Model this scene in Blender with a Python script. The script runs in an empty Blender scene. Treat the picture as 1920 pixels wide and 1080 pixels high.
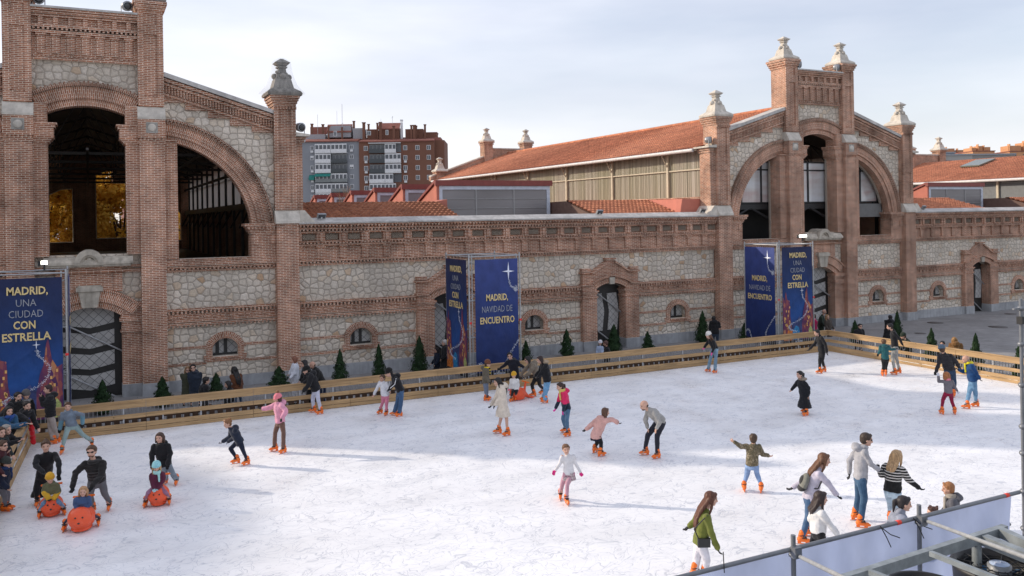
import bpy, bmesh, math, random
import numpy as np
from mathutils import Vector, Matrix, noise, geometry
R = math.radians
PI = math.pi
S = bpy.context.scene
COL = S.collection
random.seed(7)

# ---------------------------------------------------------------- camera, sky, sun
EYE = 6.6
YAW, ROLL, FPX = R(26.4), 0.016, 1600.0
cd = bpy.data.cameras.new('camera'); cam = bpy.data.objects.new('camera', cd); COL.objects.link(cam)
cd.sensor_width = 36; cd.lens = FPX / 1920 * 36; cd.shift_y = -135 / 1920
cd.clip_start = 0.1; cd.clip_end = 3000
cam.location = (0, 0, EYE)
cam.matrix_world = Matrix.Translation((0, 0, EYE)) @ Matrix.Rotation(-YAW, 4, 'Z') @ Matrix.Rotation(R(90), 4, 'X') @ Matrix.Rotation(-ROLL, 4, 'Z')
S.camera = cam

SUN_EL, SUN_AZ = R(23.5), R(-50)          # azimuth of the sun measured from +Y towards +X (clockwise seen from above)
W = bpy.data.worlds.new('World'); S.world = W; W.use_nodes = True
nt = W.node_tree; nt.nodes.clear()
def wn(t, **k):
    n = nt.nodes.new(t)
    for a, b in k.items(): setattr(n, a, b)
    return n
out = wn('ShaderNodeOutputWorld'); bg = wn('ShaderNodeBackground'); bg.inputs[1].default_value = 0.124
sky = wn('ShaderNodeTexSky', sky_type='NISHITA', sun_disc=False, sun_elevation=SUN_EL, sun_rotation=SUN_AZ, air_density=1.0, dust_density=2.0, ozone_density=1.0)
tc = wn('ShaderNodeTexCoord'); mp = wn('ShaderNodeMapping'); mp.inputs['Scale'].default_value = (0.9, 0.9, 4.2); mp.inputs['Location'].default_value = (3.1, 1.7, 0.4)
nz = wn('ShaderNodeTexNoise'); nz.inputs['Scale'].default_value = 1.6; nz.inputs['Detail'].default_value = 6; nz.inputs['Roughness'].default_value = 0.5
cr = wn('ShaderNodeValToRGB'); cr.color_ramp.elements[0].position = 0.30; cr.color_ramp.elements[0].color = (0.52, 0.52, 0.52, 1); cr.color_ramp.elements[1].position = 0.68; cr.color_ramp.elements[1].color = (0.97, 0.97, 0.97, 1)
nz2 = wn('ShaderNodeTexNoise'); nz2.inputs['Scale'].default_value = 2.3; nz2.inputs['Detail'].default_value = 5
cr2 = wn('ShaderNodeValToRGB'); cr2.color_ramp.elements[0].position = 0.35; cr2.color_ramp.elements[0].color = (3.3, 3.45, 4.25, 1); cr2.color_ramp.elements[1].position = 0.65; cr2.color_ramp.elements[1].color = (5.1, 5.15, 5.65, 1)
# clouds brighten towards the horizon
sx_ = wn('ShaderNodeSeparateXYZ'); mr = wn('ShaderNodeMapRange'); mr.inputs[1].default_value = 0.0; mr.inputs[2].default_value = 0.26; mr.inputs[3].default_value = 0.75; mr.inputs[4].default_value = 0.0
hz = wn('ShaderNodeMixRGB'); hz.inputs[2].default_value = (6.3, 6.2, 6.3, 1)
mx = wn('ShaderNodeMixRGB')
L = nt.links.new
L(tc.outputs['Generated'], mp.inputs[0]); L(mp.outputs[0], nz.inputs[0]); L(mp.outputs[0], nz2.inputs[0])
L(nz.outputs[0], cr.inputs[0]); L(nz2.outputs[0], cr2.inputs[0])
L(tc.outputs['Generated'], sx_.inputs[0]); L(sx_.outputs[2], mr.inputs[0]); L(mr.outputs[0], hz.inputs[0]); L(cr2.outputs[0], hz.inputs[1])
L(cr.outputs[0], mx.inputs[0]); L(sky.outputs[0], mx.inputs[1]); L(hz.outputs[0], mx.inputs[2])
L(mx.outputs[0], bg.inputs[0]); L(bg.outputs[0], out.inputs[0])

sd = bpy.data.lights.new('sun', 'SUN'); sd.energy = 2.2; sd.angle = R(0.9); sd.color = (1.0, 0.87, 0.72)
sun = bpy.data.objects.new('sun', sd); COL.objects.link(sun)
sdir = Vector((math.sin(SUN_AZ) * math.cos(SUN_EL), math.cos(SUN_AZ) * math.cos(SUN_EL), math.sin(SUN_EL)))
sun.rotation_euler = sdir.to_track_quat('Z', 'Y').to_euler(); sun.location = (0, 0, 60)

S.view_settings.view_transform = 'Standard'; S.view_settings.look = 'None'; S.view_settings.exposure = 0.7; S.view_settings.gamma = 1
S.render.engine = 'CYCLES'
S.cycles.max_bounces = 6; S.cycles.diffuse_bounces = 3; S.cycles.glossy_bounces = 2; S.cycles.transmission_bounces = 4; S.cycles.transparent_max_bounces = 6

# ---------------------------------------------------------------- materials
MATS = {}
class NT:
    def __init__(s, name):
        s.m = bpy.data.materials.new(name); s.m.use_nodes = True; s.t = s.m.node_tree
        s.b = s.t.nodes['Principled BSDF']
    def n(s, t, **k):
        x = s.t.nodes.new(t)
        for a, b in k.items():
            if a in ('inp',):
                for i, v in b.items(): x.inputs[i].default_value = v
            else: setattr(x, a, b)
        return x
    def l(s, a, b): s.t.links.new(a, b)
    def math(s, op, a, b=None, c=None):
        x = s.n('ShaderNodeMath', operation=op)
        for i, v in enumerate((a, b, c)):
            if v is None: continue
            if isinstance(v, (int, float)): x.inputs[i].default_value = v
            else: s.l(v, x.inputs[i])
        return x.outputs[0]
    def mix(s, f, a, b, bt='MIX'):
        x = s.n('ShaderNodeMixRGB', blend_type=bt)
        for i, v in enumerate((f, a, b)):
            if isinstance(v, (int, float)): x.inputs[i].default_value = v
            elif isinstance(v, tuple): x.inputs[i].default_value = (*v[:3], 1)
            else: s.l(v, x.inputs[i])
        return x.outputs[0]
    def ramp(s, f, stops, interp='LINEAR'):
        x = s.n('ShaderNodeValToRGB'); e = x.color_ramp.elements; x.color_ramp.interpolation = interp
        while len(e) < len(stops): e.new(0.5)
        for i, (p, c) in enumerate(stops):
            e[i].position = p; e[i].color = (*(c if isinstance(c, tuple) else (c, c, c)), 1)
        s.l(f, x.inputs[0]); return x.outputs[0]
    def obj(s): return s.n('ShaderNodeTexCoord').outputs['Object']
    def noise(s, v, sc, det=3, out=0, rough=0.5, dist=0):
        x = s.n('ShaderNodeTexNoise', inp={'Scale': sc, 'Detail': det, 'Roughness': rough, 'Distortion': dist})
        if v is not None: s.l(v, x.inputs['Vector'])
        return x.outputs[out]
    def map(s, v, sc=(1, 1, 1), loc=(0, 0, 0), rot=(0, 0, 0)):
        x = s.n('ShaderNodeMapping', inp={'Scale': sc, 'Location': loc, 'Rotation': rot}); s.l(v, x.inputs[0]); return x.outputs[0]
    def wallco(s):
        q = s.n('ShaderNodeSeparateXYZ'); s.l(s.obj(), q.inputs[0])
        u = s.math('ADD', q.outputs[0], q.outputs[1]); c = s.n('ShaderNodeCombineXYZ')
        s.l(u, c.inputs[0]); s.l(q.outputs[2], c.inputs[1]); return c.outputs[0]
    def bump(s, h, st=0.3, d=0.02):
        x = s.n('ShaderNodeBump', inp={'Strength': st, 'Distance': d}); s.l(h, x.inputs['Height']); s.l(x.outputs[0], s.b.inputs['Normal'])
    def fin(s, col=None, rough=0.8, metal=0, spec=None):
        if col is not None:
            if isinstance(col, tuple): s.b.inputs['Base Color'].default_value = (*col, 1)
            else: s.l(col, s.b.inputs['Base Color'])
        s.b.inputs['Roughness'].default_value = rough; s.b.inputs['Metallic'].default_value = metal
        if spec is not None: s.b.inputs['Specular IOR Level'].default_value = spec
        return s.m

def cached(f):
    def g(*a, **k):
        key = (f.__name__, a, tuple(sorted(k.items())))
        if key not in MATS: MATS[key] = f(*a, **k)
        return MATS[key]
    return g

@cached
def brick(uv=False, dark=1.0, bright=1.0, red=0.0):
    s = NT('brick')
    v = s.n('ShaderNodeUVMap').outputs[0] if uv else s.wallco()
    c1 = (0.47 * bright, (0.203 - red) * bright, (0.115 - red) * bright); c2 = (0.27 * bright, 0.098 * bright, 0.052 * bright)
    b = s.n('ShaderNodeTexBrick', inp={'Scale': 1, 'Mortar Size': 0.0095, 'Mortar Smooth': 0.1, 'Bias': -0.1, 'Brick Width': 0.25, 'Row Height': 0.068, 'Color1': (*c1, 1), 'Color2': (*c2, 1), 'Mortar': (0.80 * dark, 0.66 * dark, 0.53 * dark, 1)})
    s.l(v, b.inputs[0])
    o = s.obj()
    n1 = s.noise(o, 0.7, 6, rough=.65); st = s.ramp(n1, [(0.3, 0.5), (0.62, 1.15)])
    st2 = s.ramp(s.noise(s.map(o, (3, 3, 0.35)), 1.1, 4), [(0.32, 0.66), (0.55, 1.0)])
    c = s.mix(1.0, b.outputs[0], st, 'MULTIPLY'); c = s.mix(0.7, c, st2, 'MULTIPLY')
    n3 = s.noise(o, 9, 3); c = s.mix(s.ramp(n3, [(0.45, 0.0), (0.75, 0.35)]), c, (0.42, 0.33, 0.27))
    s.bump(s.math('MULTIPLY', b.outputs[1], -1.0), 0.5, 0.02)
    return s.fin(c, 0.9, spec=0.2)

@cached
def rubble():
    s = NT('rubble_stone'); v = s.wallco()
    wob = s.n('ShaderNodeVectorMath', operation='MULTIPLY_ADD'); nn = s.noise(v, 2.2, 2, out=1); s.l(nn, wob.inputs[0]); wob.inputs[1].default_value = (0.07, 0.07, 0); s.l(v, wob.inputs[2])
    vv = s.map(wob.outputs[0], (3.45, 3.8, 1))
    e = s.n('ShaderNodeTexVoronoi', voronoi_dimensions='2D', feature='DISTANCE_TO_EDGE', inp={'Scale': 1, 'Randomness': 0.68}); s.l(vv, e.inputs['Vector'])
    f = s.n('ShaderNodeTexVoronoi', voronoi_dimensions='2D', feature='F1', inp={'Scale': 1, 'Randomness': 0.68}); s.l(vv, f.inputs['Vector'])
    sp = s.n('ShaderNodeSeparateColor'); s.l(f.outputs['Color'], sp.inputs[0])
    base = s.ramp(sp.outputs[0], [(0.0, (0.52, 0.485, 0.43)), (0.25, (0.64, 0.59, 0.52)), (0.5, (0.58, 0.535, 0.465)), (0.75, (0.70, 0.655, 0.59)), (0.93, (0.62, 0.54, 0.44)), (1.0, (0.52, 0.37, 0.25))])
    grain = s.ramp(s.noise(v, 14, 6, rough=0.7), [(0.3, 0.72), (0.7, 1.12)])
    st = s.mix(1.0, s.mix(1.0, base, (1.20, 1.15, 1.09), 'MULTIPLY'), grain, 'MULTIPLY')
    big = s.ramp(s.noise(v, 0.45, 5, rough=.65), [(0.3, 0.70), (0.62, 1.04)]); st = s.mix(1.0, st, big, 'MULTIPLY')
    k = s.ramp(e.outputs['Distance'], [(0.038, 0.0), (0.07, 1.0)])
    c = s.mix(k, (0.37, 0.32, 0.265), st)
    h = s.ramp(e.outputs['Distance'], [(0.04, 0.0), (0.2, 1.0)]); h = s.math('ADD', h, s.math('MULTIPLY', s.noise(v, 9, 4), 0.5))
    s.bump(h, 0.6, 0.05)
    return s.fin(c, 0.9, spec=0.2)

@cached
def stone(r, g, b, sc=2.0, streak=0.35):
    s = NT('stone'); o = s.obj()
    n = s.ramp(s.noise(o, sc, 6, rough=0.65), [(0.25, 0.62), (0.7, 1.12)])
    n2 = s.ramp(s.noise(s.map(o, (4, 4, 0.5)), 1.5, 4), [(0.3, 1 - streak), (0.6, 1.0)])
    c = s.mix(1.0, (r, g, b), n, 'MULTIPLY'); c = s.mix(1.0, c, n2, 'MULTIPLY')
    s.bump(s.noise(o, 18, 5), 0.25, 0.02)
    return s.fin(c, 0.85, spec=0.3)

@cached
def plain(name, r, g, b, rough=0.6, metal=0.0, var=0.12, sc=4.0, bump=0.0, spec=0.5):
    s = NT(name); o = s.obj()
    n = s.ramp(s.noise(o, sc, 4), [(0.3, 1 - var), (0.7, 1 + var)])
    c = s.mix(1.0, (r, g, b), n, 'MULTIPLY')
    if bump: s.bump(s.noise(o, sc * 4, 4), bump, 0.01)
    return s.fin(c, rough, metal, spec)

@cached
def wood(r=0.46, g=0.30, b=0.15, ax=0):
    s = NT('pine_board'); o = s.obj(); sc = [1.2, 1.2, 1.2]
    for i in range(3):
        if i != ax: sc[i] = 22
    g1 = s.ramp(s.noise(s.map(o, tuple(sc)), 1.0, 5, dist=0.6), [(0.3, 0.70), (0.7, 1.15)])
    bigv = s.ramp(s.noise(o, 0.9, 2), [(0.3, 0.80), (0.7, 1.1)])
    kn = s.n('ShaderNodeTexVoronoi', inp={'Scale': 3.1}); s.l(o, kn.inputs['Vector'])
    kd = s.ramp(kn.outputs['Distance'], [(0.05, 0.35), (0.09, 1.0)])
    c = s.mix(1.0, (r, g, b), g1, 'MULTIPLY'); c = s.mix(1.0, c, bigv, 'MULTIPLY'); c = s.mix(0.8, c, kd, 'MULTIPLY')
    return s.fin(c, 0.7, spec=0.3)

@cached
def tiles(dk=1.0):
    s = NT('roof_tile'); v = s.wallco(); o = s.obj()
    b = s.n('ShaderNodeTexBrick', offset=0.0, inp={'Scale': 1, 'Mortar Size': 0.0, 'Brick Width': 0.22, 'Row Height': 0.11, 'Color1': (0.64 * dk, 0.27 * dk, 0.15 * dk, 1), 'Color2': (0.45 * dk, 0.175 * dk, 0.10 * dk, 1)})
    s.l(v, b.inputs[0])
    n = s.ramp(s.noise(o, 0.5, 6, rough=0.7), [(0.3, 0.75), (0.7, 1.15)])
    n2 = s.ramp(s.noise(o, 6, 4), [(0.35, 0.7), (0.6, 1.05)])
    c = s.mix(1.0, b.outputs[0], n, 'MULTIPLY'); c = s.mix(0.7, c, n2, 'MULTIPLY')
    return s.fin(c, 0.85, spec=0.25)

# ---------------------------------------------------------------- objects
def tag(o, label=None, cat=None, group=None, kind=None):
    if label: o['label'] = label
    if cat: o['category'] = cat
    if group: o['group'] = group
    if kind: o['kind'] = kind
    return o
def thing(name, label, cat, loc=(0, 0, 0), group=None, rz=0):
    o = bpy.data.objects.new(name, None); COL.objects.link(o); o.location = loc; o.rotation_euler = (0, 0, rz); o.empty_display_size = 0.2
    return tag(o, label, cat, group)
def link(name, me, mat=None, parent=None, loc=None):
    o = bpy.data.objects.new(name, me); COL.objects.link(o)
    if mat is not None and not me.materials: me.materials.append(mat)
    if parent is not None: o.parent = parent
    if loc: o.location = loc
    return o
def copy_tree(o, parent=None):
    c = o.copy(); COL.objects.link(c)
    if parent is not None: c.parent = parent
    for ch in list(o.children): copy_tree(ch, c)
    return c

class MB:
    """collects shapes; build() links them as one mesh"""
    def __init__(s, fx=None): s.v = []; s.f = []; s.uv = {}; s.fx = fx; s.sm = set()
    def add(s, vs, fs, uvs=None, smooth=False):
        o = len(s.v); s.v += [tuple(p) for p in vs]
        for i, f in enumerate(fs):
            if uvs: s.uv[len(s.f)] = uvs[i]
            if smooth: s.sm.add(len(s.f))
            s.f.append([o + j for j in f])
    def box(s, x0, x1, y0, y1, z0, z1):
        if x0 > x1: x0, x1 = x1, x0
        v = [(x, y, z) for z in (z0, z1) for y in (y0, y1) for x in (x0, x1)]
        s.add(v, [(0, 2, 3, 1), (4, 5, 7, 6), (0, 1, 5, 4), (2, 6, 7, 3), (0, 4, 6, 2), (1, 3, 7, 5)])
    def frustum(s, cx, cy, z0, z1, a, b, a2=None, b2=None):
        a2 = a if a2 is None else a2; b2 = b if b2 is None else b2
        v = [(cx + i * a, cy + j * a2, z0) for i, j in ((-1, -1), (1, -1), (1, 1), (-1, 1))] + [(cx + i * b, cy + j * b2, z1) for i, j in ((-1, -1), (1, -1), (1, 1), (-1, 1))]
        s.add(v, [(3, 2, 1, 0), (4, 5, 6, 7), (0, 1, 5, 4), (1, 2, 6, 5), (2, 3, 7, 6), (3, 0, 4, 7)])
    def poly(s, pts, y0, y1, holes=(), ax='y'):
        """polygon in XZ (or YZ when ax='x', XY when ax='z') with holes, extruded y0..y1"""
        loops = [list(pts)] + [list(h) for h in holes]
        P = (lambda a, b, c: (a, c, b)) if ax == 'y' else (lambda a, b, c: (c, a, b)) if ax == 'x' else (lambda a, b, c: (a, b, c))
        flat = [p for l in loops for p in l]; n = len(flat)
        tri = geometry.tessellate_polygon([[Vector((p[0], p[1], 0)) for p in l] for l in loops])
        v = [P(p[0], p[1], y0) for p in flat] + [P(p[0], p[1], y1) for p in flat]
        f = [tuple(t) for t in tri] + [tuple(i + n for i in reversed(t)) for t in tri]
        k = 0
        for l in loops:
            m = len(l)
            for i in range(m):
                a, b = k + i, k + (i + 1) % m
                f.append((a, b, b + n, a + n))
            k += m
        s.add(v, f)
    def ring(s, cx, cz, r0, r1, a0, a1, y0, y1, n=24, ez=1.0):
        v = []; f = []; uv = []
        for i in range(n + 1):
            a = a0 + (a1 - a0) * i / n; c, q = math.cos(a), math.sin(a) * ez
            v += [(cx + r0 * c, y0, cz + r0 * q), (cx + r1 * c, y0, cz + r1 * q), (cx + r1 * c, y1, cz + r1 * q), (cx + r0 * c, y1, cz + r0 * q)]
        rm = (r0 + r1) / 2
        for i in range(n):
            b = 4 * i; t0 = (a0 + (a1 - a0) * i / n) * rm; t1 = (a0 + (a1 - a0) * (i + 1) / n) * rm
            for j in range(4):
                j2 = (j + 1) % 4; f.append((b + j, b + j2, b + 4 + j2, b + 4 + j))
                w = {0: (r0, r1), 1: (r1, r1 + y1 - y0), 2: (r1, r0), 3: (r0 - (y1 - y0), r0)}[j]
                uv.append([(w[0], t0), (w[1], t0), (w[1], t1), (w[0], t1)])
        f += [(0, 3, 2, 1), (4 * n, 4 * n + 1, 4 * n + 2, 4 * n + 3)]; uv += [[(0, 0)] * 4] * 2
        s.add(v, f, uv)
    def tube(s, p, q, r, n=8, r2=None, cap=True, smooth=True):
        p = Vector(p); q = Vector(q); d = (q - p); r2 = r if r2 is None else r2
        if d.length < 1e-6: return
        m = d.to_track_quat('Z', 'Y').to_matrix(); v = []
        for c, rr in ((p, r), (q, r2)):
            v += [c + m @ Vector((rr * math.cos(2 * PI * i / n), rr * math.sin(2 * PI * i / n), 0)) for i in range(n)]
        s.add(v, [(i, (i + 1) % n, n + (i + 1) % n, n + i) for i in range(n)], smooth=smooth)
        if cap: s.add(v, [tuple(range(n - 1, -1, -1)), tuple(range(n, 2 * n))])
    def path(s, pts, r, n=6):
        for a, b in zip(pts[:-1], pts[1:]): s.tube(a, b, r, n)
    def lathe(s, prof, c=(0, 0, 0), n=16, rot=0.0, smooth=True, m=None):
        v = []; f = []
        for r, z in prof:
            for i in range(n):
                a = 2 * PI * i / n + rot; p = Vector((r * math.cos(a), r * math.sin(a), z))
                v.append((m @ p if m else p) + Vector(c))
        for k in range(len(prof) - 1):
            for i in range(n):
                j = (i + 1) % n; f.append((k * n + i, k * n + j, (k + 1) * n + j, (k + 1) * n + i))
        f.append(tuple(range(n - 1, -1, -1))); f.append(tuple((len(prof) - 1) * n + i for i in range(n)))
        s.add(v, f, smooth=smooth)
    def ball(s, c, rx, ry=None, rz=None, n=12, k=8, m=None):
        ry = ry or rx; rz = rz or rx; v = []; f = []
        for i in range(1, k):
            t = PI * i / k
            for j in range(n):
                a = 2 * PI * j / n; p = Vector((rx * math.sin(t) * math.cos(a), ry * math.sin(t) * math.sin(a), rz * math.cos(t)))
                v.append((m @ p if m else p) + Vector(c))
        top = Vector((0, 0, rz)); bot = Vector((0, 0, -rz))
        v += [(m @ top if m else top) + Vector(c), (m @ bot if m else bot) + Vector(c)]
        for i in range(k - 2):
            for j in range(n):
                j2 = (j + 1) % n; f.append((i * n + j, (i + 1) * n + j, (i + 1) * n + j2, i * n + j2))
        t, b = len(v) - 2, len(v) - 1
        for j in range(n):
            j2 = (j + 1) % n; f.append((t, j, j2)); f.append((b, (k - 2) * n + j2, (k - 2) * n + j))
        s.add(v, f, smooth=True)
    def mesh(s, name='m'):
        me = bpy.data.meshes.new(name)
        vs = [s.fx(p) for p in s.v] if s.fx else s.v
        me.from_pydata(vs, [], s.f)
        if s.uv:
            ul = me.uv_layers.new(name='UVMap').data
            for fi, p in enumerate(me.polygons):
                u = s.uv.get(fi)
                if u:
                    for li, w in zip(p.loop_indices, u): ul[li].uv = w
        if s.sm: me.polygons.foreach_set('use_smooth', [i in s.sm for i in range(len(me.polygons))])
        bm = bmesh.new(); bm.from_mesh(me); bmesh.ops.recalc_face_normals(bm, faces=bm.faces); bm.to_mesh(me); bm.free()
        me.update(); return me
    def build(s, name, mat, parent=None):
        return link(name, s.mesh(name), mat, parent)
# ---------------------------------------------------------------- the setting: ground, ice
YW, ZG = 36.4, -0.15          # front of the facade wall, pavement level

def pavement_mat():
    s = NT('granite_paving'); o = s.obj()
    b = s.n('ShaderNodeTexBrick', inp={'Scale': 1, 'Mortar Size': 0.012, 'Brick Width': 0.8, 'Row Height': 0.4, 'Color1': (0.30, 0.295, 0.29, 1), 'Color2': (0.26, 0.255, 0.25, 1), 'Mortar': (0.20, 0.195, 0.19, 1)}); s.l(o, b.inputs[0])
    n = s.ramp(s.noise(o, 0.35, 6, rough=0.65), [(0.3, 0.78), (0.7, 1.15)]); n2 = s.ramp(s.noise(o, 5, 4), [(0.3, 0.9), (0.7, 1.05)])
    c = s.mix(1, b.outputs[0], n, 'MULTIPLY'); c = s.mix(1, c, n2, 'MULTIPLY')
    return s.fin(c, 0.75, spec=0.35)
mb = MB(); mb.add([(-600, -300, ZG), (900, -300, ZG), (900, 900, ZG), (-600, 900, ZG)], [(0, 1, 2, 3)])
tag(mb.build('ground', pavement_mat()), kind='structure')
RX0, RX1, RY0, RY1 = -1.75, 31.12, 8.0, 29.42

def ice_mat():
    s = NT('rink_ice'); o = s.obj()
    wob = s.n('ShaderNodeVectorMath', operation='MULTIPLY_ADD'); s.l(s.noise(o, 1.3, 3, out=1), wob.inputs[0]); wob.inputs[1].default_value = (0.9, 0.9, 0); s.l(o, wob.inputs[2])
    def scratches(sc, rot, w, seed, thr, stretch=1.0):
        v = s.map(wob.outputs[0], (sc, sc * stretch, 1), (seed, seed * 2.3, seed), (0, 0, rot))
        n = s.n('ShaderNodeTexNoise', inp={'Scale': 1, 'Detail': 1.2, 'Distortion': 0.9}); s.l(v, n.inputs[0])
        d = s.math('ABSOLUTE', s.math('SUBTRACT', n.outputs[0], 0.5))
        line = s.ramp(d, [(0.0, 1.0), (w * 1.7, 0.0)])
        m = s.ramp(s.noise(s.map(o, (1, 1, 1), (seed * 5, 3, 0)), 1.7, 2), [(thr, 0.0), (thr + 0.06, 1.0)])
        return s.math('MULTIPLY', line, m)
    ls = [scratches(1.1, 0.3, 0.0042, 1.3, 0.47, 1.7), scratches(1.7, 1.5, 0.006, 4.1, 0.50, 1.5), scratches(0.8, 2.4, 0.0032, 7.7, 0.45, 2.2), scratches(2.3, 0.9, 0.008, 11.9, 0.52, 1.6), scratches(2.0, 2.9, 0.007, 17.2, 0.52, 2.4), scratches(1.3, 2.0, 0.0045, 23.2, 0.5, 1.9), scratches(3.1, 1.2, 0.007, 31.0, 0.5, 1.2), scratches(0.6, 0.7, 0.0022, 37.0, 0.45, 1.3), scratches(0.9, 2.7, 0.003, 41.0, 0.48, 1.1)]
    def arcs(sc, off, rings, w, thr):
        f_ = s.n('ShaderNodeTexVoronoi', voronoi_dimensions='2D', feature='F1', inp={'Scale': sc, 'Randomness': 1.0}); s.l(s.map(wob.outputs[0], (1, 1.25, 1), (off, off * .7, 0), (0, 0, off)), f_.inputs['Vector'])
        d = s.math('ABSOLUTE', s.math('SUBTRACT', s.math('FRACT', s.math('MULTIPLY', f_.outputs['Distance'], rings)), 0.5)); m = s.ramp(s.noise(s.map(o, (1, 1, 1), (off * 3, 9, 0)), 1.3, 3), [(thr, 0.0), (thr + .04, 1.0)])
        return s.math('MULTIPLY', s.ramp(d, [(0, 1.0), (w, 0.0)]), m)
    ls += [arcs(.42, 2.0, 5, .022, .52), arcs(.3, 5.5, 6, .02, .53), arcs(.62, 9.1, 3, .02, .54), arcs(.22, 13.7, 9, .022, .54)]
    t = ls[0]
    for x in ls[1:]: t = s.math('MAXIMUM', t, x)
    fine = s.noise(s.map(o, (5, 5, 1)), 3.0, 6, rough=0.75); ff = s.ramp(fine, [(0.35, 0.97), (0.65, 1.01)])
    big = s.ramp(s.noise(o, 0.22, 5, rough=0.6), [(0.3, 0.93), (0.7, 1.03)])
    worn = s.ramp(s.noise(s.map(o, (0.35, 1.3, 1), rot=(0, 0, 0.2)), 0.8, 4), [(0.45, 1.0), (0.75, 0.90)])
    c = s.mix(1, (0.935, 0.94, 0.95), ff, 'MULTIPLY'); c = s.mix(1, c, big, 'MULTIPLY'); c = s.mix(1, c, worn, 'MULTIPLY')
    c = s.mix(s.math('MULTIPLY', t, 0.55), c, (0.34, 0.38, 0.46))
    h = s.math('ADD', s.math('MULTIPLY', t, -1.0), s.math('MULTIPLY', fine, 0.5))
    s.bump(h, 0.22, 0.02)
    m_ = s.fin(c, 0.6, spec=0.4); s.l(s.ramp(s.noise(o, .6, 5, rough=.7), [(.35, .26), (.6, .62)]), s.b.inputs['Roughness']); return m_
mb = MB(); mb.box(RX0 - .9, RX1, RY0, RY1, ZG + 0.004, 0.0)
tag(mb.build('ice', ice_mat()), kind='structure')
# manhole plates in the paving
for x, y, r in ((45.0, 34.3, 0.45), (46.2, 31.2, 0.5), (52.5, 34.6, 0.35), (40.5, 31.8, 0.3)):
    m = MB(); m.lathe([(r, ZG + 0.002), (r, ZG + 0.012)], (x, y, 0), 18)
    o = m.build('manhole_cover', plain('iron', 0.10, 0.09, 0.085, 0.7))
    tag(o, {0.45: 'dark round manhole cover left of the other near the stone plinth', 0.5: 'largest dark manhole cover out in the open grey paving', 0.35: 'small dark manhole cover close to the far black door', 0.3: 'smallest dark manhole cover just beyond the corner conifers'}[r], 'manhole cover', 'manhole covers in the plaza')

BR, BRD, BRU, RUB = brick(), brick(dark=0.8, bright=0.8), brick(uv=True, red=0.01), rubble()
LIME = stone(0.66, 0.61, 0.53, 2.0, .15); COPE = stone(0.58, 0.56, 0.53, 1.2, .2); GRAN = stone(0.40, 0.41, 0.42, 1.2, 0.2)
WEATH = stone(0.30, 0.28, 0.25, 3.0, 0.5)
DARK = plain('dark_paint', 0.022, 0.021, 0.02, 0.5); STEEL = plain('galvanised_steel', 0.42, 0.43, 0.44, 0.45, 0.6, 0.1, 8)
BLACKM = plain('black_metal', 0.015, 0.015, 0.016, 0.5); TRIM = plain('taupe_frame', 0.34, 0.30, 0.25, 0.6)
NET = None
def quilt():
    s = NT('netted_door_panel'); v = s.map(s.wallco(), (1, 1, 1), rot=(0, 0, R(45)))
    b = s.n('ShaderNodeTexBrick', offset=0.0, inp={'Scale': 1, 'Mortar Size': 0.011, 'Brick Width': 0.24, 'Row Height': 0.24, 'Color1': (0.46, 0.455, 0.44, 1), 'Color2': (0.38, 0.375, 0.365, 1), 'Mortar': (0.15, 0.15, 0.15, 1)}); s.l(v, b.inputs[0])
    return s.fin(b.outputs[0], 0.8)
QUILT = quilt()

def dentils(m, x0, x1, y0, y1, z0, z1, step=0.155, w=0.075):
    n = max(1, int(abs(x1 - x0) / step)); st = (x1 - x0) / n
    for i in range(n):
        c = x0 + st * (i + 0.5); m.box(c - w / 2, c + w / 2, y0, y1, z0, z1)

def pinnacle(cx, cy, z0, sc, mat, parent, netted=False):
    m = MB(); q = sc
    m.frustum(cx, cy, z0, z0 + .09 * q, .64 * q, .66 * q); m.frustum(cx, cy, z0 + .09 * q, z0 + .17 * q, .66 * q, .60 * q)
    m.frustum(cx, cy, z0 + .17 * q, z0 + .30 * q, .60 * q, .40 * q); m.frustum(cx, cy, z0 + .30 * q, z0 + .66 * q, .39 * q, .30 * q)
    m.frustum(cx, cy, z0 + .66 * q, z0 + .86 * q, .26 * q, .21 * q)
    for dx, dy in ((1, 0), (-1, 0), (0, 1), (0, -1)):
        m.ball((cx + dx * .27 * q, cy + dy * .27 * q, z0 + .77 * q), .125 * q, .125 * q, .12 * q, 10, 6)
        m.ball((cx + dx * .21 * q + dy * .16 * q, cy + dy * .21 * q + dx * .16 * q, z0 + .92 * q), .07 * q, n=8, k=5)
        m.tube((cx + dx * .22 * q - dy * .2 * q, cy + dy * .22 * q - dx * .2 * q, z0 + .69 * q), (cx + dx * .22 * q + dy * .2 * q, cy + dy * .22 * q + dx * .2 * q, z0 + .69 * q), .06 * q, 8)
    m.frustum(cx, cy, z0 + .86 * q, z0 + 1.10 * q, .17 * q, .13 * q); m.frustum(cx, cy, z0 + 1.10 * q, z0 + 1.15 * q, .18 * q, .20 * q)
    m.frustum(cx, cy, z0 + 1.15 * q, z0 + 1.21 * q, .15 * q, .15 * q)
    m.frustum(cx, cy, z0 + 1.21 * q, z0 + 1.30 * q, .20 * q, .29 * q); m.frustum(cx, cy, z0 + 1.30 * q, z0 + 1.47 * q, .29 * q, .05 * q)
    o = m.build('pinnacle', mat, parent)
    if netted:
        nm = NT('thin_netting'); nm.b.inputs['Alpha'].default_value = 0.10; n_ = nm.fin((0.62, 0.62, 0.60), 0.6)
        k = MB(); k.lathe([(.12 * q, z0 + 1.50 * q), (.36 * q, z0 + 1.36 * q), (.40 * q, z0 + 1.0 * q), (.46 * q, z0 + .8 * q), (.60 * q, z0 + .45 * q), (.90 * q, z0 + .12 * q)], (cx, cy, 0), 8, PI / 8)
        k.build('protective_net', n_, o)
    return o

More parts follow.
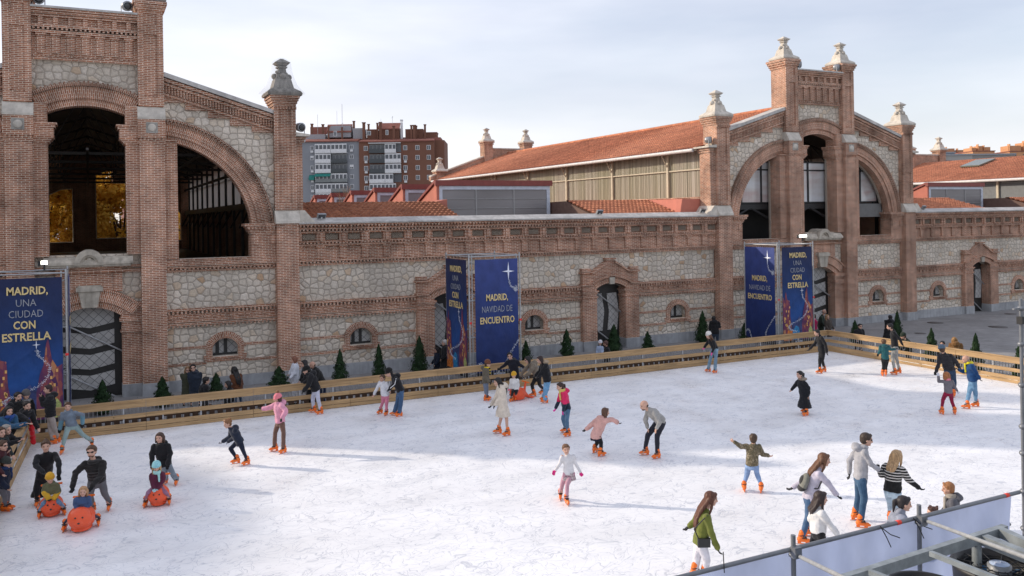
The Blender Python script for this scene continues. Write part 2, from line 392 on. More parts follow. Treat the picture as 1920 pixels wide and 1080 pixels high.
def quarter(cx, cz, r, a0, a1, n=16): return [(cx + r * math.cos(a0 + (a1 - a0) * i / n), cz + r * math.sin(a0 + (a1 - a0) * i / n)) for i in range(n + 1)]
def seg_arch(cx, half, zs, rise, n=12):
    """points of a segmental arch from right springing to left"""
    r = (half * half + rise * rise) / (2 * rise); cz = zs + rise - r; a = math.asin(min(1, half / r))
    return [(cx + r * math.sin(a - 2 * a * i / n), cz + r * math.cos(a - 2 * a * i / n)) for i in range(n + 1)], r, cz, a

def small_window(parent, x, fx, wmul=1.0):
    """brick-ringed low arched window; returns hole"""
    hw, z0, zs, rise = 0.5 * wmul, 1.10, 1.46, 0.36
    arch, r, cz, a = seg_arch(x, hw, zs, rise)
    hole = [(x - hw, z0), (x + hw, z0)] + arch
    m = MB(fx); m.box(x - hw - .24, x - hw, YW - .05, YW + .02, .92, zs + .02); m.box(x + hw, x + hw + .24, YW - .05, YW + .02, .92, zs + .02)
    m.box(x - hw - .30, x + hw + .30, YW - .07, YW + .02, .90, 1.02); m.box(x - hw, x + hw, YW - .12, YW + .3, 1.02, 1.09); dentils(m, x - hw, x + hw, YW - .10, YW, .96, 1.02, .12, .06)
    for sg in (-1, 1): m.box(x + sg * (hw + .24), x + sg * (hw + .34), YW - .05, YW + .02, 1.0, 1.16); m.box(x + sg * (hw + .24), x + sg * (hw + .32), YW - .05, YW + .02, 1.42, 1.58)
    sur = m.build('window_surround', BR, parent)
    m = MB(fx); m.ring(x, cz, r, r + .27, PI / 2 - a * 1.06, PI / 2 + a * 1.06, YW - .075, YW + .03, 14); m.build('arch', BRU, sur)
    w = MB(fx); w.poly([(x - hw - .02, z0 - .02), (x + hw + .02, z0 - .02)] + [(px, pz + .01) for px, pz in arch], YW + .30, YW + .34)
    wo = w.build('window', QUILT, parent)
    f = MB(fx)
    for dx in (-.30, .02): f.box(x + dx - .035, x + dx + .035 + .06, YW + .26, YW + .30, z0, zs + .33)
    f.box(x - hw, x + hw, YW + .25, YW + .29, z0, z0 + .09); f.build('frame', DARK, wo)
    return hole

def door_leaf(parent, x, hw, z1, fx, style, arch_pts):
    d = MB(fx); d.poly([(x - hw - .03, ZG), (x + hw + .03, ZG)] + arch_pts, YW + .35, YW + .40); do = d.build('door', DARK, parent)
    if style == 'chevron':
        p = MB(fx); zs = .30
        for k in range(4):
            h = .56; z = zs + k * .80; xl, xr = x - hw + .05, x + hw - .28; top = 0.0 if k < 3 else .18
            p.poly([(xl, z + .02), (x, z - .16), (xr, z + .02), (xr, z + h), (x, z + h - .16 + top * 1.7), (xl, z + h)], YW + .30, YW + .345)
        p.build('chevron_panel', QUILT, do)
    else:
        p = MB(fx)
        for x0 in (x - hw + .06, x + .06):
            p.poly([(x0 + .06, .75), (x0 + .62, .72), (x0 + .74, 1.7), (x0 + .60, 2.62), (x0 + .03, 2.60), (x0 + .16, 1.65)], YW + .30, YW + .345)
        p.build('door_panel', QUILT, do)
    b = MB(fx)
    for z in (2.85, .95):
        b.tube((x - hw - .1, YW + .18, z + .1), (x + hw + .15, YW + .18, z - 1.35 if z < 2 else z - 1.35), .035, 6)
    b.build('diagonal_brace', STEEL, do)
    return do

def floodlight(x, y, z, face, label, fx=None, big=True):
    t = thing('floodlight', label, 'floodlight', (x, y, z), 'floodlights on the brick halls')
    d = Vector(face).normalized(); q = d.to_track_quat('Z', 'Y').to_matrix()
    if big:
        m = MB(); m.lathe([(.10, -.22), (.17, -.15), (.19, 0), (.20, .12), (.17, .14)], (0, 0, .28), 14, m=q); m.build('lamp_housing', plain('grey_lamp', .30, .31, .32, .4, .5), t)
        m = MB(); m.lathe([(.145, .142), (.07, .155)], (0, 0, .28), 14, m=q); m.build('lens', plain('lens', .05, .055, .06, .15), t)
        m = MB(); s_ = q @ Vector((1, 0, 0)); 
        for k in (-1, 1): m.tube(s_ * .21 * k + Vector((0, 0, .28)), s_ * .21 * k + Vector((0, 0, .0)), .018, 6)
        m.tube(s_ * -.23 + Vector((0, 0, .01)), s_ * .23 + Vector((0, 0, .01)), .02, 6); m.build('bracket', STEEL, t)
    else:
        m = MB(); a = Vector(face); m.add([q @ Vector(p) + Vector((0, 0, .13)) for p in [(i * .19, j * .11, k * .05) for k in (-1, 1) for j in (-1, 1) for i in (-1, 1)]], [(0, 2, 3, 1), (4, 5, 7, 6), (0, 1, 5, 4), (2, 6, 7, 3), (0, 4, 6, 2), (1, 3, 7, 5)])
        m.build('lamp_housing', plain('grey_lamp', .30, .31, .32, .4, .5), t)
        m = MB(); m.add([q @ Vector(p) + Vector((0, 0, .13)) for p in [(i * .16, j * .085, .053) for j in (-1, 1) for i in (-1, 1)]], [(0, 1, 3, 2)]); m.build('lens', plain('lens', .05, .055, .06, .15), t)
        m = MB(); m.box(-.03, .03, -.03, .03, 0, .09); m.build('bracket', STEEL, t)
    return t

# ---------------------------------------------------------------- the gabled halls
def roof_sheet(name, mat, parent, x0, z0, x1, z1, y0, y1, nx=14, pitch=.23):
    """tiled slope from (x0,z0) to (x1,z1), running y0..y1; rolls run up the slope"""
    ny = int((y1 - y0) / pitch) * 4; v = []; f = []; dx, dz = x1 - x0, z1 - z0; ln = math.hypot(dx, dz); nxv, nzv = -dz / ln, dx / ln
    if nzv < 0: nxv, nzv = -nxv, -nzv
    rows = []
    for i in range(nx):
        rows += [(i / nx, .045), ((i + .97) / nx, .0)]
    for t, h in rows:
        for j in range(ny + 1):
            y = y0 + (y1 - y0) * j / ny; k = .05 * math.cos(2 * PI * (y - y0) / pitch) + h
            v.append((x0 + dx * t + nxv * k, y, z0 + dz * t + nzv * k))
    for i in range(len(rows) - 1):
        for j in range(ny): a = i * (ny + 1) + j; f.append((a, a + 1, a + ny + 2, a + ny + 1))
    m = MB(); m.add(v, f); return m.build(name, mat, parent)

def hall(cx, sx, label, back_y, open_hall, wmat, lights):
    fx = lambda p: (cx + p[0] * sx, p[1], p[2])
    t = thing('brick_hall', label, 'building', (0, 0, 0), 'gabled brick halls')
    # openings
    ho, r0, cz0, a0 = seg_arch(0, 1.35, 10.78, .30)
    centre = [(-1.35, 5.38), (1.35, 5.38)] + ho
    AC, AZ, RI, RO = 2.25, 6.0, 3.84, 4.70
    amax = math.acos((3.17 - AC) / RI)
    side = [(3.17, 5.1), (6.02, 5.1), (6.02, 6.0)] + quarter(AC, AZ, RI, 0.02, amax, 18)
    sidel = [(-x, z) for x, z in side]
    dar, dr, dcz, da = seg_arch(0, 1.12, 2.98, .38)
    door_hole = [(-1.12, ZG), (1.12, ZG)] + dar
    gable = [(-7.9, ZG), (7.9, ZG), (7.9, 10.3), (6.97, 11.0), (2.75, 12.32), (1.9, 12.5), (1.9, 14.6), (-1.9, 14.6), (-1.9, 12.5), (-2.75, 12.32), (-6.97, 11.0), (-7.9, 10.3)]
    wh = [small_window(t, x, fx) for x in (4.92, -4.92)]
    # door hole touches the bottom: split the outline there
    outline = [(-7.9, ZG), (-1.12, ZG)] + list(reversed(dar))[0:] + [(1.12, ZG)] + gable[1:]
    m = MB(fx); m.poly(outline, YW, YW + .55, [centre, side, sidel] + wh); m.build('wall', RUB, t)
    # pillars
    for s in (-1, 1):
        m = MB(fx)
        def bx(a, b, y0, y1, z0, z1): m.box(s * a, s * b, y0, y1, z0, z1)
        bx(1.81, 2.71, 35.92, YW + .6, .33, 10.0); bx(1.78, 2.74, 35.90, YW + .02, 9.62, 9.74); dentils(m, s * 1.79, s * 2.73, 35.87, 35.95, 9.74, 9.86, .12, .06); bx(1.77, 2.75, 35.86, YW + .03, 9.86, 10.58)
        bx(1.85, 2.68, 36.10, YW + .85, 10.58, 14.75)
        bx(1.80, 2.02, 36.03, 36.12, 11.1, 14.75); bx(2.50, 2.73, 36.03, 36.12, 11.1, 14.75); bx(2.02, 2.50, 36.03, 36.12, 11.1, 11.45); bx(2.02, 2.50, 36.04, 36.12, 13.9, 14.3)
        for k in range(4): bx(1.80 - .05 * k, 2.73 + .05 * k, 36.06 - .05 * k, YW + .9 + .05 * k, 14.72 + .12 * k, 14.84 + .12 * k)
        dentils(m, s * 2.05, s * 2.48, 36.05, 36.12, 11.45, 11.55, .12, .06)
        p = m.build('pillar', BR, t)
        m = MB(fx); m.poly([(35.84, 10.58), (35.84, 10.66), (36.08, 11.08), (YW + .2, 11.08), (YW + .2, 10.58)], s * 1.76, s * 2.76, ax='x'); m.build('sloped_block', LIME, p)
        m = MB(fx); m.box(s * 2.26 - .21, s * 2.26 + .21, 35.845, 35.88, 10.04, 10.46); m.build('stone_panel', stone(.42, .40, .36), p)
        m = MB(fx); m.ball((s * 2.26, 35.84, 10.25), .155, .06, .155, 14, 8); m.build('medallion', LIME, p)
        m = MB(fx); m.box(s * 1.78, s * 2.74, 35.88, YW + .6, ZG, .33); m.build('plinth', GRAN, p)
        pinnacle(cx + s * 2.265 * sx, 36.62, 15.22, .92, LIME if not open_hall else WEATH, p)
        # outer pillar
        m = MB(fx)
        bx(6.97, 7.87, 35.92, YW + .6, .33, 6.44); bx(6.97, 7.83, 36.10, YW + .8, 6.44, 11.72)
        bx(6.95, 7.15, 36.04, 36.12, 7.0, 11.72); bx(7.65, 7.85, 36.04, 36.12, 7.0, 11.72); bx(7.15, 7.65, 36.04, 36.12, 7.0, 7.3); bx(7.15, 7.65, 36.05, 36.12, 8.9, 9.2); bx(7.15, 7.65, 36.05, 36.12, 11.2, 11.7)
        bx(7.83, 8.15, 36.28, YW + .75, 6.5, 10.1); bx(7.83, 8.22, 36.22, YW + .8, 9.85, 9.95); bx(7.83, 8.28, 36.17, YW + .85, 9.98, 10.08)
        for k in range(4): bx(6.93 - .045 * k, 7.87 + .045 * k, 36.06 - .045 * k, YW + .82 + .045 * k, 11.34 + .11 * k, 11.45 + .11 * k)
        dentils(m, s * 6.9, s * 7.9, 35.98, 36.06, 11.2, 11.32, .12, .06)
        p = m.build('pillar', BR, t)
        m = MB(fx); m.poly([(35.83, 6.44), (35.83, 6.55), (36.09, 6.98), (YW + .1, 6.98), (YW + .1, 6.44)], s * 6.93, s * 7.93, ax='x'); m.poly([(7.93, 6.44), (8.62, 6.44), (8.15, 6.98), (7.93, 6.98)] if s > 0 else [(-7.93, 6.44), (-8.62, 6.44), (-8.15, 6.98), (-7.93, 6.98)], 35.98, YW + .8); m.build('sloped_block', LIME, p)
        m = MB(fx); m.poly([(7.8 * s, 10.10), (8.42 * s, 10.10), (8.42 * s, 10.19), (7.8 * s, 10.27)], 36.05, YW + .95); m.build('shoulder_cap', LIME, p)
        m = MB(fx); m.box(s * 6.94, s * 7.9, 35.88, YW + .6, ZG, .33); m.build('plinth', GRAN, p)
        pinnacle(cx + s * 7.4 * sx, 36.6, 11.79, 1.0 if not open_hall else 1.09, LIME if not open_hall else WEATH, p, netted=open_hall)
        # jambs and capitals
        m = MB(fx)
        bx(1.33, 1.81, 36.16, YW + .58, 5.35, 9.55); bx(2.71, 3.19, 36.16, YW + .58, 5.1, 9.73)
        for k in range(6): bx(1.33 - .045 * k, 1.80, 36.15 - .02 * k, YW + .59, 9.55 + .05 * k, 9.60 + .05 * k)
        bx(1.12, 1.80, 36.08, YW + .59, 9.85, 10.18); bx(1.00, 1.80, 36.02, YW + .60, 10.28, 10.36); bx(1.06, 1.80, 36.05, YW + .60, 10.18, 10.28)
        bx(2.72, 3.2, 36.10, YW + .56, 9.75, 9.83)
        bx(1.33, 1.80, 36.14, YW + .56, 10.36, 11.1); bx(1.4, 1.80, 36.12, YW, 10.36, 10.9)
        # capital under the springing of the big arch
        bx(5.99, 6.96, 36.20, YW + .57, 5.05, 5.98)
        for k in range(5): bx(6.03 - .055 * k, 6.96, 36.18 - .03 * k, YW + .58, 5.95 + .08 * k, 6.03 + .08 * k)
        bx(5.72, 6.96, 36.02, YW + .6, 6.35, 6.46); dentils(m, s * 5.8, s * 6.95, 36.0, 36.08, 6.23, 6.33, .14, .07)
        bx(6.05, 6.3, 36.15, YW, 5.6, 5.97); bx(6.75, 6.96, 36.15, YW, 5.6, 5.97)
        # sill strings
        bx(2.71, 6.97, 36.18, YW + .58, 4.82, 5.08); bx(2.72, 6.96, 36.25, YW, 4.72, 4.80); dentils(m, s * 2.72, s * 6.96, 36.2, 36.3, 4.66, 4.72)
        dentils(m, s * 3.2, s * 6.0, 36.12, 36.22, 5.02, 5.10, .15, .08); bx(2.71, 6.97, 36.30, YW, 4.58, 4.66)
        # mid band
        bx(2.71, 6.97, 36.24, YW, 3.02, 3.10); dentils(m, s * 2.72, s * 6.96, 36.22, 36.32, 2.90, 3.01); bx(2.72, 6.96, 36.32, YW, 2.56, 2.90); bx(2.72, 6.96, 36.27, YW, 2.44, 2.53)
        dentils(m, s * 2.72, s * 6.96, 36.26, 36.34, 2.36, 2.43); dentils(m, s * 2.72, s * 6.96, 36.24, 36.33, 2.74, 2.81, .31, .15)
        # thin strings beside the window
        for z0_, z1_ in ((1.46, 1.58), (.80, .92)):
            for a, b in ((2.71, 4.18), (5.66, 6.97)): bx(a, b, 36.375, YW, z0_, z1_)
        # door piers
        bx(1.10, 1.81, 36.2, YW + .5, .33, 2.35); bx(1.05, 1.81, 36.13, YW + .5, 2.35, 2.42); bx(1.09, 1.81, 36.16, YW + .5, 2.42, 2.60); bx(1.02, 1.81, 36.1, YW + .5, 2.78, 2.90); bx(1.10, 1.81, 36.2, YW + .5, 2.6, 2.78); bx(1.06, 1.81, 36.13, YW + .5, 2.90, 2.98)
        bx(1.12, 1.81, 36.24, YW, 2.98, 3.5)
        # upper small brickwork between door hood and pillar
        bx(1.14, 1.81, 36.22, YW, 4.86, 4.96); bx(1.14, 1.81, 36.26, YW, 4.66, 4.80); bx(.82, 1.14, 36.20, YW, 3.95, 4.86)
        m.build('brickwork', BR, t)
        m = MB(fx); bx(1.08, 1.81, 36.17, YW + .5, ZG, .33); bx(2.71, 6.97, 36.22, YW, ZG, .27); m.build('plinth', GRAN, t)
        # raking gable band: brick above the steps
        m = MB(fx)
        st = [(2.74, 12.25), (2.74, 11.33), (3.53, 11.33), (3.53, 11.05), (4.39, 11.05), (4.39, 10.77), (5.24, 10.77), (5.24, 10.48), (6.1, 10.48), (6.1, 10.24), (6.96, 10.24), (6.96, 10.95)]
        m.poly([(s * a, b) for a, b in st], 36.33, YW)
        for off, h, pr in ((-.03, .13, .16), (-.20, .10, .11), (-.62, .09, .10)):
            m.poly([(s * 2.74, 12.30 + off), (s * 6.96, 11.0 + off), (s * 6.96, 11.0 + off - h), (s * 2.74, 12.30 + off - h)], YW - .07 - pr, YW - .07)
        for k in range(38):
            x = 2.80 + k * .11; z = 12.30 - (x - 2.74) * .308
            m.poly([(s * x, z - .30), (s * (x + .055), z - .317), (s * (x + .055), z - .60), (s * x, z - .583)], 36.25, 36.335)
        for a, b, z in ((2.74, 3.53, 11.33), (3.53, 4.39, 11.05), (4.39, 5.24, 10.77), (5.24, 6.1, 10.48), (6.1, 6.96, 10.24)): m.box(s * (a - .0), s * (b - .0), 36.29, 36.34, z - .0, z + .07)
        m.build('stepped_brickwork', BR, t)
        m = MB(fx); m.poly([(s * 2.70, 12.32), (s * 6.99, 11.0), (s * 6.99, 11.16), (s * 2.70, 12.50)], YW - .3, YW + .75); m.build('coping', COPE, t)
        # big arch
        m = MB(fx); ar = math.acos(.0); e0 = 0.04
        a_in = math.acos((2.74 - AC) / 4.1); A0, A1 = (e0, a_in) if s > 0 else (PI - a_in, PI - e0)
        m.ring(s * AC, AZ, RI - .012, 4.08, A0, A1, YW - .02, YW + .56, 34)
        m.ring(s * AC, AZ, 4.06, 4.50, A0, A1, YW - .10, YW + .02, 34); m.ring(s * AC, AZ, 4.22, 4.27, A0, A1, YW - .12, YW, 34)
        m.build('arch', BRU, t)
        m = MB(fx); m.ring(s * AC, AZ, 4.50, 4.60, A0, A1, YW - .16, YW, 34); m.ring(s * AC, AZ, 4.62, 4.70, A0, A1, YW - .22, YW, 34)
        for k in range(46):
            a = A0 + (A1 - A0) * (k + .5) / 46; m.ring(s * AC, AZ, 4.55, 4.63, a - .007, a + .007, YW - .20, YW, 1)
        m.build('arch_moulding', brick(uv=True, dark=.75, bright=.65), t)
    # centre: arch over the tall opening, panel, door
    _, r1, cz1, a1 = seg_arch(0, 1.33, 10.765, .30)
    m = MB(fx); m.ring(0, cz1, r1, r1 + .28, PI / 2 - a1 * 1.0, PI / 2 + a1, YW - .06, YW + .57, 22)
    m.ring(0, cz1 - .05, r1 + .32, r1 + .78, PI / 2 - a1 * 1.12, PI / 2 + a1 * 1.12, YW - .14, YW, 22); m.build('arch', BRU, t)
    m = MB(fx); m.ring(0, cz1 - .05, r1 + .79, r1 + .93, PI / 2 - a1 * 1.13, PI / 2 + a1 * 1.13, YW - .22, YW, 22)
    for k in range(24):
        a = PI / 2 + a1 * 1.1 * (2 * (k + .5) / 24 - 1); m.ring(0, cz1 - .05, r1 + .92, r1 + .98, a - .009, a + .009, YW - .2, YW, 1)
    m.build('arch_moulding', brick(uv=True, dark=.75, bright=.65), t)
    m = MB(fx)
    m.box(-1.8, 1.8, 36.30, YW + .5, 12.78, 13.85); m.box(-1.8, 1.8, 36.24, YW + .5, 12.72, 12.82); dentils(m, -1.8, 1.8, 36.24, 36.31, 12.84, 12.90)
    for k in range(7):
        x = -1.5 + k * .5; m.box(x - .13, x + .13, 36.22, 36.31, 12.98, 13.62); m.box(x - .17, x + .17, 36.18, 36.31, 13.62, 13.72)
    m.box(-1.8, 1.8, 36.16, YW + .5, 13.72, 13.82); dentils(m, -1.8, 1.8, 36.12, 36.2, 13.84, 13.92); m.box(-1.8, 1.8, 36.14, YW + .5, 13.93, 14.02); m.box(-1.8, 1.8, 36.28, YW + .5, 14.02, 14.32)
    for k in range(7): x = -1.5 + k * .5; m.box(x - .08, x + .08, 36.16, 36.29, 14.03, 14.31)
    m.box(-1.8, 1.8, 36.14, YW + .55, 14.32, 14.40); m.box(-1.8, 1.8, 36.08, YW + .6, 14.42, 14.52); m.box(-1.8, 1.8, 36.2, YW + .5, 14.40, 14.42); m.box(-1.8, 1.8, 36.02, YW + .64, 14.53, 14.62)
    m.build('parapet_brickwork', BR, t)
    m = MB(fx); m.box(-1.82, 1.82, 35.98, YW + .68, 14.625, 14.70); m.build('coping', COPE, t)
    # door
    m = MB(fx); m.ring(0, dcz, dr, dr + .26, PI / 2 - da * 1.0, PI / 2 + da, YW - .15, YW + .5, 16); m.ring(0, dcz - .02, dr + .28, dr + .68, PI / 2 - da * 1.15, PI / 2 + da * 1.15, YW - .25, YW, 16); m.ring(0, dcz - .02, dr + .69, dr + .76, PI / 2 - da * 1.2, PI / 2 + da * 1.2, YW - .30, YW, 16); m.build('door_arch', BRU, t)
    m = MB(fx); m.box(-.81, .81, 36.22, YW, 3.9, 4.86); m.box(-1.2, 1.2, 36.16, YW, 4.86, 4.93); m.box(-1.25, 1.25, 36.1, YW, 4.70, 4.78); m.build('door_brickwork', BR, t)
    m = MB(fx); m.poly([(-.26, 3.38), (-.38, 4.0), (.38, 4.0), (.26, 3.38)], 36.0, YW); m.box(-.46, .46, 35.94, YW, 4.0, 4.16); m.box(-.40, .40, 35.98, YW, 4.16, 4.22); m.build('keystone', stone(.52, .47, .39, 3, .35), t)
    m = MB(fx); m.box(-1.45, 1.45, 36.0, YW + .1, 4.93, 5.02); m.box(-1.52, 1.52, 35.92, YW + .15, 5.02, 5.10); m.poly([(35.92, 5.1), (36.1, 5.30), (YW + .55, 5.34), (YW + .55, 5.1)], -1.52, 1.52, ax='x')
    m.ring(0, 5.08, .30, .50, 0, PI, 35.86, YW + .4, 16); m.ring(0, 5.08, .22, .30, 0, PI, 35.95, YW + .4, 16); m.box(-.5, .5, 35.88, YW, 5.0, 5.08); m.poly(quarter(0, 5.08, .23, 0, PI, 12), 36.05, YW + .3); m.ball((0, 36.03, 5.18), .12, .07, .12)
    m.build('door_hood', stone(.58, .52, .43, 3, .35), t)
    door_leaf(t, 0, 1.12, 3.3, fx, 'chevron', dar)
    # interior: floor, side walls, roof, back gable
    yb = back_y; W_ = 7.4
    for s in (-1, 1):
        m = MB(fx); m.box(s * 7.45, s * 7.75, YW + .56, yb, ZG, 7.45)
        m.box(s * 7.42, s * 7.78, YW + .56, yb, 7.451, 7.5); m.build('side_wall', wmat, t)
    # clerestory of ribbed translucent sheets
    s_ = NT('ribbed_sheet'); q = s_.n('ShaderNodeSeparateXYZ'); s_.l(s_.obj(), q.inputs[0])
    w_ = s_.ramp(s_.noise(s_.n('ShaderNodeCombineXYZ').outputs[0], 1), [(0, .5), (1, .5)])
    cy_ = s_.n('ShaderNodeCombineXYZ'); s_.l(q.outputs[1], cy_.inputs[0])
    fine = s_.ramp(s_.noise(cy_.outputs[0], 4.0, 3, rough=.9), [(.38, (.28, .26, .20)), (.5, (.60, .55, .43)), (.62, (.92, .88, .76))])
    wide = s_.ramp(s_.noise(cy_.outputs[0], .35, 2), [(.35, (.75, .75, .62)), (.62, (1.0, .97, .98))])
    cc_ = s_.mix(1, fine, wide, 'MULTIPLY'); CL = s_.fin(cc_, .35, spec=.5); tr_ = s_.n('ShaderNodeBsdfTranslucent', inp={0: (.75, .72, .66, 1)}); mz_ = s_.n('ShaderNodeMixShader', inp={0: .4}); s_.l(s_.b.outputs[0], mz_.inputs[1]); s_.l(tr_.outputs[0], mz_.inputs[2]); s_.l(mz_.outputs[0], s_.t.nodes['Material Output'].inputs[0])
    for s in (-1, 1):
        v = []; f = []; n = int((yb - YW - .9) / .085) * 2
        for j in range(n + 1):
            y = YW + .75 + j * .0425; k = .025 if (j // 2) % 2 else 0
            v += [(s * (7.60 + k), y, 7.5), (s * (7.60 + k), y, 10.22)]
        for j in range(n): f.append((2 * j, 2 * j + 2, 2 * j + 3, 2 * j + 1))
        m = MB(fx); m.add(v, f); m.build('clerestory_sheet', CL, t)
        m = MB(fx)
        k = 0; y = YW + 4.2
        while y < yb - 1:
            m.box(s * 7.64, s * 7.76, y - .09, y + .09, 7.5, 10.2); m.tube((s * 7.76, y, 9.3), (s * 8.25, y, 10.15), .035, 6); y += 5.9
        m.box(s * 7.66, s * 7.72, YW + .8, yb - .1, 9.0, 9.07)
        m.build('clerestory_post', plain('cream_steel', .52, .45, .33, .5), t)
        m = MB(fx)
        y = YW + 2
        while y < yb - 1:
            m.box(s * 7.30, s * 7.42, y - .10, y + .10, 3.0, 10.1)
            m.tube((s * 7.36, y, 7.3), (s * 6.9, y + 1.0, 6.2), .05, 5); y += 2.95
        m.box(s * 7.28, s * 7.40, YW + .8, yb - .2, 7.15, 7.45); m.box(s * 7.28, s * 7.40, YW + .8, yb - .2, 9.1, 9.25)
        m.build('inner_frame', DARK, t)
        # roof
        roof_sheet('roof', tiles(), t, cx + s * 8.35 * sx, 10.12, cx, 12.86, YW + .72, yb)
        m = MB(fx); m.poly([(s * 8.42, 10.0), (0, 12.70), (0, 12.76), (s * 8.42, 10.06)], YW + .7, yb); m.build('roof_lining', plain('dark_boards', .13, .10, .08, .8), t)
        m = MB(fx); m.tube((s * 8.45, YW + .95, 10.04), (s * 8.45, yb, 10.04), .10, 8); m.build('gutter', plain('white_gutter', .62, .60, .58, .5), t)
    m = MB(fx); m.tube((0, YW + .8, 12.93), (0, yb, 12.93), .12, 8); m.build('ridge_tiles', tiles(), t)
    m = MB(fx); y = YW + 5
    while y < yb - 2:
        m.box(-7.3, 7.3, y - .06, y + .06, 9.55, 9.68)
        for s in (-1, 1):
            m.tube((s * 7.3, y, 10.1), (0, y, 12.5), .06, 5)
            for k in range(4): xx = s * (1.6 + 1.6 * k); m.tube((xx, y, 9.6), (xx, y, 12.5 - abs(xx) * .325), .035, 5); m.tube((xx, y, 9.6), (xx - s * 1.6, y, 12.5 - abs(xx - s * 1.6) * .325), .03, 5)
        y += 5.9
    for xx in (-4.5, 0, 4.5): m.box(xx - .05, xx + .05, YW + 1, yb - .5, 9.45, 9.55)
    m.build('roof_truss', plain('dark_steel', .05, .043, .038, .6), t)
    # back gable
    if open_hall:
        bo, _, _, _ = seg_arch(1.75, 1.18, 10.45, .35)
        la = [(-4.6, 5.05), (-1.1, 5.05)] + [(-1.1, 9.35), (-1.9, 9.3), (-2.9, 8.8), (-3.7, 8.0), (-4.3, 7.0)]
        holes = [[(.57, 5.3), (2.93, 5.3)] + bo, la, [(4.6, 5.0), (7.3, 5.0), (7.3, 6.0), (7.0, 7.2), (6.4, 8.2), (5.5, 8.9), (4.6, 9.3)]]
    else:
        holes = [[(-.4, 5.3), (.5, 5.3), (.5, 6.6), (-.4, 6.6)], [(-4.0, 5.3), (-2.6, 5.3), (-2.6, 6.4), (-3.0, 6.9), (-4.0, 6.9)]]
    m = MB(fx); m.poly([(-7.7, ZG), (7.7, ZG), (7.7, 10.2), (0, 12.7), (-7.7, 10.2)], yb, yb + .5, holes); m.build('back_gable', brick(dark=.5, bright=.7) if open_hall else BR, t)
    if open_hall:
        m = MB(fx)
        for h in holes: 
            for i in range(len(h)): a, b = h[i], h[(i + 1) % len(h)]; m.tube((a[0], yb - .03, a[1]), (b[0], yb - .03, b[1]), .045, 5)
        m.build('opening_trim', plain('cream_trim', .55, .5, .4, .6), t)
    m = MB(fx)
    for s in (-1, 1):
        m.poly([(s * 8.5, 10.1), (s * 2.75, 12.0), (s * 2.75, 12.45), (s * 8.5, 10.45)], yb + .0, yb + .55)
        m.box(s * 1.8, s * 2.75, yb - .25, yb + .8, 9.8, 13.9); m.box(s * 1.72, s * 2.83, yb - .33, yb + .88, 13.72, 13.84); m.box(s * 1.66, s * 2.89, yb - .38, yb + .93, 13.9, 14.02)
        m.box(s * 7.0, s * 7.95, yb - .2, yb + .7, ZG, 10.9); m.box(s * 6.94, s * 8.01, yb - .26, yb + .76, 10.75, 10.85); m.box(s * 6.9, s * 8.05, yb - .3, yb + .8, 10.9, 11.0)
    m.box(-1.8, 1.8, yb, yb + .5, 12, 13.3); m.build('back_parapet', BR, t)
    m = MB(fx); m.box(-1.8, 1.8, yb - .08, yb + .58, 13.3, 13.42)
    for s in (-1, 1): m.poly([(s * 8.5, 10.46), (s * 2.75, 12.46), (s * 2.75, 12.6), (s * 8.5, 10.6)], yb - .08, yb + .62)
    m.build('coping', LIME, t)
    for s in (-1, 1):
        pinnacle(cx + s * 2.27 * sx, yb + .27, 14.02, .95, LIME, t); pinnacle(cx + s * 7.47 * sx, yb + .25, 11.0, .95, LIME, t)
    if open_hall:
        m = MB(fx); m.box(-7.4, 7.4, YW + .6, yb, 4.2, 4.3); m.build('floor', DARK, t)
    else:
        # glazed screen standing just behind the openings
        g = NT('polycarbonate_glazing'); qq = g.n('ShaderNodeSeparateXYZ'); g.l(g.obj(), qq.inputs[0])
        cc = g.ramp(g.noise(g.map(g.obj(), (.35, .35, 1.1)), 1.2, 3), [(.35, (.50, .38, .36)), (.5, (.56, .55, .54)), (.65, (.62, .64, .66))])
        rb = g.ramp(g.math('SINE', g.math('MULTIPLY', qq.outputs[0], 55.0)), [(0, .9), (1, 1.0)])
        G = g.fin(g.mix(1, cc, rb, 'MULTIPLY'), .12, spec=1.0)
        ys = YW + .75
        m = MB(fx); m.box(-7.3, 7.3, ys, ys + .05, 7.15, 9.45); m.build('glazed_screen', G, t)
        m = MB(fx)
        for x in (-6.6, -5.2, -3.7, -2.4, 0.0, 2.4, 4.4, 5.9): m.box(x - .05, x + .05, ys - .06, ys + .02, 7.1, 9.5)
        for z in (7.12, 9.0, 9.46): m.box(-7.3, 7.3, ys - .05, ys + .03, z - .04, z + .04)
        m.box(-7.3, 7.3, ys - .1, ys + .1, 6.75, 7.05)
        for x in (-4.6, 0, 4.6):
            for s in (-1, 1): m.tube((x, ys - .05, 6.85), (x + s * 2.1, ys - .05, 5.9), .09, 4)
        m.build('screen_frame', BLACKM, t)
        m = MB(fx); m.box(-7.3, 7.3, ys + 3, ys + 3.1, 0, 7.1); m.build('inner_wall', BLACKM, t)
        m = MB(fx)
        for s in (-1, 1): m.box(s * 3.19, s * 3.27, YW + .50, YW + .6, 5.1, 9.5); m.ring(s * AC, AZ, 3.74, 3.83, (.0 if s > 0 else PI - amax), (amax if s > 0 else PI), YW + .45, YW + .56, 20); m.box(s * 1.25, s * 1.33, YW + .50, YW + .59, 5.36, 10.3)
        m.build('opening_trim', TRIM, t)
        m = MB(fx); m.box(3.2, 6.0, ys - .3, ys - .25, 6.2, 7.0); m.build('blind', plain('grey_blind', .16, .16, .155, .8), t)
    for (x, y, z, fc, lb, bg_) in lights: floodlight(cx + x * sx, y, z, fc, lb, big=bg_)
    return t

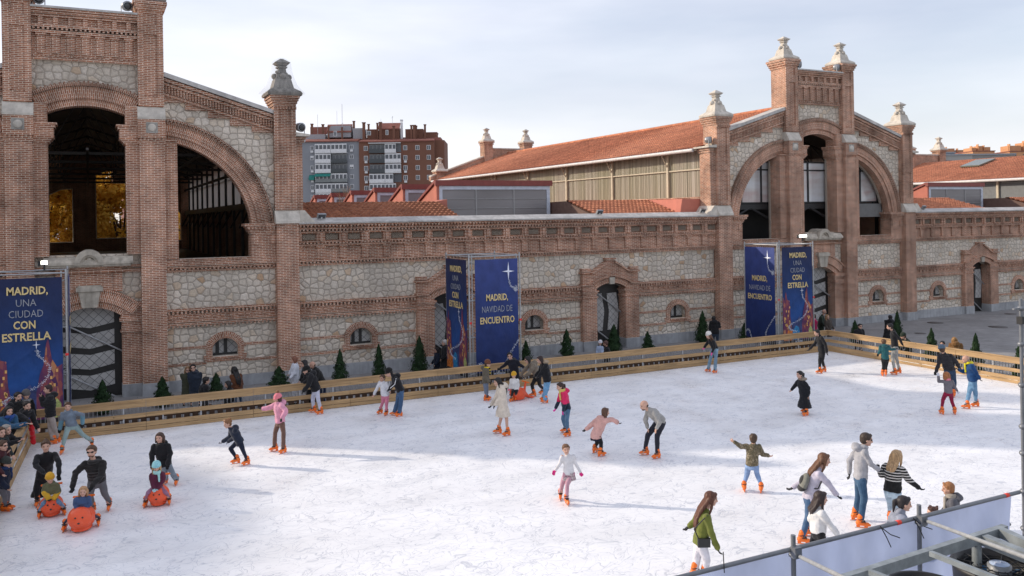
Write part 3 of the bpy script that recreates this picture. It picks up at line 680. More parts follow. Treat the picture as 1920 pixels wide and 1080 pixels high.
hall(0, 1.0, 'weathered brick hall at left with open arches and autumn trees seen through', 77, True, brick(dark=.4, bright=.4),
     [(-1.55, 36.3, 14.71, (.1, -1, -.3), 'round grey floodlight on the left hall parapet beside its left pillar', True), (1.45, 36.3, 14.71, (.25, -1, -.15), 'round grey floodlight on the left hall parapet beside its right pillar', True),
      (8.12, 36.5, 10.24, (.35, -1, -.15), 'round grey floodlight beside the netted stone pinnacle of the left hall', True)])
hall(37.85, .972, 'sunlit brick hall at right with clean pale pinnacles and glazed arches', 77, False, BR,
     [(-1.45, 36.3, 14.71, (1, -.6, 0), 'round dark floodlight between the two tallest pinnacles, left one', True), (1.55, 36.2, 14.71, (.8, -1, -.1), 'round white floodlight on the parapet at the right tall pillar', True),
      (-8.1, 36.4, 10.24, (1, -1, 0), 'round white floodlight on the left shoulder of the right hall', True), (8.15, 36.5, 10.24, (.8, -.8, .2), 'round grey floodlight on the right shoulder of the right hall', True)])

# ---------------------------------------------------------------- the low wings between the halls
def wing(x0, x1, label, wins, doors, dstyle, grille_n):
    t = thing('market_wing', label, 'building', (0, 0, 0), 'low brick wings')
    fx = None
    holes = [small_window(t, x, fx) for x in wins]
    out = [(x0, ZG)]
    arcs = {}
    for d in doors:
        ar, r, cz, a = seg_arch(d, .87, 2.92, .26); arcs[d] = (ar, r, cz, a)
        out += [(d - .87, ZG)] + list(reversed(ar)) + [(d + .87, ZG)]
    out += [(x1, ZG), (x1, 6.4), (x0, 6.4)]
    m = MB(); m.poly(out, YW, YW + .5, holes); m.build('wall', RUB, t)
    m = MB()
    # frieze
    m.box(x0, x1, 36.32, YW, 4.87, 6.02)
    m.box(x0, x1, 36.24, YW, 4.80, 4.88); dentils(m, x0, x1, 36.2, 36.32, 4.72, 4.79); m.box(x0, x1, 36.28, YW, 4.62, 4.71)
    n = grille_n; st = (x1 - x0) / n
    for i in range(n + 1):
        x = min(max(x0 + i * st, x0 + .08), x1 - .08); hw = .15 if 0 < i < n else .08
        m.box(x - hw, x + hw, 36.23, 36.32, 4.90, 5.38); m.box(x - hw - .05, x + hw + .05, 36.20, 36.32, 5.38, 5.46); m.box(x - hw * 1.2, x + hw * 1.2, 36.19, 36.32, 5.55, 6.0); m.box(x - .07, x + .07, 36.12, 36.2, 5.66, 6.0)
    m.box(x0, x1, 36.17, 36.32, 5.46, 5.54); dentils(m, x0, x1, 36.1, 36.2, 5.55, 5.62); m.box(x0, x1, 36.20, 36.32, 5.62, 5.68)
    m.box(x0, x1, 36.14, 36.40, 6.0, 6.08); dentils(m, x0, x1, 36.04, 36.2, 6.09, 6.17); m.box(x0, x1, 36.08, 36.40, 6.17, 6.25); dentils(m, x0, x1, 35.97, 36.1, 6.26, 6.33); m.box(x0, x1, 36.02, 36.40, 6.33, 6.40)
    # mid band and thin strings, broken at the doors
    cuts = sorted([(d - 1.66, d + 1.66) for d in doors]); a = x0; spans = []
    for c0, c1 in cuts: spans.append((a, c0)); a = c1
    spans.append((a, x1))
    for a, b in spans:
        m.box(a, b, 36.22, YW, 3.02, 3.10); dentils(m, a, b, 36.2, 36.32, 2.90, 3.01); m.box(a, b, 36.32, YW, 2.56, 2.90); m.box(a, b, 36.27, YW, 2.44, 2.53); dentils(m, a, b, 36.26, 36.34, 2.36, 2.43); dentils(m, a, b, 36.24, 36.33, 2.74, 2.81, .31, .15)
        ws = [w for w in wins if a < w < b]; c = a
        seg = []
        for w in ws: seg.append((c, w - .75)); c = w + .75
        seg.append((c, b))
        for z0_, z1_ in ((1.46, 1.58), (.80, .92)):
            for p, q in seg: m.box(p, q, 36.375, YW, z0_, z1_)
    for d in doors:
        ar, r, cz, aa = arcs[d]
        for s in (-1, 1):
            m.box(d + s * .85, d + s * 1.66, 36.12, YW + .45, .33, 2.46); m.box(d + s * .80, d + s * 1.66, 36.08, YW + .45, 2.46, 2.54); m.box(d + s * .85, d + s * 1.66, 36.12, YW + .45, 2.54, 2.68); m.box(d + s * .76, d + s * 1.66, 36.05, YW + .45, 2.76, 2.84); m.box(d + s * .82, d + s * 1.66, 36.08, YW + .45, 2.68, 2.76); m.box(d + s * .85, d + s * 1.66, 36.12, YW + .45, 2.84, 2.92); m.box(d + s * .89, d + s * 1.66, 36.12, YW, 2.92, 3.1)
            m.box(d + s * 1.12, d + s * 1.72, 36.02, YW, 3.10, 3.18); m.box(d + s * 1.18, d + s * 1.66, 36.12, YW, 3.78, 3.95); m.box(d + s * 1.12, d + s * 1.72, 36.04, YW, 3.68, 3.76)
            m.poly([(d + s * .22, 4.18), (d + s * 1.12, 3.66), (d + s * 1.12, 3.76), (d + s * .22, 4.28)], 36.04, YW)
        arch_in = [(p[0], p[1]) for p in ar]
        m.poly([(d - 1.64, 3.12), (d - .87, 2.92)] + list(reversed(arch_in))[1:-1] + [(d + .87, 2.92), (d + 1.64, 3.12), (d + 1.64, 3.7), (d + 1.1, 3.7), (d + .24, 4.2), (d + .24, 4.42), (d - .24, 4.42), (d - .24, 4.2), (d - 1.1, 3.7), (d - 1.64, 3.7)], 36.16, YW + .1)
        m.box(d - .28, d + .28, 36.06, YW, 4.34, 4.41)
    m.build('brickwork', BR, t)
    m = MB(); 
    for a, b in spans: m.box(a, b, 36.2, YW, ZG, .33)
    for d in doors:
        for s in (-1, 1): m.box(d + s * .83, d + s * 1.66, 36.07, YW + .44, ZG, .33)
    m.build('plinth', GRAN, t)
    m = MB(); m.poly([(35.96, 6.40), (35.94, 6.46), (36.5, 6.66), (36.98, 6.60), (36.98, 6.40)], x0, x1, ax='x'); m.build('coping', COPE, t)
    for i in range(n):
        c = x0 + (i + .5) * st; m = MB(); z0_, z1_ = 5.72, 5.93; hw = st / 2 - .23
        for k in range(7):
            xa = c - hw + 2 * hw * k / 6; m.tube((xa, 36.27, z0_), (min(xa + .28, c + hw), 36.27, z0_ + min(.27, c + hw - xa + .001)), .014, 4, cap=False); m.tube((xa, 36.27, z0_), (max(xa - .28, c - hw), 36.27, z0_ + min(.27, xa - c + hw + .001)), .014, 4, cap=False)
        m.box(c - hw, c + hw, 36.285, 36.30, z0_, z1_); m.build('vent_grille', plain('green_iron', .27, .22, .17, .7), t)
    for d in doors:
        ar, r, cz, aa = arcs[d]
        m = MB(); m.ring(d, cz, r, r + .28, PI / 2 - aa, PI / 2 + aa, 36.10, YW, 12); ab = seg_arch(d, 1.1, 3.16, .30)
        m.ring(d, ab[2], ab[1], ab[1] + .08, PI / 2 - ab[3], PI / 2 + ab[3], 36.0, 36.17, 12); m.build('door_arch', BRU, t)
        m = MB(); m.poly([(d - .12, 3.12), (d - .17, 3.5), (d + .17, 3.5), (d + .12, 3.12)], 36.0, YW); m.build('keystone', stone(.52, .47, .39, 3, .35), t)
        door_leaf(t, d, .87, 3.2, fx, dstyle, ar)
    return t
w1 = wing(7.88, 30.42, 'long low brick and rubble wing between the two gabled halls', (10.6, 19.15, 27.7), (14.8, 23.42), 'panel', 23)
w2 = wing(45.5, 68.0, 'low brick and rubble wing at far right beside the empty plaza', (48.05, 56.1), (51.95, 60.4), 'panel', 23)
w0 = wing(-30.4, -7.88, 'low brick and rubble wing running off beyond the left hall', (-27.7, -19.15, -10.6), (-23.42, -14.8), 'panel', 23)
LL = [(8.9, 'small box floodlight on the coping beside the left hall'), (22.85, 'small box floodlight on the middle of the coping behind the grey skylight'), (29.3, 'small box floodlight on the coping where it meets the right hall'), (46.6, 'small box floodlight on the right wing coping')]
for x, lb in LL: floodlight(x, 36.2, 6.60, (.2, -1, -.6), lb, big=False)

# wing roofs: tiled front slope and a row of saw-tooth skylights
RED = plain('red_render', .50, .175, .125, .85, 0, .1, 2); REDD = plain('dark_red_steel', .23, .05, .04, .5)
def polyglass():
    s = NT('skylight_sheet'); v = s.wallco()
    n = s.ramp(s.noise(s.map(v, (.3, 1, 1)), 1.0, 3), [(.3, (.20, .19, .19)), (.7, (.27, .26, .265))])
    return s.fin(n, .3, spec=.5)
PG = polyglass(); WHITEM = plain('white_steel', .55, .60, .68, .4)
def saw(x0, x1, y, t, wide=True):
    u = thing('sawtooth_skylight', None, 'skylight', (0, 0, 0), 'saw-tooth skylights on the wing roofs')
    yb = y + 5.2
    m = MB(); m.poly([(y, 6.5), (y, 8.25), (y + .25, 8.32), (yb, 6.5)], x0 - .0, x0 + .14, ax='x'); m.build('side_wall', RED, u); m = MB(); m.poly([(y, 6.5), (y, 8.25), (y + .25, 8.32), (yb, 6.5)], x1 - .14, x1, ax='x'); m.build('side_wall', RED, u)
    m = MB(); m.box(x0 - .1, x1 + .1, y - .12, y + .1, 8.25, 8.55); m.poly([(y + .1, 8.40), (y + .1, 8.55), (yb + .1, 6.55), (yb + .1, 6.45)], x0 - .1, x1 + .1, ax='x'); m.build('roof_edge', REDD, u)
    m = MB(); m.box(x0 + .3, x1 - .2, y + .02, y + .06, 6.5, 8.05); m.build('glazing', PG, u)
    m = MB()
    m.box(x0 + .14, x0 + .32, y - .03, y + .08, 6.5, 8.25); m.box(x1 - .22, x1 - .02, y - .03, y + .08, 6.5, 8.25); m.box(x0 + .32, x1 - .22, y - .04, y + .08, 8.05, 8.24)
    m.build('white_frame', WHITEM, u)
    m = MB()
    for k in (1, 2): x = x0 + (x1 - x0) * k / 3; m.box(x - .04, x + .04, y - .015, y + .02, 6.5, 8.05)
    for z in (7.05, 7.55): m.box(x0 + .32, x1 - .22, y - .01, y + .02, z - .015, z + .015)
    m.build('mullion', plain('grey_bar', .33, .33, .33, .5), u)
    return u
names = ['largest saw-tooth skylight with a wide grey glazed front behind the coping', 'second saw-tooth skylight, just left of the largest one', 'third saw-tooth skylight in the row, in front of the brick flats', 'fourth saw-tooth skylight, between its larger and smaller neighbours near the grey flats', 'fifth saw-tooth skylight in front of the grey flats, second smallest', 'smallest and farthest saw-tooth skylight beside the left hall']
for k in range(6): saw(16.4, 23.2, 41.9 + k * 5.35, w1)['label'] = names[k]
saw(54.5, 60.65, 42, w2)['label'] = 'saw-tooth skylight with grey-brown glazing above the right wing'
def wing_roof(x0, x1, t, skip):
    for a, b in skip: 
        # roll direction runs front to back: sheet generated along x
        n = int((b - a) / .24) * 6; v = []; f = []; rows = []
        for i in range(9): rows += [(i / 9, .09), ((i + .93) / 9, 0)]
        for tt, h in rows:
            for j in range(n + 1):
                x = a + (b - a) * j / n; k = .05 * abs(math.cos(PI * (x - a) / .24)) * 1.4 + h; v.append((x, 37.0 + 3.4 * tt, 6.42 + .93 * tt + k))
        for i in range(len(rows) - 1):
            for j in range(n): q = i * (n + 1) + j; f.append((q, q + 1, q + n + 2, q + n + 1))
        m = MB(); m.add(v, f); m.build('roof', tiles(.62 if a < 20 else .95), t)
    fm = plain('roof_felt', .16, .10, .08, .9)
    m = MB(); m.poly([(40.4, 7.36), (77, 6.9), (77, 6.4), (37.0, 6.3), (36.95, 6.38)], x0, skip[0][1], ax='x')
    if len(skip) > 1: m.poly([(40.4, 7.36), (77, 6.9), (77, 6.4), (37.0, 6.3), (36.95, 6.38)], skip[1][0], x1, ax='x'); m.poly([(77, 6.45), (77, 6.3), (36.95, 6.3), (36.95, 6.45)], skip[0][1], skip[1][0], ax='x')
    m.build('flat_roof', fm, t)
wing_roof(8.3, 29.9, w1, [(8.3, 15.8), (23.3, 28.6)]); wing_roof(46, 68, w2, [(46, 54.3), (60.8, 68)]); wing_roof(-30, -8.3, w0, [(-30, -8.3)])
m = MB(); m.poly([(15.82, 6.4), (16.38, 6.4), (16.38, 7.5), (15.82, 7.40)], 40.4, 41.8); m.build('roof_upstand', RED, w1)
m = MB(); m.poly([(28.55, 6.4), (30.3, 6.4), (30.3, 7.38), (28.75, 7.38)], 37.2, 40.4); m.box(28.8, 30.3, 40.4, 77, 7.2, 7.38); m.build('roof_upstand', RED, w1)

# next hall to the right, only its roof and back parapet rise above the wing
def far_hall(cx):
    t = thing('tiled_hall', 'distant tiled hall roof with a roof window and brick parapet, far right', 'building', (0, 0, 0), 'gabled brick halls'); fx = lambda p: (cx + p[0], p[1], p[2]); yf = 30.0; yb = 58.5
    for s in (-1, 1):
        roof_sheet('roof', tiles(), t, cx + s * 8.3, 9.0, cx, 11.3, 41, yb)
        m = MB(fx); m.tube((s * 8.35, 41, 8.92), (s * 8.35, yb, 8.92), .12, 8); m.build('gutter', plain('white_gutter', .62, .60, .58, .5), t)
        m = MB(fx); m.box(s * 7.4, s * 7.7, 41, yb, ZG, 8.95); m.build('side_wall', plain('grey_sheet', .14, .15, .155, .5), t)
        m = MB(fx)
        for k in range(5): y = 42 + k * 3.7; m.box(s * 7.7, s * 7.85, y - .1, y + .1, 7.2, 8.9)
        m.build('wall_post', plain('cream_steel', .52, .45, .33, .5), t)
        m = MB(fx); m.box(s * 1.9, s * 2.8, yb - .2, yb + .7, 8, 12.6); m.box(s * 1.8, s * 2.9, yb - .3, yb + .8, 12.45, 12.6); m.build('pillar', BR, t)
        pinnacle(cx + s * 2.35, yb + .25, 12.6, .95, LIME, t)
    m = MB(fx); m.poly([(-8.3, 8.9), (8.3, 8.9), (1.9, 11.0), (1.9, 12.05), (-1.9, 12.05), (-1.9, 11.0)], yb, yb + .5); m.build('back_gable', BR, t)
    m = MB(fx); m.box(-1.9, 1.9, yb - .06, yb + .56, 12.05, 12.17); m.poly([(-8.4, 8.95), (-2.8, 11.1), (-2.8, 11.3), (-8.4, 9.2)], yb - .05, yb + .6); m.build('coping', LIME, t)
    m = MB(fx); m.box(-7.5, 7.5, 41, 41.2, ZG, 9.0); m.poly([(-7.5, 9), (7.5, 9), (0, 11.2)], 41, 41.2); m.build('front_wall', BR, t)
    n = Vector((-.27, 0, .96)); a = Vector((cx - 3.6, 50.2, 11.3 - 3.6 * .277 + .12)); b = Vector((cx - 1.3, 50.2, 11.3 - 1.3 * .277 + .12)); m = MB(); d = Vector((0, 1.9, 0)); h = n * .12
    m.add([a, b, b + d, a + d, a + h, b + h, b + d + h, a + d + h], [(3, 2, 1, 0), (4, 5, 6, 7), (0, 1, 5, 4), (1, 2, 6, 5), (2, 3, 7, 6), (3, 0, 4, 7)]); m.build('roof_window', plain('green_glass', .16, .18, .15, .2), t)
far_hall(75.7)
# ---------------------------------------------------------------- where a point of the photograph lies in the place
FWD = Vector((math.sin(YAW), math.cos(YAW), 0)); RGT = Vector((math.cos(YAW), -math.sin(YAW), 0)); EYEP = Vector((0, 0, EYE))
CR_, SR_ = math.cos(ROLL), math.sin(ROLL)
def ray(x, y):
    a, b = x - 960, y - 405; u, v = a * CR_ - b * SR_, a * SR_ + b * CR_
    return FWD + RGT * (u / FPX) + Vector((0, 0, -v / FPX))
def at_z(x, y, z): r = ray(x, y); return EYEP + r * ((z - EYE) / r.z)
def at_y(x, y, Y): r = ray(x, y); return EYEP + r * (Y / r.y)
def at_d(x, y, d): return EYEP + ray(x, y) * d

# ---------------------------------------------------------------- flats far behind
def flats(name_px, d, w, z1, wallc, label, spec):
    """a block facing the camera: local x to the right, local y away"""
    p = at_d(name_px, 405, d); t = thing('apartment_building', label, 'building', (p.x, p.y, 0), 'blocks of flats in the distance', -YAW)
    wm = plain('flat_wall', *wallc, .9, 0, .06, .3); dep = 13
    m = MB(); m.box(0, w, 0, dep, -1, z1); m.build('wall', wm, t)
    return t, wm, dep
RT = plain('red_roofing', .26, .10, .075, .85, 0, .15, .5); GL = plain('dark_glass', .09, .10, .115, .2); WP = plain('white_joinery', .66, .67, .68, .5); RAIL = plain('dark_rail', .06, .07, .075, .5)
BLK = plain('brown_brick_flat', .185, .085, .055, .9, 0, .08, .3)
def win(t, x, z, w=1.1, h=1.25, ac=False, shut=0.0):
    m = MB(); m.box(x - w / 2, x + w / 2, -.06, .02, z, z + h); f = m.build('window', WP, t)
    m = MB(); n = 2; 
    for k in range(n): xa = x - w / 2 + .12 + k * (w - .16) / n; m.box(xa, xa + (w - .16) / n - .1, -.09, -.061, z + .1, z + h - .12 - shut * (h - .3))
    m.build('pane', GL, f)
    if ac: m = MB(); m.box(x - .35, x + .45, -.45, -.07, z - .75, z - .15); m.build('air_conditioner', WP, f)
def gallery(t, x0, x1, z, kind, awn=None):
    m = MB(); m.box(x0, x1, -1.1, -.02, z - .25, z); 
    m.build('balcony', RAIL if kind != 'w' else WP, t)
    m = MB(); m.box(x0, x1, -1.15, -1.1, z, z + .9 if kind != 'dark' else z + .95); m.build('balustrade', plain('rail_glass', .20, .22, .22, .4) if kind == 'g' else (RAIL if kind == 'dark' else WP), t)
    if kind != 'dark':
        m = MB(); m.box(x0, x1, -.9, -.7, z + .0, z + 2.45); f = m.build('glazed_gallery', WP, t)
        m = MB(); n = max(2, int((x1 - x0) / .95)); st = (x1 - x0) / n
        for k in range(n): m.box(x0 + k * st + .18, x0 + (k + 1) * st - .12, -.94, -.89, z + .95, z + 2.1)
        m.build('pane', GL, f)
    else:
        m = MB(); m.box(x0 + .05, x1 - .05, -.3, -.15, z, z + 2.3); f = m.build('glazed_gallery', plain('grey_gallery', .20, .21, .215, .5), t)
        m = MB(); n = max(2, int((x1 - x0) / 1.1)); st = (x1 - x0) / n
        for k in range(n): m.box(x0 + k * st + .15, x0 + (k + 1) * st - .2, -.34, -.29, z + .3, z + 2.0)
        m.build('pane', GL, f)
    if awn: m = MB(); m.poly([(-.9, z + 2.45), (-1.9, z + 1.7), (-1.9, z + 1.55), (-.9, z + 2.3)], x0, x0 + (x1 - x0) * awn, ax='x'); m.build('awning', plain('green_awning', .015, .19, .16, .7), t)
def chimneys(t, pts, mat):
    for x, y, z0, h, w in pts:
        m = MB(); m.box(x - w / 2, x + w / 2, y - w / 2, y + w / 2, z0, z0 + h); m.box(x - w * .7, x + w * .7, y - w * .7, y + w * .7, z0 + h, z0 + h + .25); m.build('chimney', mat, t)
D = 245; K = D / FPX
GR = plain('grey_wall', .25, .265, .29, .9, 0, .05, .3)
def zpx(y, x): r = ray(x, y); return EYE + r.z * D
t, wm, dp = flats(545, D, (675 - 545) * K, zpx(266, 620), (.25, .265, .29), 'grey block of flats with green awnings and white glazed galleries', None)
g0 = (572 - 545) * K
X = lambda px: (px - 545) * K
zt = zpx(266, 620)
for i, y in enumerate((286, 304.5, 323, 341.5, 360, 378)):
    z = zpx(y, 620); kk = [('w', 'w'), ('w', 'dark'), ('w', 'dark'), ('g', 'g'), ('w', 'g'), ('g', 'g')][i]
    gallery(t, X(593.5), X(623), z, kk[0], .98 if i == 3 else None); gallery(t, X(623.5), X(653), z, kk[1])
    win(t, X(587), z + .75, 1.0, 1.2, i != 1, .5 * (i == 1)); win(t, X(661), z + .9, 1.1, 1.2, i in (0,), .6 * (i == 2))
m = MB(); zz = zpx(334, 590); m.poly([(-.1, zz + .9), (-1.2, zz), (-1.2, zz - .6), (-.1, zz - .6)], X(581.5), X(592), ax='x'); m.build('awning', plain('green_awning', .015, .19, .16, .7), t)
m = MB(); m.poly([(-.5, zt), (-.5, zt + .35), (8, zt + 2.0), (8, zt)], -.2, X(674.5), ax='x'); m.build('roof', RT, t)
m = MB(); m.poly([(X(611), zt + 1.6), (X(611), zt + 3.4), (X(619), zt + 5.0), (X(656), zt + 5.0), (X(656), zt + 1.6)], 3.5, 10); m.box(X(660), X(680), 3.6, 9, zt + 1, zt + 4.2); m.box(X(570), X(607), 3.7, 10, zt + 1.0, zt + 2.6); m.build('penthouse', plain('pale_render', .34, .345, .36, .9), t)
m = MB(); m.poly([(3.3, zt + 3.3), (5.5, zt + 5.6), (5.5, zt + 5.2), (3.3, zt + 3.0)], X(609.5), X(657), ax='x'); m.build('penthouse_roof', RT, t); m = MB(); m.box(X(572), X(607), 8.0, 8.6, zt + 3.0, zt + 5.2); m.build('penthouse_roof', RT, t)
win(t, X(631), zt + 1.6, .9, 1.5); chimneys(t, [(X(661.5), 4, zt + 1.2, 4.9, .55), (X(580), 5, zt + 3, 2.6, .6), (X(601), 5, zt + 3, 2.4, .6), (X(615), 2.6, zt + 1.0, 3.6, .4), (X(640.5), 2.6, zt + 1.0, 3.2, .4)], BLK)
m = MB(); m.tube((X(638), 5, zt + 4), (X(638), 5, zt + 11.5), .07, 5); m.tube((X(636.5), 5, zt + 5.6), (X(640), 5, zt + 5.9), .05, 4); m.tube((X(591), 5, zt + 2), (X(591), 5, zt + 8.5), .05, 5); m.tube((X(628), 5, zt + 5), (X(628), 5, zt + 9.5), .04, 5); m.build('antenna', STEEL, t)
# brick block
zb = zpx(266, 750)
t, wm, dp = flats(675, D - .5, (816 - 675) * K, zb, (.185, .085, .055), 'brown brick block of flats with white galleries and many chimneys', None)
X = lambda px: (px - 675) * K
m = MB(); m.box(X(816) + .01, X(834), 1.8, 15, -1, zpx(262, 820)); m.build('rear_wing', wm, t)
for i, y in enumerate((285.5, 304, 323, 341.5, 360)):
    z = zpx(y, 750)
    for px in (688, 761.5, 784.5, 805.5):
        if px > 780 and i == 4: continue
        win(t, X(px), z + .55, 1.15, 1.35, px in (688, 761.5) and i not in (0,), (.55 if (i * 3 + int(px)) % 3 == 0 else 0))
    a = [('dark', 'w'), ('dark', 'w'), ('dark', 'w'), ('w', 'w'), ('w', 'w')][i]
    gallery(t, X(694.5), X(723.5), z, a[0]); gallery(t, X(724), X([745, 754, 754, 739, 744][i]), z, a[1])
    if i in (0, 3): m = MB(); m.box(X(739 if i == 3 else 745), X(754), -.1, -.02, z, z + 2.4); m.build('loggia', GL, t)
    if i == 0: m = MB(); m.box(X(694), X(754), -1.3, -.02, z + 2.5, z + 2.7); m.build('canopy', WP, t)
m = MB(); m.poly([(-.5, zb), (-.5, zb + .35), (8, zb + 2.0), (8, zb)], .1, X(816), ax='x'); m.box(X(816), X(827), 2, 9, zb + .1, zb + 1.3); m.build('roof', RT, t)
m = MB(); m.box(X(686), X(704), 4, 10, zb + 1, zb + 3.9); m.box(X(709), X(748), 3.6, 10, zb + 1, zb + 4.4); m.box(X(759), X(793), 4, 10, zb + 1, zb + 4.0); m.box(X(790), X(818), 5, 10, zb + 1, zb + 2.9); m.build('penthouse', BLK, t)
m = MB(); m.poly([(3.3, zb + 4.2), (5.2, zb + 6.0), (5.2, zb + 5.6), (3.3, zb + 3.9)], X(708), X(749), ax='x'); m.build('penthouse_roof', RT, t); m = MB(); m.box(X(685), X(705), 3.9, 10, zb + 3.9, zb + 4.1); m.build('penthouse_roof', RT, t); m = MB(); m.box(X(789), X(819), 4.9, 10, zb + 2.9, zb + 3.1); m.build('penthouse_roof', RT, t)
m = MB(); m.box(X(750), X(754), 4, 4.8, zb + 1, zb + 6.0); m.box(X(749.5), X(754.5), 3.9, 4.9, zb + 6.3, zb + 6.8); m.build('flue', WP, t)
chimneys(t, [(X(681.5), 3, zb + .5, 5.3, .75), (X(689.5), 4, zb + 3, 2.4, .5), (X(707), 3.2, zb + 1, 4.6, .5), (X(714), 2, zb + .6, 5.1, .7), (X(739), 2, zb + .6, 3.9, .6), (X(771.5), 3, zb + .6, 4.2, .55), (X(777), 3, zb + .6, 4.2, .8), (X(781), 3.2, zb + .6, 4.0, .4), (X(797.5), 2.6, zb + .5, 4.4, .55)], BLK)
win(t, X(694), zb + 2.0, 1.2, 1.2); win(t, X(728), zb + 2.0, .8, 1.4)
m = MB(); m.tube((X(734), 5, zb + 5), (X(734), 5, zb + 8), .05, 5); m.tube((X(732.5), 5, zb + 7.4), (X(735.5), 5, zb + 7.8), .05, 4); m.tube((X(712), 5, zb + 4), (X(712), 5, zb + 7.3), .04, 5); m.build('antenna', STEEL, t)

# roofs beyond the far hall on the right
def far_block(px0, px1, ytop, d, col, label, extra=()):
    p = at_d(px0, 405, d); w = (px1 - px0) * d / FPX; zt = EYE + ray((px0 + px1) / 2, ytop).z * d
    t = thing('distant_building', label, 'building', (p.x, p.y, 0), 'buildings beyond the far roof', -YAW)
    c = plain('far_wall', *col, .9, 0, .08, .4); m = MB(); m.box(0, w, 0, 14, -1, zt); m.build('wall', c, t)
    m = MB(); m.box(-.2, w + .2, -.2, 14.2, zt, zt + .3); m.build('roof', RT if col[0] > col[2] * 1.6 else plain('grey_roof', .3, .31, .33, .8), t)
    for a, b, h in extra:
        m = MB(); m.box(w * a, w * b, 2, 7, zt + .3, zt + .3 + h); m.box(w * (a + .01), w * (a + .03), 1.5, 3, zt + .3, zt + .9 + h); m.build('roof_hut', c, t)
    n = max(2, int(w / 3.2))
    for k in range(n):
        m = MB(); xa = (k + .25) * w / n; m.box(xa, xa + 1.4, -.05, .02, zt - 2.2, zt - .9); m.build('window', GL, t)
far_block(1764, 1825, 291.5, 160, (.36, .35, .33), 'low pale modern building with a glazed strip beyond the far roof')
far_block(1770, 1792, 287, 210, (.20, .24, .31), 'blue-grey building end rising beside the far pinnacle')
far_block(1820, 1905, 290.5, 190, (.27, .265, .25), 'long flat grey-roofed building beyond the far tiled roof')
far_block(1776, 1818, 287, 320, (.50, .27, .15), 'small orange rooftops, leftmost on the right-hand horizon', ((.1, .5, 1.6), (.6, .95, 1.0)))
far_block(1826, 1867, 284, 300, (.55, .28, .14), 'orange rooftop cluster with chimneys in the middle of the horizon', ((.05, .3, 1.2), (.35, .6, 1.8), (.62, .95, 1.4)))
far_block(1895, 1975, 284, 300, (.55, .28, .14), 'orange rooftop cluster at the right edge of the picture', ((.05, .35, 2.0), (.4, .8, 3.0)))
# unseen slab added at far left, outline shaped to shade the rink corner
t = thing('apartment_building', 'unseen brick slab beyond the left wing, added to shade the rink corner', 'building', (-47, 56, 0), 'blocks of flats in the distance')
m = MB(); m.poly([(-28, ZG), (10.5, ZG), (10.5, 20.8), (6.2, 24.6), (-1.5, 27.8), (-28, 31)], 0, 3); m.build('wall', BLK, t)
m = MB(); m.poly([(-28, 31.0), (-1.5, 27.8), (6.2, 24.6), (10.5, 20.8), (10.8, 21.0), (6.4, 24.9), (-1.4, 28.1), (-28, 31.3)], -.2, 3.2); m.build('roof', RT, t)

# ---------------------------------------------------------------- foliage
def leaf_mesh(name, n, fn, size, mat_idx=None, seed=1):
    rnd = random.Random(seed); v = []; f = []
    for i in range(n):
        p, nrm, sz = fn(rnd); sz = sz * size
        a = nrm.orthogonal().normalized(); b = nrm.cross(a); th = rnd.random() * 6.28; a, b = a * math.cos(th) + b * math.sin(th), b * math.cos(th) - a * math.sin(th)
        o = len(v); v += [p - a * sz * .5, p + b * sz * .35, p + a * sz * .6, p - b * sz * .35]; f.append((o, o + 1, o + 2, o + 3))
    me = bpy.data.meshes.new(name); me.from_pydata([tuple(q) for q in v], [], f); return me
def leaf_mat(name, stops, sc=3.0, tr=0.25):
    s = NT(name); o = s.obj(); c = s.ramp(s.noise(o, sc, 4, rough=.7), stops)
    s.b.inputs['Transmission Weight'].default_value = 0; 
    t = s.n('ShaderNodeBsdfTranslucent'); s.l(c, t.inputs[0]); x = s.n('ShaderNodeMixShader', inp={0: tr}); s.fin(c, .7, spec=.25)
    s.l(s.b.outputs[0], x.inputs[1]); s.l(t.outputs[0], x.inputs[2]); s.l(x.outputs[0], s.t.nodes['Material Output'].inputs[0]); return s.m
CON = leaf_mat('conifer_green', [(.25, (.010, .024, .010)), (.5, (.022, .052, .018)), (.75, (.050, .095, .032))], 5, .15)
AUT = leaf_mat('autumn_leaves', [(.25, (.30, .17, .03)), (.40, (.62, .36, .05)), (.55, (.80, .56, .10)), (.8, (.90, .74, .26))], 1.2, .5)
GRN = leaf_mat('green_leaves', [(.3, (.03, .06, .015)), (.7, (.10, .15, .03))], 1.2, .3)
BARK = plain('bark', .10, .075, .055, .95, 0, .25, 6)
def conifer_variant(k):
    rnd0 = random.Random(40 + k); lobes = [(rnd0.uniform(0, 6.28), rnd0.uniform(.15, .8), rnd0.uniform(.75, 1.2)) for _ in range(14)]
    def fn(r):
        h = r.random() ** 1.35; a = r.random() * 6.283
        rad = (1 - h) ** .75 * (1 if h > .12 else .75 + 2 * h)
        l = 1.0
        for (la, lh, lm) in lobes:
            d = abs((a - la + PI) % (2 * PI) - PI); 
            if d < .55 and abs(h - lh) < .13: l = lm
        rr = rad * .44 * l * (1 - .5 * r.random() ** 1.6) * (1.28 if r.random() < .05 else 1) * (.9 + .2 * math.sin(h * 22 + 5 * math.sin(a))); z = h + r.uniform(-.02, .02)
        n = Vector((math.cos(a) + r.uniform(-.6, .6), math.sin(a) + r.uniform(-.6, .6), r.uniform(-.2, .9))).normalized()
        return Vector((rr * math.cos(a), rr * math.sin(a), z)), n, r.uniform(.6, 1.3)
    return leaf_mesh('conifer_crown', 3400, fn, .058, seed=k)
CV = [conifer_variant(k) for k in range(4)]
for me in CV: me.materials.append(CON)
core = []
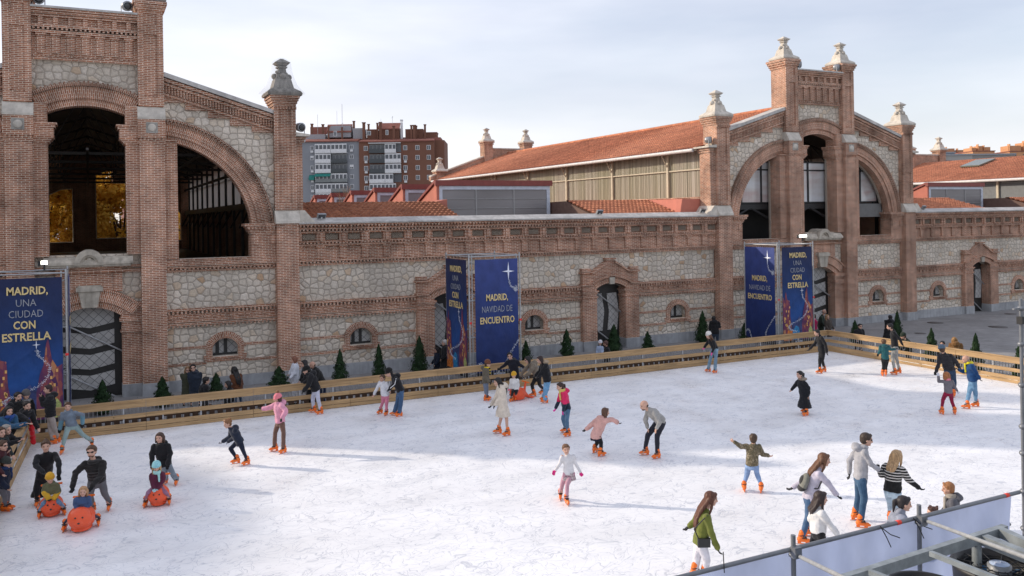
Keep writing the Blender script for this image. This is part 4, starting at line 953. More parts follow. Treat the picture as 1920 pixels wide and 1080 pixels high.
def conifer(x, y, h, w, k, label):
    t = thing('conifer', label, 'conifer', (x, y, ZG), 'small conifers set round the rink')
    o = link('crown', CV[k % 4], None, t); o.scale = (w, w, h - .12); o.location = (0, 0, .10); o.rotation_euler = (0, 0, k * 1.7)
    m = MB(); m.lathe([(.30 * w, .02), (.36 * w, .12), (.28 * w, .45), (.04, .86)], (0, 0, .1), 9)
    q = MB(); q.tube((0, 0, 0), (0, 0, h * .55), .04, 6, .015); q.build('trunk', BARK, t)
    q = MB(); q.lathe([(.15, 0), (.19, .24), (.17, .25)], (0, 0, 0), 12); q.build('pot', plain('black_pot', .03, .03, .03, .6), t)
CONS = [(192, 712, .35, 33.4, 1.0, 'dark conifer in front of the patterned door beside the left banner tower'), (304, 706, 2.3, 33.6, .98, 'rounded conifer beside the left brick pillar base'), (405, 699, 4.35, 33.8, .9, 'small dark conifer between the couple and the woman in the brown jacket'),
        (523, 686, 6.7, 34.2, 1.15, 'bushy conifer left of the woman in white'), (637, 655, 9.15, 34.4, .85, 'pale-gapped conifer below the second small arched window'), (710, 645, 11.0, 34.6, .78, 'slim conifer in front of bare rubble wall, left of the first wing door'),
        (786, 630, 12.95, 34.9, 1.0, 'tall conifer next to the brick pier of the first wing door'), (986, 638, 17.75, 34.6, .75, 'conifer partly behind the right edge of the middle banner tower'), (1062, 617, 20.35, 35.3, .95, 'conifer midway between the middle tower and the tall wing door'),
        (1151, 608, 23.2, 35.2, 1.05, 'tall conifer standing in front of the tall wing door'), (1214, 621, 24.8, 34.6, .85, 'short conifer right of the tall wing door'), (1317, 583, 28.6, 35.3, 1.05, 'tallest conifer, beside the man in black facing the wall'),
        (1396, 605, 30.1, 34.9, .9, 'round conifer at the left foot of the right banner tower'), (1603, 600, 34.6, 31.2, .85, 'conifer just beyond the right corner of the rink'), (1682, 583, 35.3, 29.0, .85, 'tall slim conifer behind the bearded skater on the plaza side'),
        (1746, 615, 33.3, 25.6, .88, 'broad conifer behind the right fence above the grey-hatted skater'), (1829, 625, 32.6, 22.9, .85, 'slim conifer behind the right fence near the right edge'), (1911, 645, 32.5, 20.7, .85, 'conifer cut by the right edge of the picture')]
for i, (px, ytop, x, y, w, lb) in enumerate(CONS):
    d = Vector((x, y, 0)).dot(FWD); g = at_d(px, ytop, d); conifer(g.x, g.y, g.z - ZG, w, i, lb)

def broad_tree(x, y, h, r, mat, label, seed, n=5200, name='autumn_tree'):
    t = thing(name, label, 'tree', (x, y, ZG), 'trees behind the left hall'); rnd = random.Random(seed)
    cl = [(Vector((rnd.uniform(-.75, .75) * r, rnd.uniform(-.75, .75) * r, h * rnd.uniform(.32, .92))), rnd.uniform(.25, .5) * r) for _ in range(22)]
    def fn(q):
        c, cr_ = cl[q.randrange(len(cl))]; d = Vector((q.gauss(0, 1), q.gauss(0, 1), q.gauss(0, 1))).normalized(); return c + d * cr_ * (.5 + .55 * q.random()), (d + Vector((q.uniform(-.6, .6), q.uniform(-.6, .6), q.uniform(-.3, .9)))).normalized(), q.uniform(.6, 1.4)
    me = leaf_mesh('crown', n, fn, .34, seed=seed); link('crown', me, mat, t)
    m = MB(); m.tube((0, 0, 0), (0, 0, h * .4), .28, 8, .2)
    for c, cr_ in cl[:10]: m.tube((0, 0, h * rnd.uniform(.25, .42)), c, .12, 5, .03)
    m.build('trunk', BARK, t)
broad_tree(-3.4, 83, 13, 4.4, AUT, 'golden autumn tree seen through the left hall opening, left one', 3, 20000)
broad_tree(2.6, 83, 14, 4.2, AUT, 'golden autumn tree filling the middle opening of the left hall', 5, 24000)
broad_tree(8.6, 86, 11, 4.2, AUT, 'orange autumn tree seen through the right arch of the left hall', 8)
broad_tree(-7.2, 90, 13, 4.0, GRN, 'green tree behind the golden trees, seen through the left hall', 12, 5000, 'green_tree')
t = thing('apartment_building', 'dark red brick flats behind the autumn trees', 'building', (5, 118, 0), 'blocks of flats in the distance')
m = MB(); m.box(-1, 14, 0, 10, 0, 21); m.build('wall', plain('brown_brick_flat2', .20, .075, .06, .9), t)
for i in range(5):
    for k in range(3): win(t, 1 + k * 2.6, 5 + i * 3, 1.3, 1.5)
t = thing('bare_tree', 'thin bare shrub on the wing roofs in front of the brick flats', 'tree', (17.6, 62, 6.5)); rnd = random.Random(4); m = MB()
for k in range(26):
    p = Vector((0, 0, 0)); d = Vector((rnd.uniform(-.7, .7), rnd.uniform(-.4, .4), 1)).normalized()
    for j in range(5): q = p + d * .55; m.tube(p, q, .035 - .006 * j, 4, .03 - .006 * j); p = q; d = (d + Vector((rnd.uniform(-.5, .5), rnd.uniform(-.5, .5), .1))).normalized()
m.build('trunk', plain('twig', .30, .20, .12, .9), t)

# ---------------------------------------------------------------- rink fences
FH = .95
def fence(name_label, p0, p1, n_out, board_len=3.3, seed=2):
    t = thing('rink_fence', name_label, 'fence', (0, 0, 0), 'pine board fences round the ice')
    p0 = Vector(p0); p1 = Vector(p1); d = (p1 - p0); ln = d.length; d.normalize(); o = Vector((*n_out, 0)); rnd = random.Random(seed)
    wd = wood(ax=0 if abs(d.x) > .5 else 1); y0 = 0
    def slab(m, a, b, z0, z1, t0, t1):
        A, B = p0 + d * a, p0 + d * b; v = [A + o * t0, B + o * t0, B + o * t1, A + o * t1]
        m.add([(q.x, q.y, z0) for q in v] + [(q.x, q.y, z1) for q in v], [(3, 2, 1, 0), (4, 5, 6, 7), (0, 1, 5, 4), (1, 2, 6, 5), (2, 3, 7, 6), (3, 0, 4, 7)])
    for z0, z1 in ((.745, .95), (.43, .565), (.135, .275), (.008, .122)):
        a = 0
        while a < ln - .1:
            b = min(ln, a + board_len); j = rnd.uniform(-.006, .006)
            m = MB(); slab(m, a + .006, b - .006, z0 + j, z1 + j, .0, .032 + rnd.uniform(0, .004)); m.build('board', wd, t); a = b
    m = MB(); slab(m, 0, ln, .952, .985, -.035, .10); m.build('top_rail', wd, t)
    a = .6; i = 0
    while a < ln:
        P = p0 + d * a + o * .06; m = MB(); m.box(P.x - .022, P.x + .022, P.y - .022, P.y + .022, ZG, .94); m.build('post', STEEL, t); a += 1.15 if i % 3 else 2.05; i += 1
    return t
def barrier(p0, d, o, ln, label):
    t = thing('crowd_barrier', label, 'barrier', (0, 0, 0), 'steel crowd barriers behind the fence')
    p0 = Vector(p0); d = Vector(d); m = MB(); z0, z1 = ZG + .12, .70
    A, B = p0 + d * .04, p0 + d * (ln - .04)
    for a, b in (((A.x, A.y, z1), (B.x, B.y, z1)), ((A.x, A.y, z0), (B.x, B.y, z0)), ((A.x, A.y, ZG), (A.x, A.y, z1)), ((B.x, B.y, ZG), (B.x, B.y, z1))): m.tube(a, b, .022, 5)
    n = int(ln / .115)
    m.build('frame', STEEL, t); m = MB()
    for k in range(1, n): q = p0 + d * (k * ln / n); m.box(q.x - .011, q.x + .011, q.y - .011, q.y + .011, z0, z1)
    m.build('bars', STEEL, t); m = MB(); ov = Vector(o)
    for q in (A + d * .2, B - d * .2): m = MB(); m.tube((q.x - ov.x * .3, q.y - ov.y * .3, ZG + .02), (q.x + ov.x * .3, q.y + ov.y * .3, ZG + .02), .02, 5); m.build('foot', STEEL, t)
fence('long pine board fence between the ice and the brick buildings', (RX0, RY1, 0), (RX1, RY1, 0), (0, 1))
fence('sunlit pine board fence along the right side of the ice', (RX1, RY1, 0), (RX1, RY0, 0), (1, 0), seed=5)
fence('pine board fence at left with spectators leaning on it', (-1.62, RY1, 0), (-2.58, RY0, 0), (-.999, .045), seed=9)
k = 0; x = RX0 + .1
while x < RX1 - 1: barrier((x, RY1 + .75, 0), (1, 0, 0), (0, 1, 0), 2.3, 'steel crowd barrier standing behind the long pine fence'); x += 2.4
y = RY1 - .5
while y > RY0 + 4: barrier((RX1 + .75, y, 0), (0, -1, 0), (1, 0, 0), 2.3, 'steel crowd barrier behind the sunlit right fence'); y -= 2.4
# planting boxes of dark slats standing behind the barriers
def slat_row(x0, x1):
    t = thing('low_slat_deck', 'low dark slatted wooden edge running behind the long fence', 'deck', (0, 0, 0)); m = MB(); x = x0
    while x < x1: m.box(x, x + .17, RY1 + .34, RY1 + .37, ZG, .40); x += .26
    m.build('slats', plain('dark_wood', .10, .06, .04, .8), t)
    m = MB(); m.box(x0, x1, RY1 + .37, RY1 + .40, .05, .10); m.box(x0, x1, RY1 + .37, RY1 + .40, .30, .35); m.build('rail', plain('dark_wood', .10, .06, .04, .8), t)
slat_row(RX0 + .3, RX1 - .5)

# ---------------------------------------------------------------- banner towers
GOLD = plain('gold_print', .72, .56, .26, .6); GREYP = plain('grey_print', .36, .38, .42, .6); WHT = plain('white_print', .80, .84, .95, .6)
def banner_mat(kind):
    s = NT('banner_' + kind); o = s.obj(); q = s.n('ShaderNodeSeparateXYZ'); s.l(o, q.inputs[0])
    fold = s.ramp(s.noise(s.map(o, (1, 1, .6), rot=(.3, .2, .3)), 2.2, 3), [(.35, .82), (.65, 1.08)])
    if kind == 'night': c = s.ramp(s.math('DIVIDE', q.outputs[2], 5.0), [(0.0, (.012, .026, .11)), (.5, (.018, .040, .17)), (1.0, (.040, .062, .22))])
    else:
        c = s.ramp(s.math('DIVIDE', q.outputs[2], 5.0), [(0.0, (.008, .008, .02)), (.09, (.03, .02, .07)), (.3, (.015, .08, .30)), (.62, (.010, .036, .14)), (1.0, (.013, .02, .07))])
    s.bump(s.noise(s.map(o, (1, 1, .7), rot=(.4, .3, .5)), 3.5, 3), .6, .06); return s.fin(s.mix(1, c, fold, 'MULTIPLY'), .6, spec=.35)
def city_mat():
    s = NT('banner_city'); o = s.obj()
    n = s.n('ShaderNodeTexVoronoi', feature='F1', inp={'Scale': 1}); s.l(s.map(o, (9, 9, 3.2)), n.inputs['Vector']); sp = s.n('ShaderNodeSeparateColor'); s.l(n.outputs['Color'], sp.inputs[0])
    c = s.ramp(sp.outputs[0], [(0, (.03, .015, .08)), (.3, (.10, .025, .09)), (.6, (.24, .05, .06)), (.85, (.42, .12, .05)), (1, (.80, .38, .10))])
    c2 = s.mix(.45, c, s.ramp(s.noise(o, 2.5, 4), [(.35, (.04, .02, .14)), (.6, (.24, .05, .08)), (.75, (.55, .20, .07))]))
    return s.fin(c2, .75)
BN, BC, CITY = banner_mat('night'), banner_mat('city'), city_mat()
BLUEGL = plain('blue_print', .02, .20, .42, .6, 0, .6, 12); ORP = plain('orange_print', .55, .16, .03, .6, 0, .5, 10); BUILD_B = plain('dusk_print', .035, .05, .16, .6, 0, .5, 6); YG = plain('yellowgreen_print', .38, .42, .14, .6, 0, .5, 10)
_fc = {}
def text_obj(body, size, mat, parent, mtx, bold=0.0, name='lettering', width=None):
    cu = bpy.data.curves.new('t', 'FONT'); cu.body = body; cu.size = size; cu.align_x = 'CENTER'; cu.align_y = 'CENTER'; cu.offset = bold; cu.extrude = .003; cu.resolution_u = 2
    ob = bpy.data.objects.new('t', cu); COL.objects.link(ob); bpy.context.view_layer.update()
    me = bpy.data.meshes.new_from_object(ob.evaluated_get(bpy.context.evaluated_depsgraph_get())); bpy.data.objects.remove(ob)
    if width:
        xs = [v.co.x for v in me.vertices]; k = width / (max(xs) - min(xs)); 
        for v in me.vertices: v.co.x *= k
    for v in me.vertices:                      # flare the stems a little, as in the printed face
        v.co.x *= 1.0
    o = link(name, me, mat, parent); o.matrix_local = mtx; return o
def serif_bits(m, x, z, w): m.box(x - w, x + w, -.004, -.001, z - .012, z + .012)
def face(parent, w, style, T):
    """one printed sheet in a local frame: x across (-w/2..w/2), z up, facing -y; T places it"""
    def put(m, name, mat, par): 
        o = m.build(name, mat, par)
        if par is parent: o.matrix_local = T
        return o
    h = 5.0
    m = MB(); nx, nz_ = 44, 90; v = []; f = []
    def crease(x, z):
        u_ = (x / w + .5); q_ = ((z - .15) / 1.55) % 1.0; k_ = int((z - .15) / 1.55) % 2; dd = abs(q_ - (u_ if k_ else 1 - u_)) * 1.1; return -.013 * math.exp(-(dd / .035) ** 2) - .008 * math.exp(-(abs(q_) * 1.5 / .03) ** 2)
    for j in range(nz_ + 1):
        for i in range(nx + 1):
            xx = -w / 2 + w * i / nx; zz = .12 + (h - .15) * j / nz_; e = math.sin(PI * i / nx) * math.sin(PI * j / nz_)
            v.append((xx, e * (-.008 * noise.noise(Vector((xx * 1.5, 3.1 if style == 'n' else 8.8, zz * 1.2))) + crease(xx, zz)), zz))
    for j in range(nz_):
        for i in range(nx): a = j * (nx + 1) + i; f.append((a, a + 1, a + nx + 2, a + nx + 1))
    m.add(v, f, smooth=True); b = put(m, 'banner', BN if style == 'n' else BC, parent)
    Y0 = -.022
    def star(cx, cz, r, nm='star'):
        m = MB(); pts = []
        for k in range(8): a = PI / 2 + k * PI / 4; rr = (r if k % 4 == 0 else r * .72 if k % 2 == 0 else r * .13); pts.append((cx + rr * math.cos(a), cz + rr * math.sin(a)))
        m.poly(pts, Y0, Y0 + .006); pts = [(cx + r * .27 * math.cos(k * PI / 6), cz + r * .27 * math.sin(k * PI / 6)) for k in range(12)]
        m.build(nm, WHT, b)
    def trail(pts, wd, seed=1):
        m = MB(); rnd = random.Random(seed); P = [Vector((a, 0, c)) for a, c in pts]
        for a, c in zip(P[:-1], P[1:]):
            n = max(2, int((c - a).length / .035))
            for k in range(n):
                q = a.lerp(c, k / n)
                for _ in range(3): x, z = q.x + rnd.gauss(0, wd * .75), q.z + rnd.gauss(0, wd * .75); s_ = rnd.uniform(.006, .014); m.poly([(x - s_, z), (x, z - s_), (x + s_, z), (x, z + s_)], Y0, Y0 + .004)
        m.build('star_trail', WHT, b)
    def curve(ctrl, n=10):
        out = []; C_ = [ctrl[0]] + list(ctrl) + [ctrl[-1]]
        for i in range(1, len(C_) - 2):
            for k in range(n):
                t_ = k / n; p = [.5 * (2 * C_[i][j] + (C_[i + 1][j] - C_[i - 1][j]) * t_ + (2 * C_[i - 1][j] - 5 * C_[i][j] + 4 * C_[i + 1][j] - C_[i + 2][j]) * t_ ** 2 + (3 * C_[i][j] - C_[i - 1][j] - 3 * C_[i + 1][j] + C_[i + 2][j]) * t_ ** 3) for j in (0, 1)]; out.append(tuple(p))
        return out + [ctrl[-1]]
    k = w / 2.4
    RX = Matrix.Rotation(R(90), 4, 'X')
    def line(s_, z, sz, mat, bold, wd, cx=0): text_obj(s_, sz, mat, b, Matrix.Translation((cx, Y0, z)) @ RX, bold, width=wd * k)
    if style == 'n':
        line('MADRID,', 3.38, .38, GOLD, .008, 1.22); line('NAVIDAD DE', 2.90, .38, GREYP, -.004, 1.70); line('ENCUENTRO', 2.44, .38, GOLD, .008, 1.92)
        star(.66 * k, 4.45, .40); trail(curve([(.70 * k, 4.05), (.80 * k, 3.82), (1.12 * k, 3.72)]), .03, 3); trail(curve([(1.12 * k, 3.80), (1.0 * k, 3.70), (1.12 * k, 3.66)]), .05, 4)
        trail(curve([(1.17 * k, 1.55), (.9 * k, 1.25), (.55 * k, .85), (.45 * k, .55), (.7 * k, .36), (1.17 * k, .40)]), .025, 5); trail(curve([(-1.17 * k, .62), (-.95 * k, .70), (-.78 * k, .45), (-.62 * k, .0 + .15)]), .03, 6)
        m = MB(); m.box(-.35 * k, .35 * k, 0, .001, 0, 0.001); 
    else:
        line('MADRID,', 4.55, .36, GOLD, .008, 1.35, .05 * k); line('UNA', 4.16, .34, GREYP, -.004, .66); line('CIUDAD', 3.80, .34, GREYP, -.004, 1.12); line('CON', 3.44, .36, GOLD, .008, .72, -.05 * k); line('ESTRELLA', 3.05, .37, GOLD, .008, 1.6)
        def sil(pts, mat, dy=0): m = MB(); m.poly([(a * k, c) for a, c in pts], Y0 - dy + .006, Y0 - dy + .010); m.build('printed_building', mat, b)
        sil([(-1.18, .3), (-1.18, 2.5), (-1.05, 2.3), (-.95, 2.75), (-.85, 2.35), (-.66, 2.3), (-.62, 1.5), (-.5, .9), (-.5, .3)], CITY)
        sil([(-.5, .3), (-.5, 1.05), (-.15, 1.25), (.1, 1.5), (.2, 1.3), (.35, 1.3), (.5, 1.0), (.5, .3)], BUILD_B, .001)
        sil([(.30, .3), (.30, 1.2), (.42, 1.8), (.55, 2.1), (.66, 2.9), (.72, 2.95), (.82, 2.3), (1.0, 2.0), (1.18, 2.1), (1.18, .3)], CITY, .002)
        sil([(-1.18, .3), (-1.18, .62), (-.9, .62), (-.85, .85), (-.45, .8), (-.45, .3)], ORP, .003)
        sil([(-.40, .34), (-.46, .75), (-.2, 1.05), (.05, .95), (.1, .5), (.0, .34)], BLUEGL, .004); sil([(.85, .34), (.82, .8), (.98, .98), (1.12, .8), (1.12, .34)], YG, .004)
        m = MB(); rnd = random.Random(8)
        for _ in range(26): x = rnd.choice((rnd.uniform(-1.1, -.65), rnd.uniform(.45, 1.1))) * k; z = rnd.uniform(.9, 2.0); m.box(x - .03, x + .03, Y0 - .006, Y0 - .003, z - .05, z + .05)
        m.build('printed_lights', plain('amber_print', .80, .45, .14, .6), b)
        star(.32 * k, 2.78, .17); trail(curve([(.34 * k, 2.6), (.42 * k, 2.4), (.75 * k, 2.0), (.55 * k, 1.55), (0, 1.28), (-.62 * k, 1.12), (-.72 * k, .95), (-.4 * k, .8), (-.1 * k, .75)]), .035, 9)
    m = MB(); m.poly([(-w / 2 + .01, .13), (w / 2 - .01, .13), (w / 2 - .01, .32), (-w / 2 + .01, .32)], Y0 - .001, Y0 + .003); m.build('printed_strip', BLACKM, b)
    text_obj('MADRID', .13, WHT, b, Matrix.Translation((.05, Y0 - .004, .23)) @ RX, .001)
    return b
def tower(x0, y0, w, dp, front, sidest, side_left, label, side_right=None):
    t = thing('banner_tower', label, 'banner tower', (x0, y0, ZG), 'scaffold banner towers'); h = 5.22
    for px, py in ((0, 0), (w, 0), (0, dp), (w, dp)):
        m = MB(); m.tube((px, py, 0), (px, py, h), .035, 8); 
        for k in range(10): m.lathe([(.06, .25 + k * .5), (.06, .26 + k * .5)], (px, py, 0), 8)
        m.build('upright', STEEL, t)
        if py == 0: m = MB(); m.tube((px + (.14 if px else -.14) * -1, py + .02, 0), (px + (.14 if px else -.14) * -1, py + .02, h - .05), .026, 8); m.build('inner_upright', STEEL, t)
    m = MB()
    for z in (.3, 1.8, 3.3, 5.10):
        for a, c in (((0, 0), (w, 0)), ((w, 0), (w, dp)), ((w, dp), (0, dp)), ((0, dp), (0, 0))): m = MB(); m.tube((*a, z), (*c, z), .024, 6); m.build('ledger', STEEL, t)
    m = MB(); m.tube((w, 0, 5.1), (0, dp, 5.1), .02, 6); m.build('ledger', STEEL, t)
    m = MB()
    for z in (.3, 1.8, 3.3): m.tube((.03, .10, z), (w, .10, z + 1.6), .02, 6); m.tube((.10, dp, z), (.10, 0, z + 1.6), .02, 6)
    m.build('diagonal', STEEL, t)
    face(t, w - .36, front, Matrix.Translation((w / 2 + .06, -.06, 0)))
    if side_left: face(t, dp - .22, sidest, Matrix.Translation((-.06, dp / 2 + .02, 0)) @ Matrix.Rotation(R(-90), 4, 'Z'))
    if side_right: face(t, dp - .22, side_right, Matrix.Translation((w + .06, dp / 2 + .02, 0)) @ Matrix.Rotation(R(90), 4, 'Z'))
    m = MB()
    for a, c in (((.03, -.05), (.03, .05)), ((w, -.05), (w, .05))): m.box(a[0] - .05, a[0] + .05, -.045, .03, 2.35, 2.43)
    m.build('red_clip', plain('red_plastic', .75, .03, .03, .5), t)
    return t
tower(13.9, 32.05, 2.32, 2.45, 'n', 'c', True, 'blue scaffold banner tower in the middle of the long wall, star facing the rink')
tower(30.55, 32.05, 2.38, 2.35, 'c', 'n', True, 'blue scaffold banner tower at the far right corner beside the right hall')
tower(-3.15, 32.05, 2.45, 2.4, 'c', 'n', False, 'blue scaffold banner tower cut by the left edge of the picture', 'n')
LEDM = NT('lit_led'); LEDM.b.inputs['Emission Color'].default_value = (1, .97, .85, 1); LEDM.b.inputs['Emission Strength'].default_value = 3; LEDM = LEDM.fin((.9, .9, .85), .4)
for x, y, z, lb, sz in ((32.35, 32.15, 5.30, 'lit white LED floodlight on top of the right banner tower', .27), (-1.33, 32.2, 5.25, 'lit white LED floodlight on top of the left banner tower', .11)):
    t = thing('led_floodlight', lb, 'floodlight', (x, y, z)); m = MB(); m.box(-sz, sz, -.03, .05, -.02, .13); m.box(-sz - .08, -sz, -.02, .03, -.05, .1); m.box(-.03, .03, 0, .04, -.2, 0); m.build('lamp_housing', BLACKM, t); m = MB(); m.box(-sz + .015, sz - .015, -.04, -.031, -.005, .115); m.build('lens', LEDM, t)

# ---------------------------------------------------------------- foreground scaffold, sheet and chillers
YF = 7.2; ZT = 2.80
def P(px, py, y=YF): return at_y(px, py, y)
GREYPIPE = plain('grey_pipe', .20, .21, .225, .45, .4, .12, 9)
xs = [P(1490, 1032).x, P(1726, 966).x, P(1915, 922).x]; xa = xs[0] - 2.35
t = thing('scaffold_rail', 'grey scaffold guard rail with posts across the lower right corner', 'scaffold', (0, 0, 0))
for i, x in enumerate([xa] + xs[:2]):
    m = MB(); m.tube((x, YF + .02, 0), (x, YF + .02, ZT + .16), .028, 10)
    for z in (ZT - .01, ZT - .06, ZT - .52): m.lathe([(.05, z - .02), (.055, z), (.05, z + .02)], (x, YF + .02, 0), 10)
    m.box(x - .05, x + .05, YF - .06, YF + .02, ZT - .08, ZT + .04)
    m.build('post', GREYPIPE, t)
m = MB(); z0 = ZT; pts = [(xa - 2, YF + .03, z0 - .02)] + [(x, YF + .03, z0 + .0) for x in [xa] + xs]; m.path(pts, .026, 10); m.build('top_rail', GREYPIPE, t)
m = MB(); m.path([(xa, YF + .17, ZT - .47), (xs[2], YF + .17, ZT - .47)], .024, 8); m.build('mid_rail', GREYPIPE, t)
m = MB()
for px in (1688, 1892): q = P(px, 980); m.lathe([(.0285, -.035), (.0285, .035)], (q.x, YF + .03, z0), 12, m=Matrix.Rotation(R(90), 3, 'Y'))
m.build('red_band', plain('red_tape', .85, .06, .03, .5), t)
for p_, q_ in (((1735, 976), (1920, 1044)), ((1498, 1043), (1574, 1080))):
    m = MB(); a_, b_ = at_y(*p_, YF - .02), at_z(*q_, 3.32); m.tube(a_, b_ + (b_ - a_) * 1.0, .022, 10); m.build('return_rail', plain('pipe_light', .36, .37, .37, .5, .2, .15, 9), t)
m = MB()
for px, py in ((1650, 985), (1712, 970)):
    q = P(px, py); m.path([(q.x, YF - .005, z0 + .03), (q.x + .05, YF - .05, z0 - .1), (q.x + .10, YF - .07, z0 - .22)], .006, 4); m.path([(q.x, YF - .005, z0 + .02), (q.x + .12, YF - .05, z0 - .08), (q.x + .24, YF - .08, z0 - .13)], .006, 4)
q = P(1357, 1075); m.path([(q.x, YF - .01, z0 - .05), (q.x - .02, YF - .02, z0 + .18)], .006, 4); m.build('cable_tie', BLACKM, t)
# translucent sheet
s = NT('blue_white_sheet'); o = s.obj(); c = s.mix(1, (.36, .43, .62), s.ramp(s.noise(s.map(o, (1, 1, .5)), 1.6, 4), [(.3, .78), (.7, 1.1)]), 'MULTIPLY')
tr = s.n('ShaderNodeBsdfTranslucent'); s.l(c, tr.inputs[0]); mxn = s.n('ShaderNodeMixShader', inp={0: .62}); s.fin(c, .5, spec=.3); s.l(s.b.outputs[0], mxn.inputs[1]); s.l(tr.outputs[0], mxn.inputs[2]); s.l(mxn.outputs[0], s.t.nodes['Material Output'].inputs[0]); SHEET = s.m
v = []; f = []; nx, nz_ = 90, 14; X0, X1 = xa - 1.0, P(1905, 925).x
for j in range(nz_ + 1):
    for i in range(nx + 1):
        x = X0 + (X1 - X0) * i / nx; zz = ZT - .035 - 1.55 * j / nz_; e = min(1, j / 3)
        y_ = YF + .065 + e * (.08 * noise.noise(Vector((x * 1.1, zz * .8, 2))) + .045 * noise.noise(Vector((x * 3.5 + zz, zz * 1.2, 5))) + .012 * math.sin(x * 9 + zz * 4)); xx = x - (.09 * j / nz_ if i == nx else 0); v.append((xx, y_, zz))
for j in range(nz_):
    for i in range(nx): a = j * (nx + 1) + i; f.append((a, a + 1, a + nx + 2, a + nx + 1))
m = MB(); m.add(v, f, smooth=True); o = m.build('wind_sheet', SHEET); tag(o, 'pale blue translucent plastic sheet tied along the scaffold guard rail', 'sheet')
# right-hand standard
x = xs[2] + .05; t = thing('scaffold_pole', 'tall grey scaffold standard at the right edge of the picture', 'scaffold')
m = MB(); m.tube((x, YF, 0), (x, YF, at_y(1916, 560, YF).z), .024, 10)
m.build('tube', GREYPIPE, t)
m = MB()
for py in (578, 645, 722, 800, 850, 922, 992): z = at_y(1916, py, YF).z; m.lathe([(.035, z - .03), (.05, z - .005), (.05, z + .008), (.035, z + .03)], (x, YF, 0), 10)
z = at_y(1916, 578, YF).z; m.box(x - .16, x, YF - .015, YF + .015, z - .012, z + .012); m.build('rosette', GREYPIPE, t)
m = MB(); z = at_y(1916, 600, YF).z; m.box(x - .05, x + .03, YF - .05, YF + .03, z - .05, z + .05); m.build('black_clamp', BLACKM, t)
# galvanised beams carrying the chillers
t = thing('steel_frame', 'galvanised steel beam frame over the chiller fans at lower right', 'steel frame')
GAL = plain('galvanised_beam', .27, .30, .31, .5, .3, .25, 7)
def beam(a, b, w=.10, h=.12, flange=.012, nm='beam'):
    a, b = Vector(a), Vector(b); d = (b - a).normalized(); sd_ = d.cross(Vector((0, 0, 1))).normalized(); up = sd_.cross(d); m = MB()
    def bar(y0, y1, z0, z1): 
        v = [p + sd_ * y + up * z for p in (a, b) for y, z in ((y0, z0), (y1, z0), (y1, z1), (y0, z1))]; m.add(v, [(3, 2, 1, 0), (4, 5, 6, 7), (0, 1, 5, 4), (1, 2, 6, 5), (2, 3, 7, 6), (3, 0, 4, 7)])
    bar(-w / 2, w / 2, -flange, 0); bar(-w / 2, w / 2, -h, -h + flange); bar(w / 2 - flange, w / 2 - .0005, -h + flange, -flange)
    return m.build(nm, GAL, t)
yb_ = 6.2
zb_ = 3.02; A = at_z(1579, 1080, zb_); B = at_z(1872, 988, zb_)
dAB = (B - A).normalized(); beam(A - dAB * 2.2, B + dAB * .12, .075, .11)
E1 = at_z(1930, 1014, zb_ + .002); beam(B + Vector((0, 0, .002)), B + (E1 - B) * 3, .09, .10)
def zl(p, q, z, ext, w, h): a_, b_ = at_z(*p, z), at_z(*q, z); beam(a_, b_ + (b_ - a_) * ext, w, h)
zl((1745, 1033), (1866, 1080), zb_ + .03, .8, .05, .05); zl((1631, 1068), (1665, 1081), zb_ + .03, 3, .05, .05)
zl((1846, 1003), (1925, 1034), zb_ - .01, 1.2, .10, .11)
m = MB(); Q = B - dAB * .4; m.tube((Q.x, Q.y, 0), (Q.x, Q.y, zb_ - .11), .05, 8); m.build('leg', GAL, t); m = MB(); Q = A - dAB * .5; m.tube((Q.x, Q.y, 0), (Q.x, Q.y, zb_ - .11), .05, 8); m.build('leg', GAL, t)
def fan(px, py, y, r, label):
    p = at_z(px, py, y); t = thing('chiller_fan', label, 'fan', (p.x, p.y, p.z), 'chiller fans'); m = MB()
    m.lathe([(r, -.30), (r + .02, -.05), (r + .05, .0), (r + .01, .035), (r - .02, .03), (r - .05, -.06), (r - .06, -.3)], n=36); m.build('shroud', BLACKM, t)
    m = MB(); m.lathe([(r - .07, -.34), (r - .07, -.30)], n=30); m.box(-r - .05, r + .05, -r - .05, r + .05, -.75, -.42); m.build('casing', plain('blue_casing', .01, .16, .42, .4), t)
    m = MB()
    for k in range(5): rr = .14 + (r - .16) * k / 4; m.path([(rr * math.cos(a * PI / 14), rr * math.sin(a * PI / 14), -.015) for a in range(29)], .005, 4)
    for k in range(12): a = k * PI / 6; m.tube((.12 * math.cos(a), .12 * math.sin(a), -.015), (r * math.cos(a), r * math.sin(a), .0), .006, 4)
    m.build('guard', BLACKM, t)
    m = MB()
    for k in range(7):
        a = k * 2 * PI / 7; c, s_ = math.cos(a), math.sin(a); v = []
        for rr, da in ((.10, -.25), (.10, .25), (r - .09, .42), (r - .09, -.05)): v.append((rr * math.cos(a + da), rr * math.sin(a + da), -.16 if da > 0.2 else -.09))
        v2 = [(x, y_, z - .012) for x, y_, z in v]; m.add(v + v2, [(0, 1, 2, 3), (7, 6, 5, 4), (0, 4, 5, 1), (1, 5, 6, 2), (2, 6, 7, 3), (3, 7, 4, 0)])
    m.build('blade', plain('fan_blue', .03, .13, .27, .35), t)
    m = MB(); m.lathe([(.12, -.2), (.12, .02), (.10, .028)], n=20); h_ = m.build('hub', plain('grey_hub', .20, .21, .22, .4), t)
    m = MB(); m.lathe([(.098, .029), (.098, .034)], n=20); m.build('hub_plate', plain('blue_white_plate', .42, .52, .70, .4), h_)
    m = MB(); m.path([(-.07, .0, .037), (-.02, .03, .037), (.0, -.01, .037), (.05, .02, .037), (.06, -.03, .037)], .007, 4); m.build('emblem', WHT, h_)
fan(1874, 1062, 2.72, .44, 'large black and blue chiller fan with a pale hub plate, lower right corner')
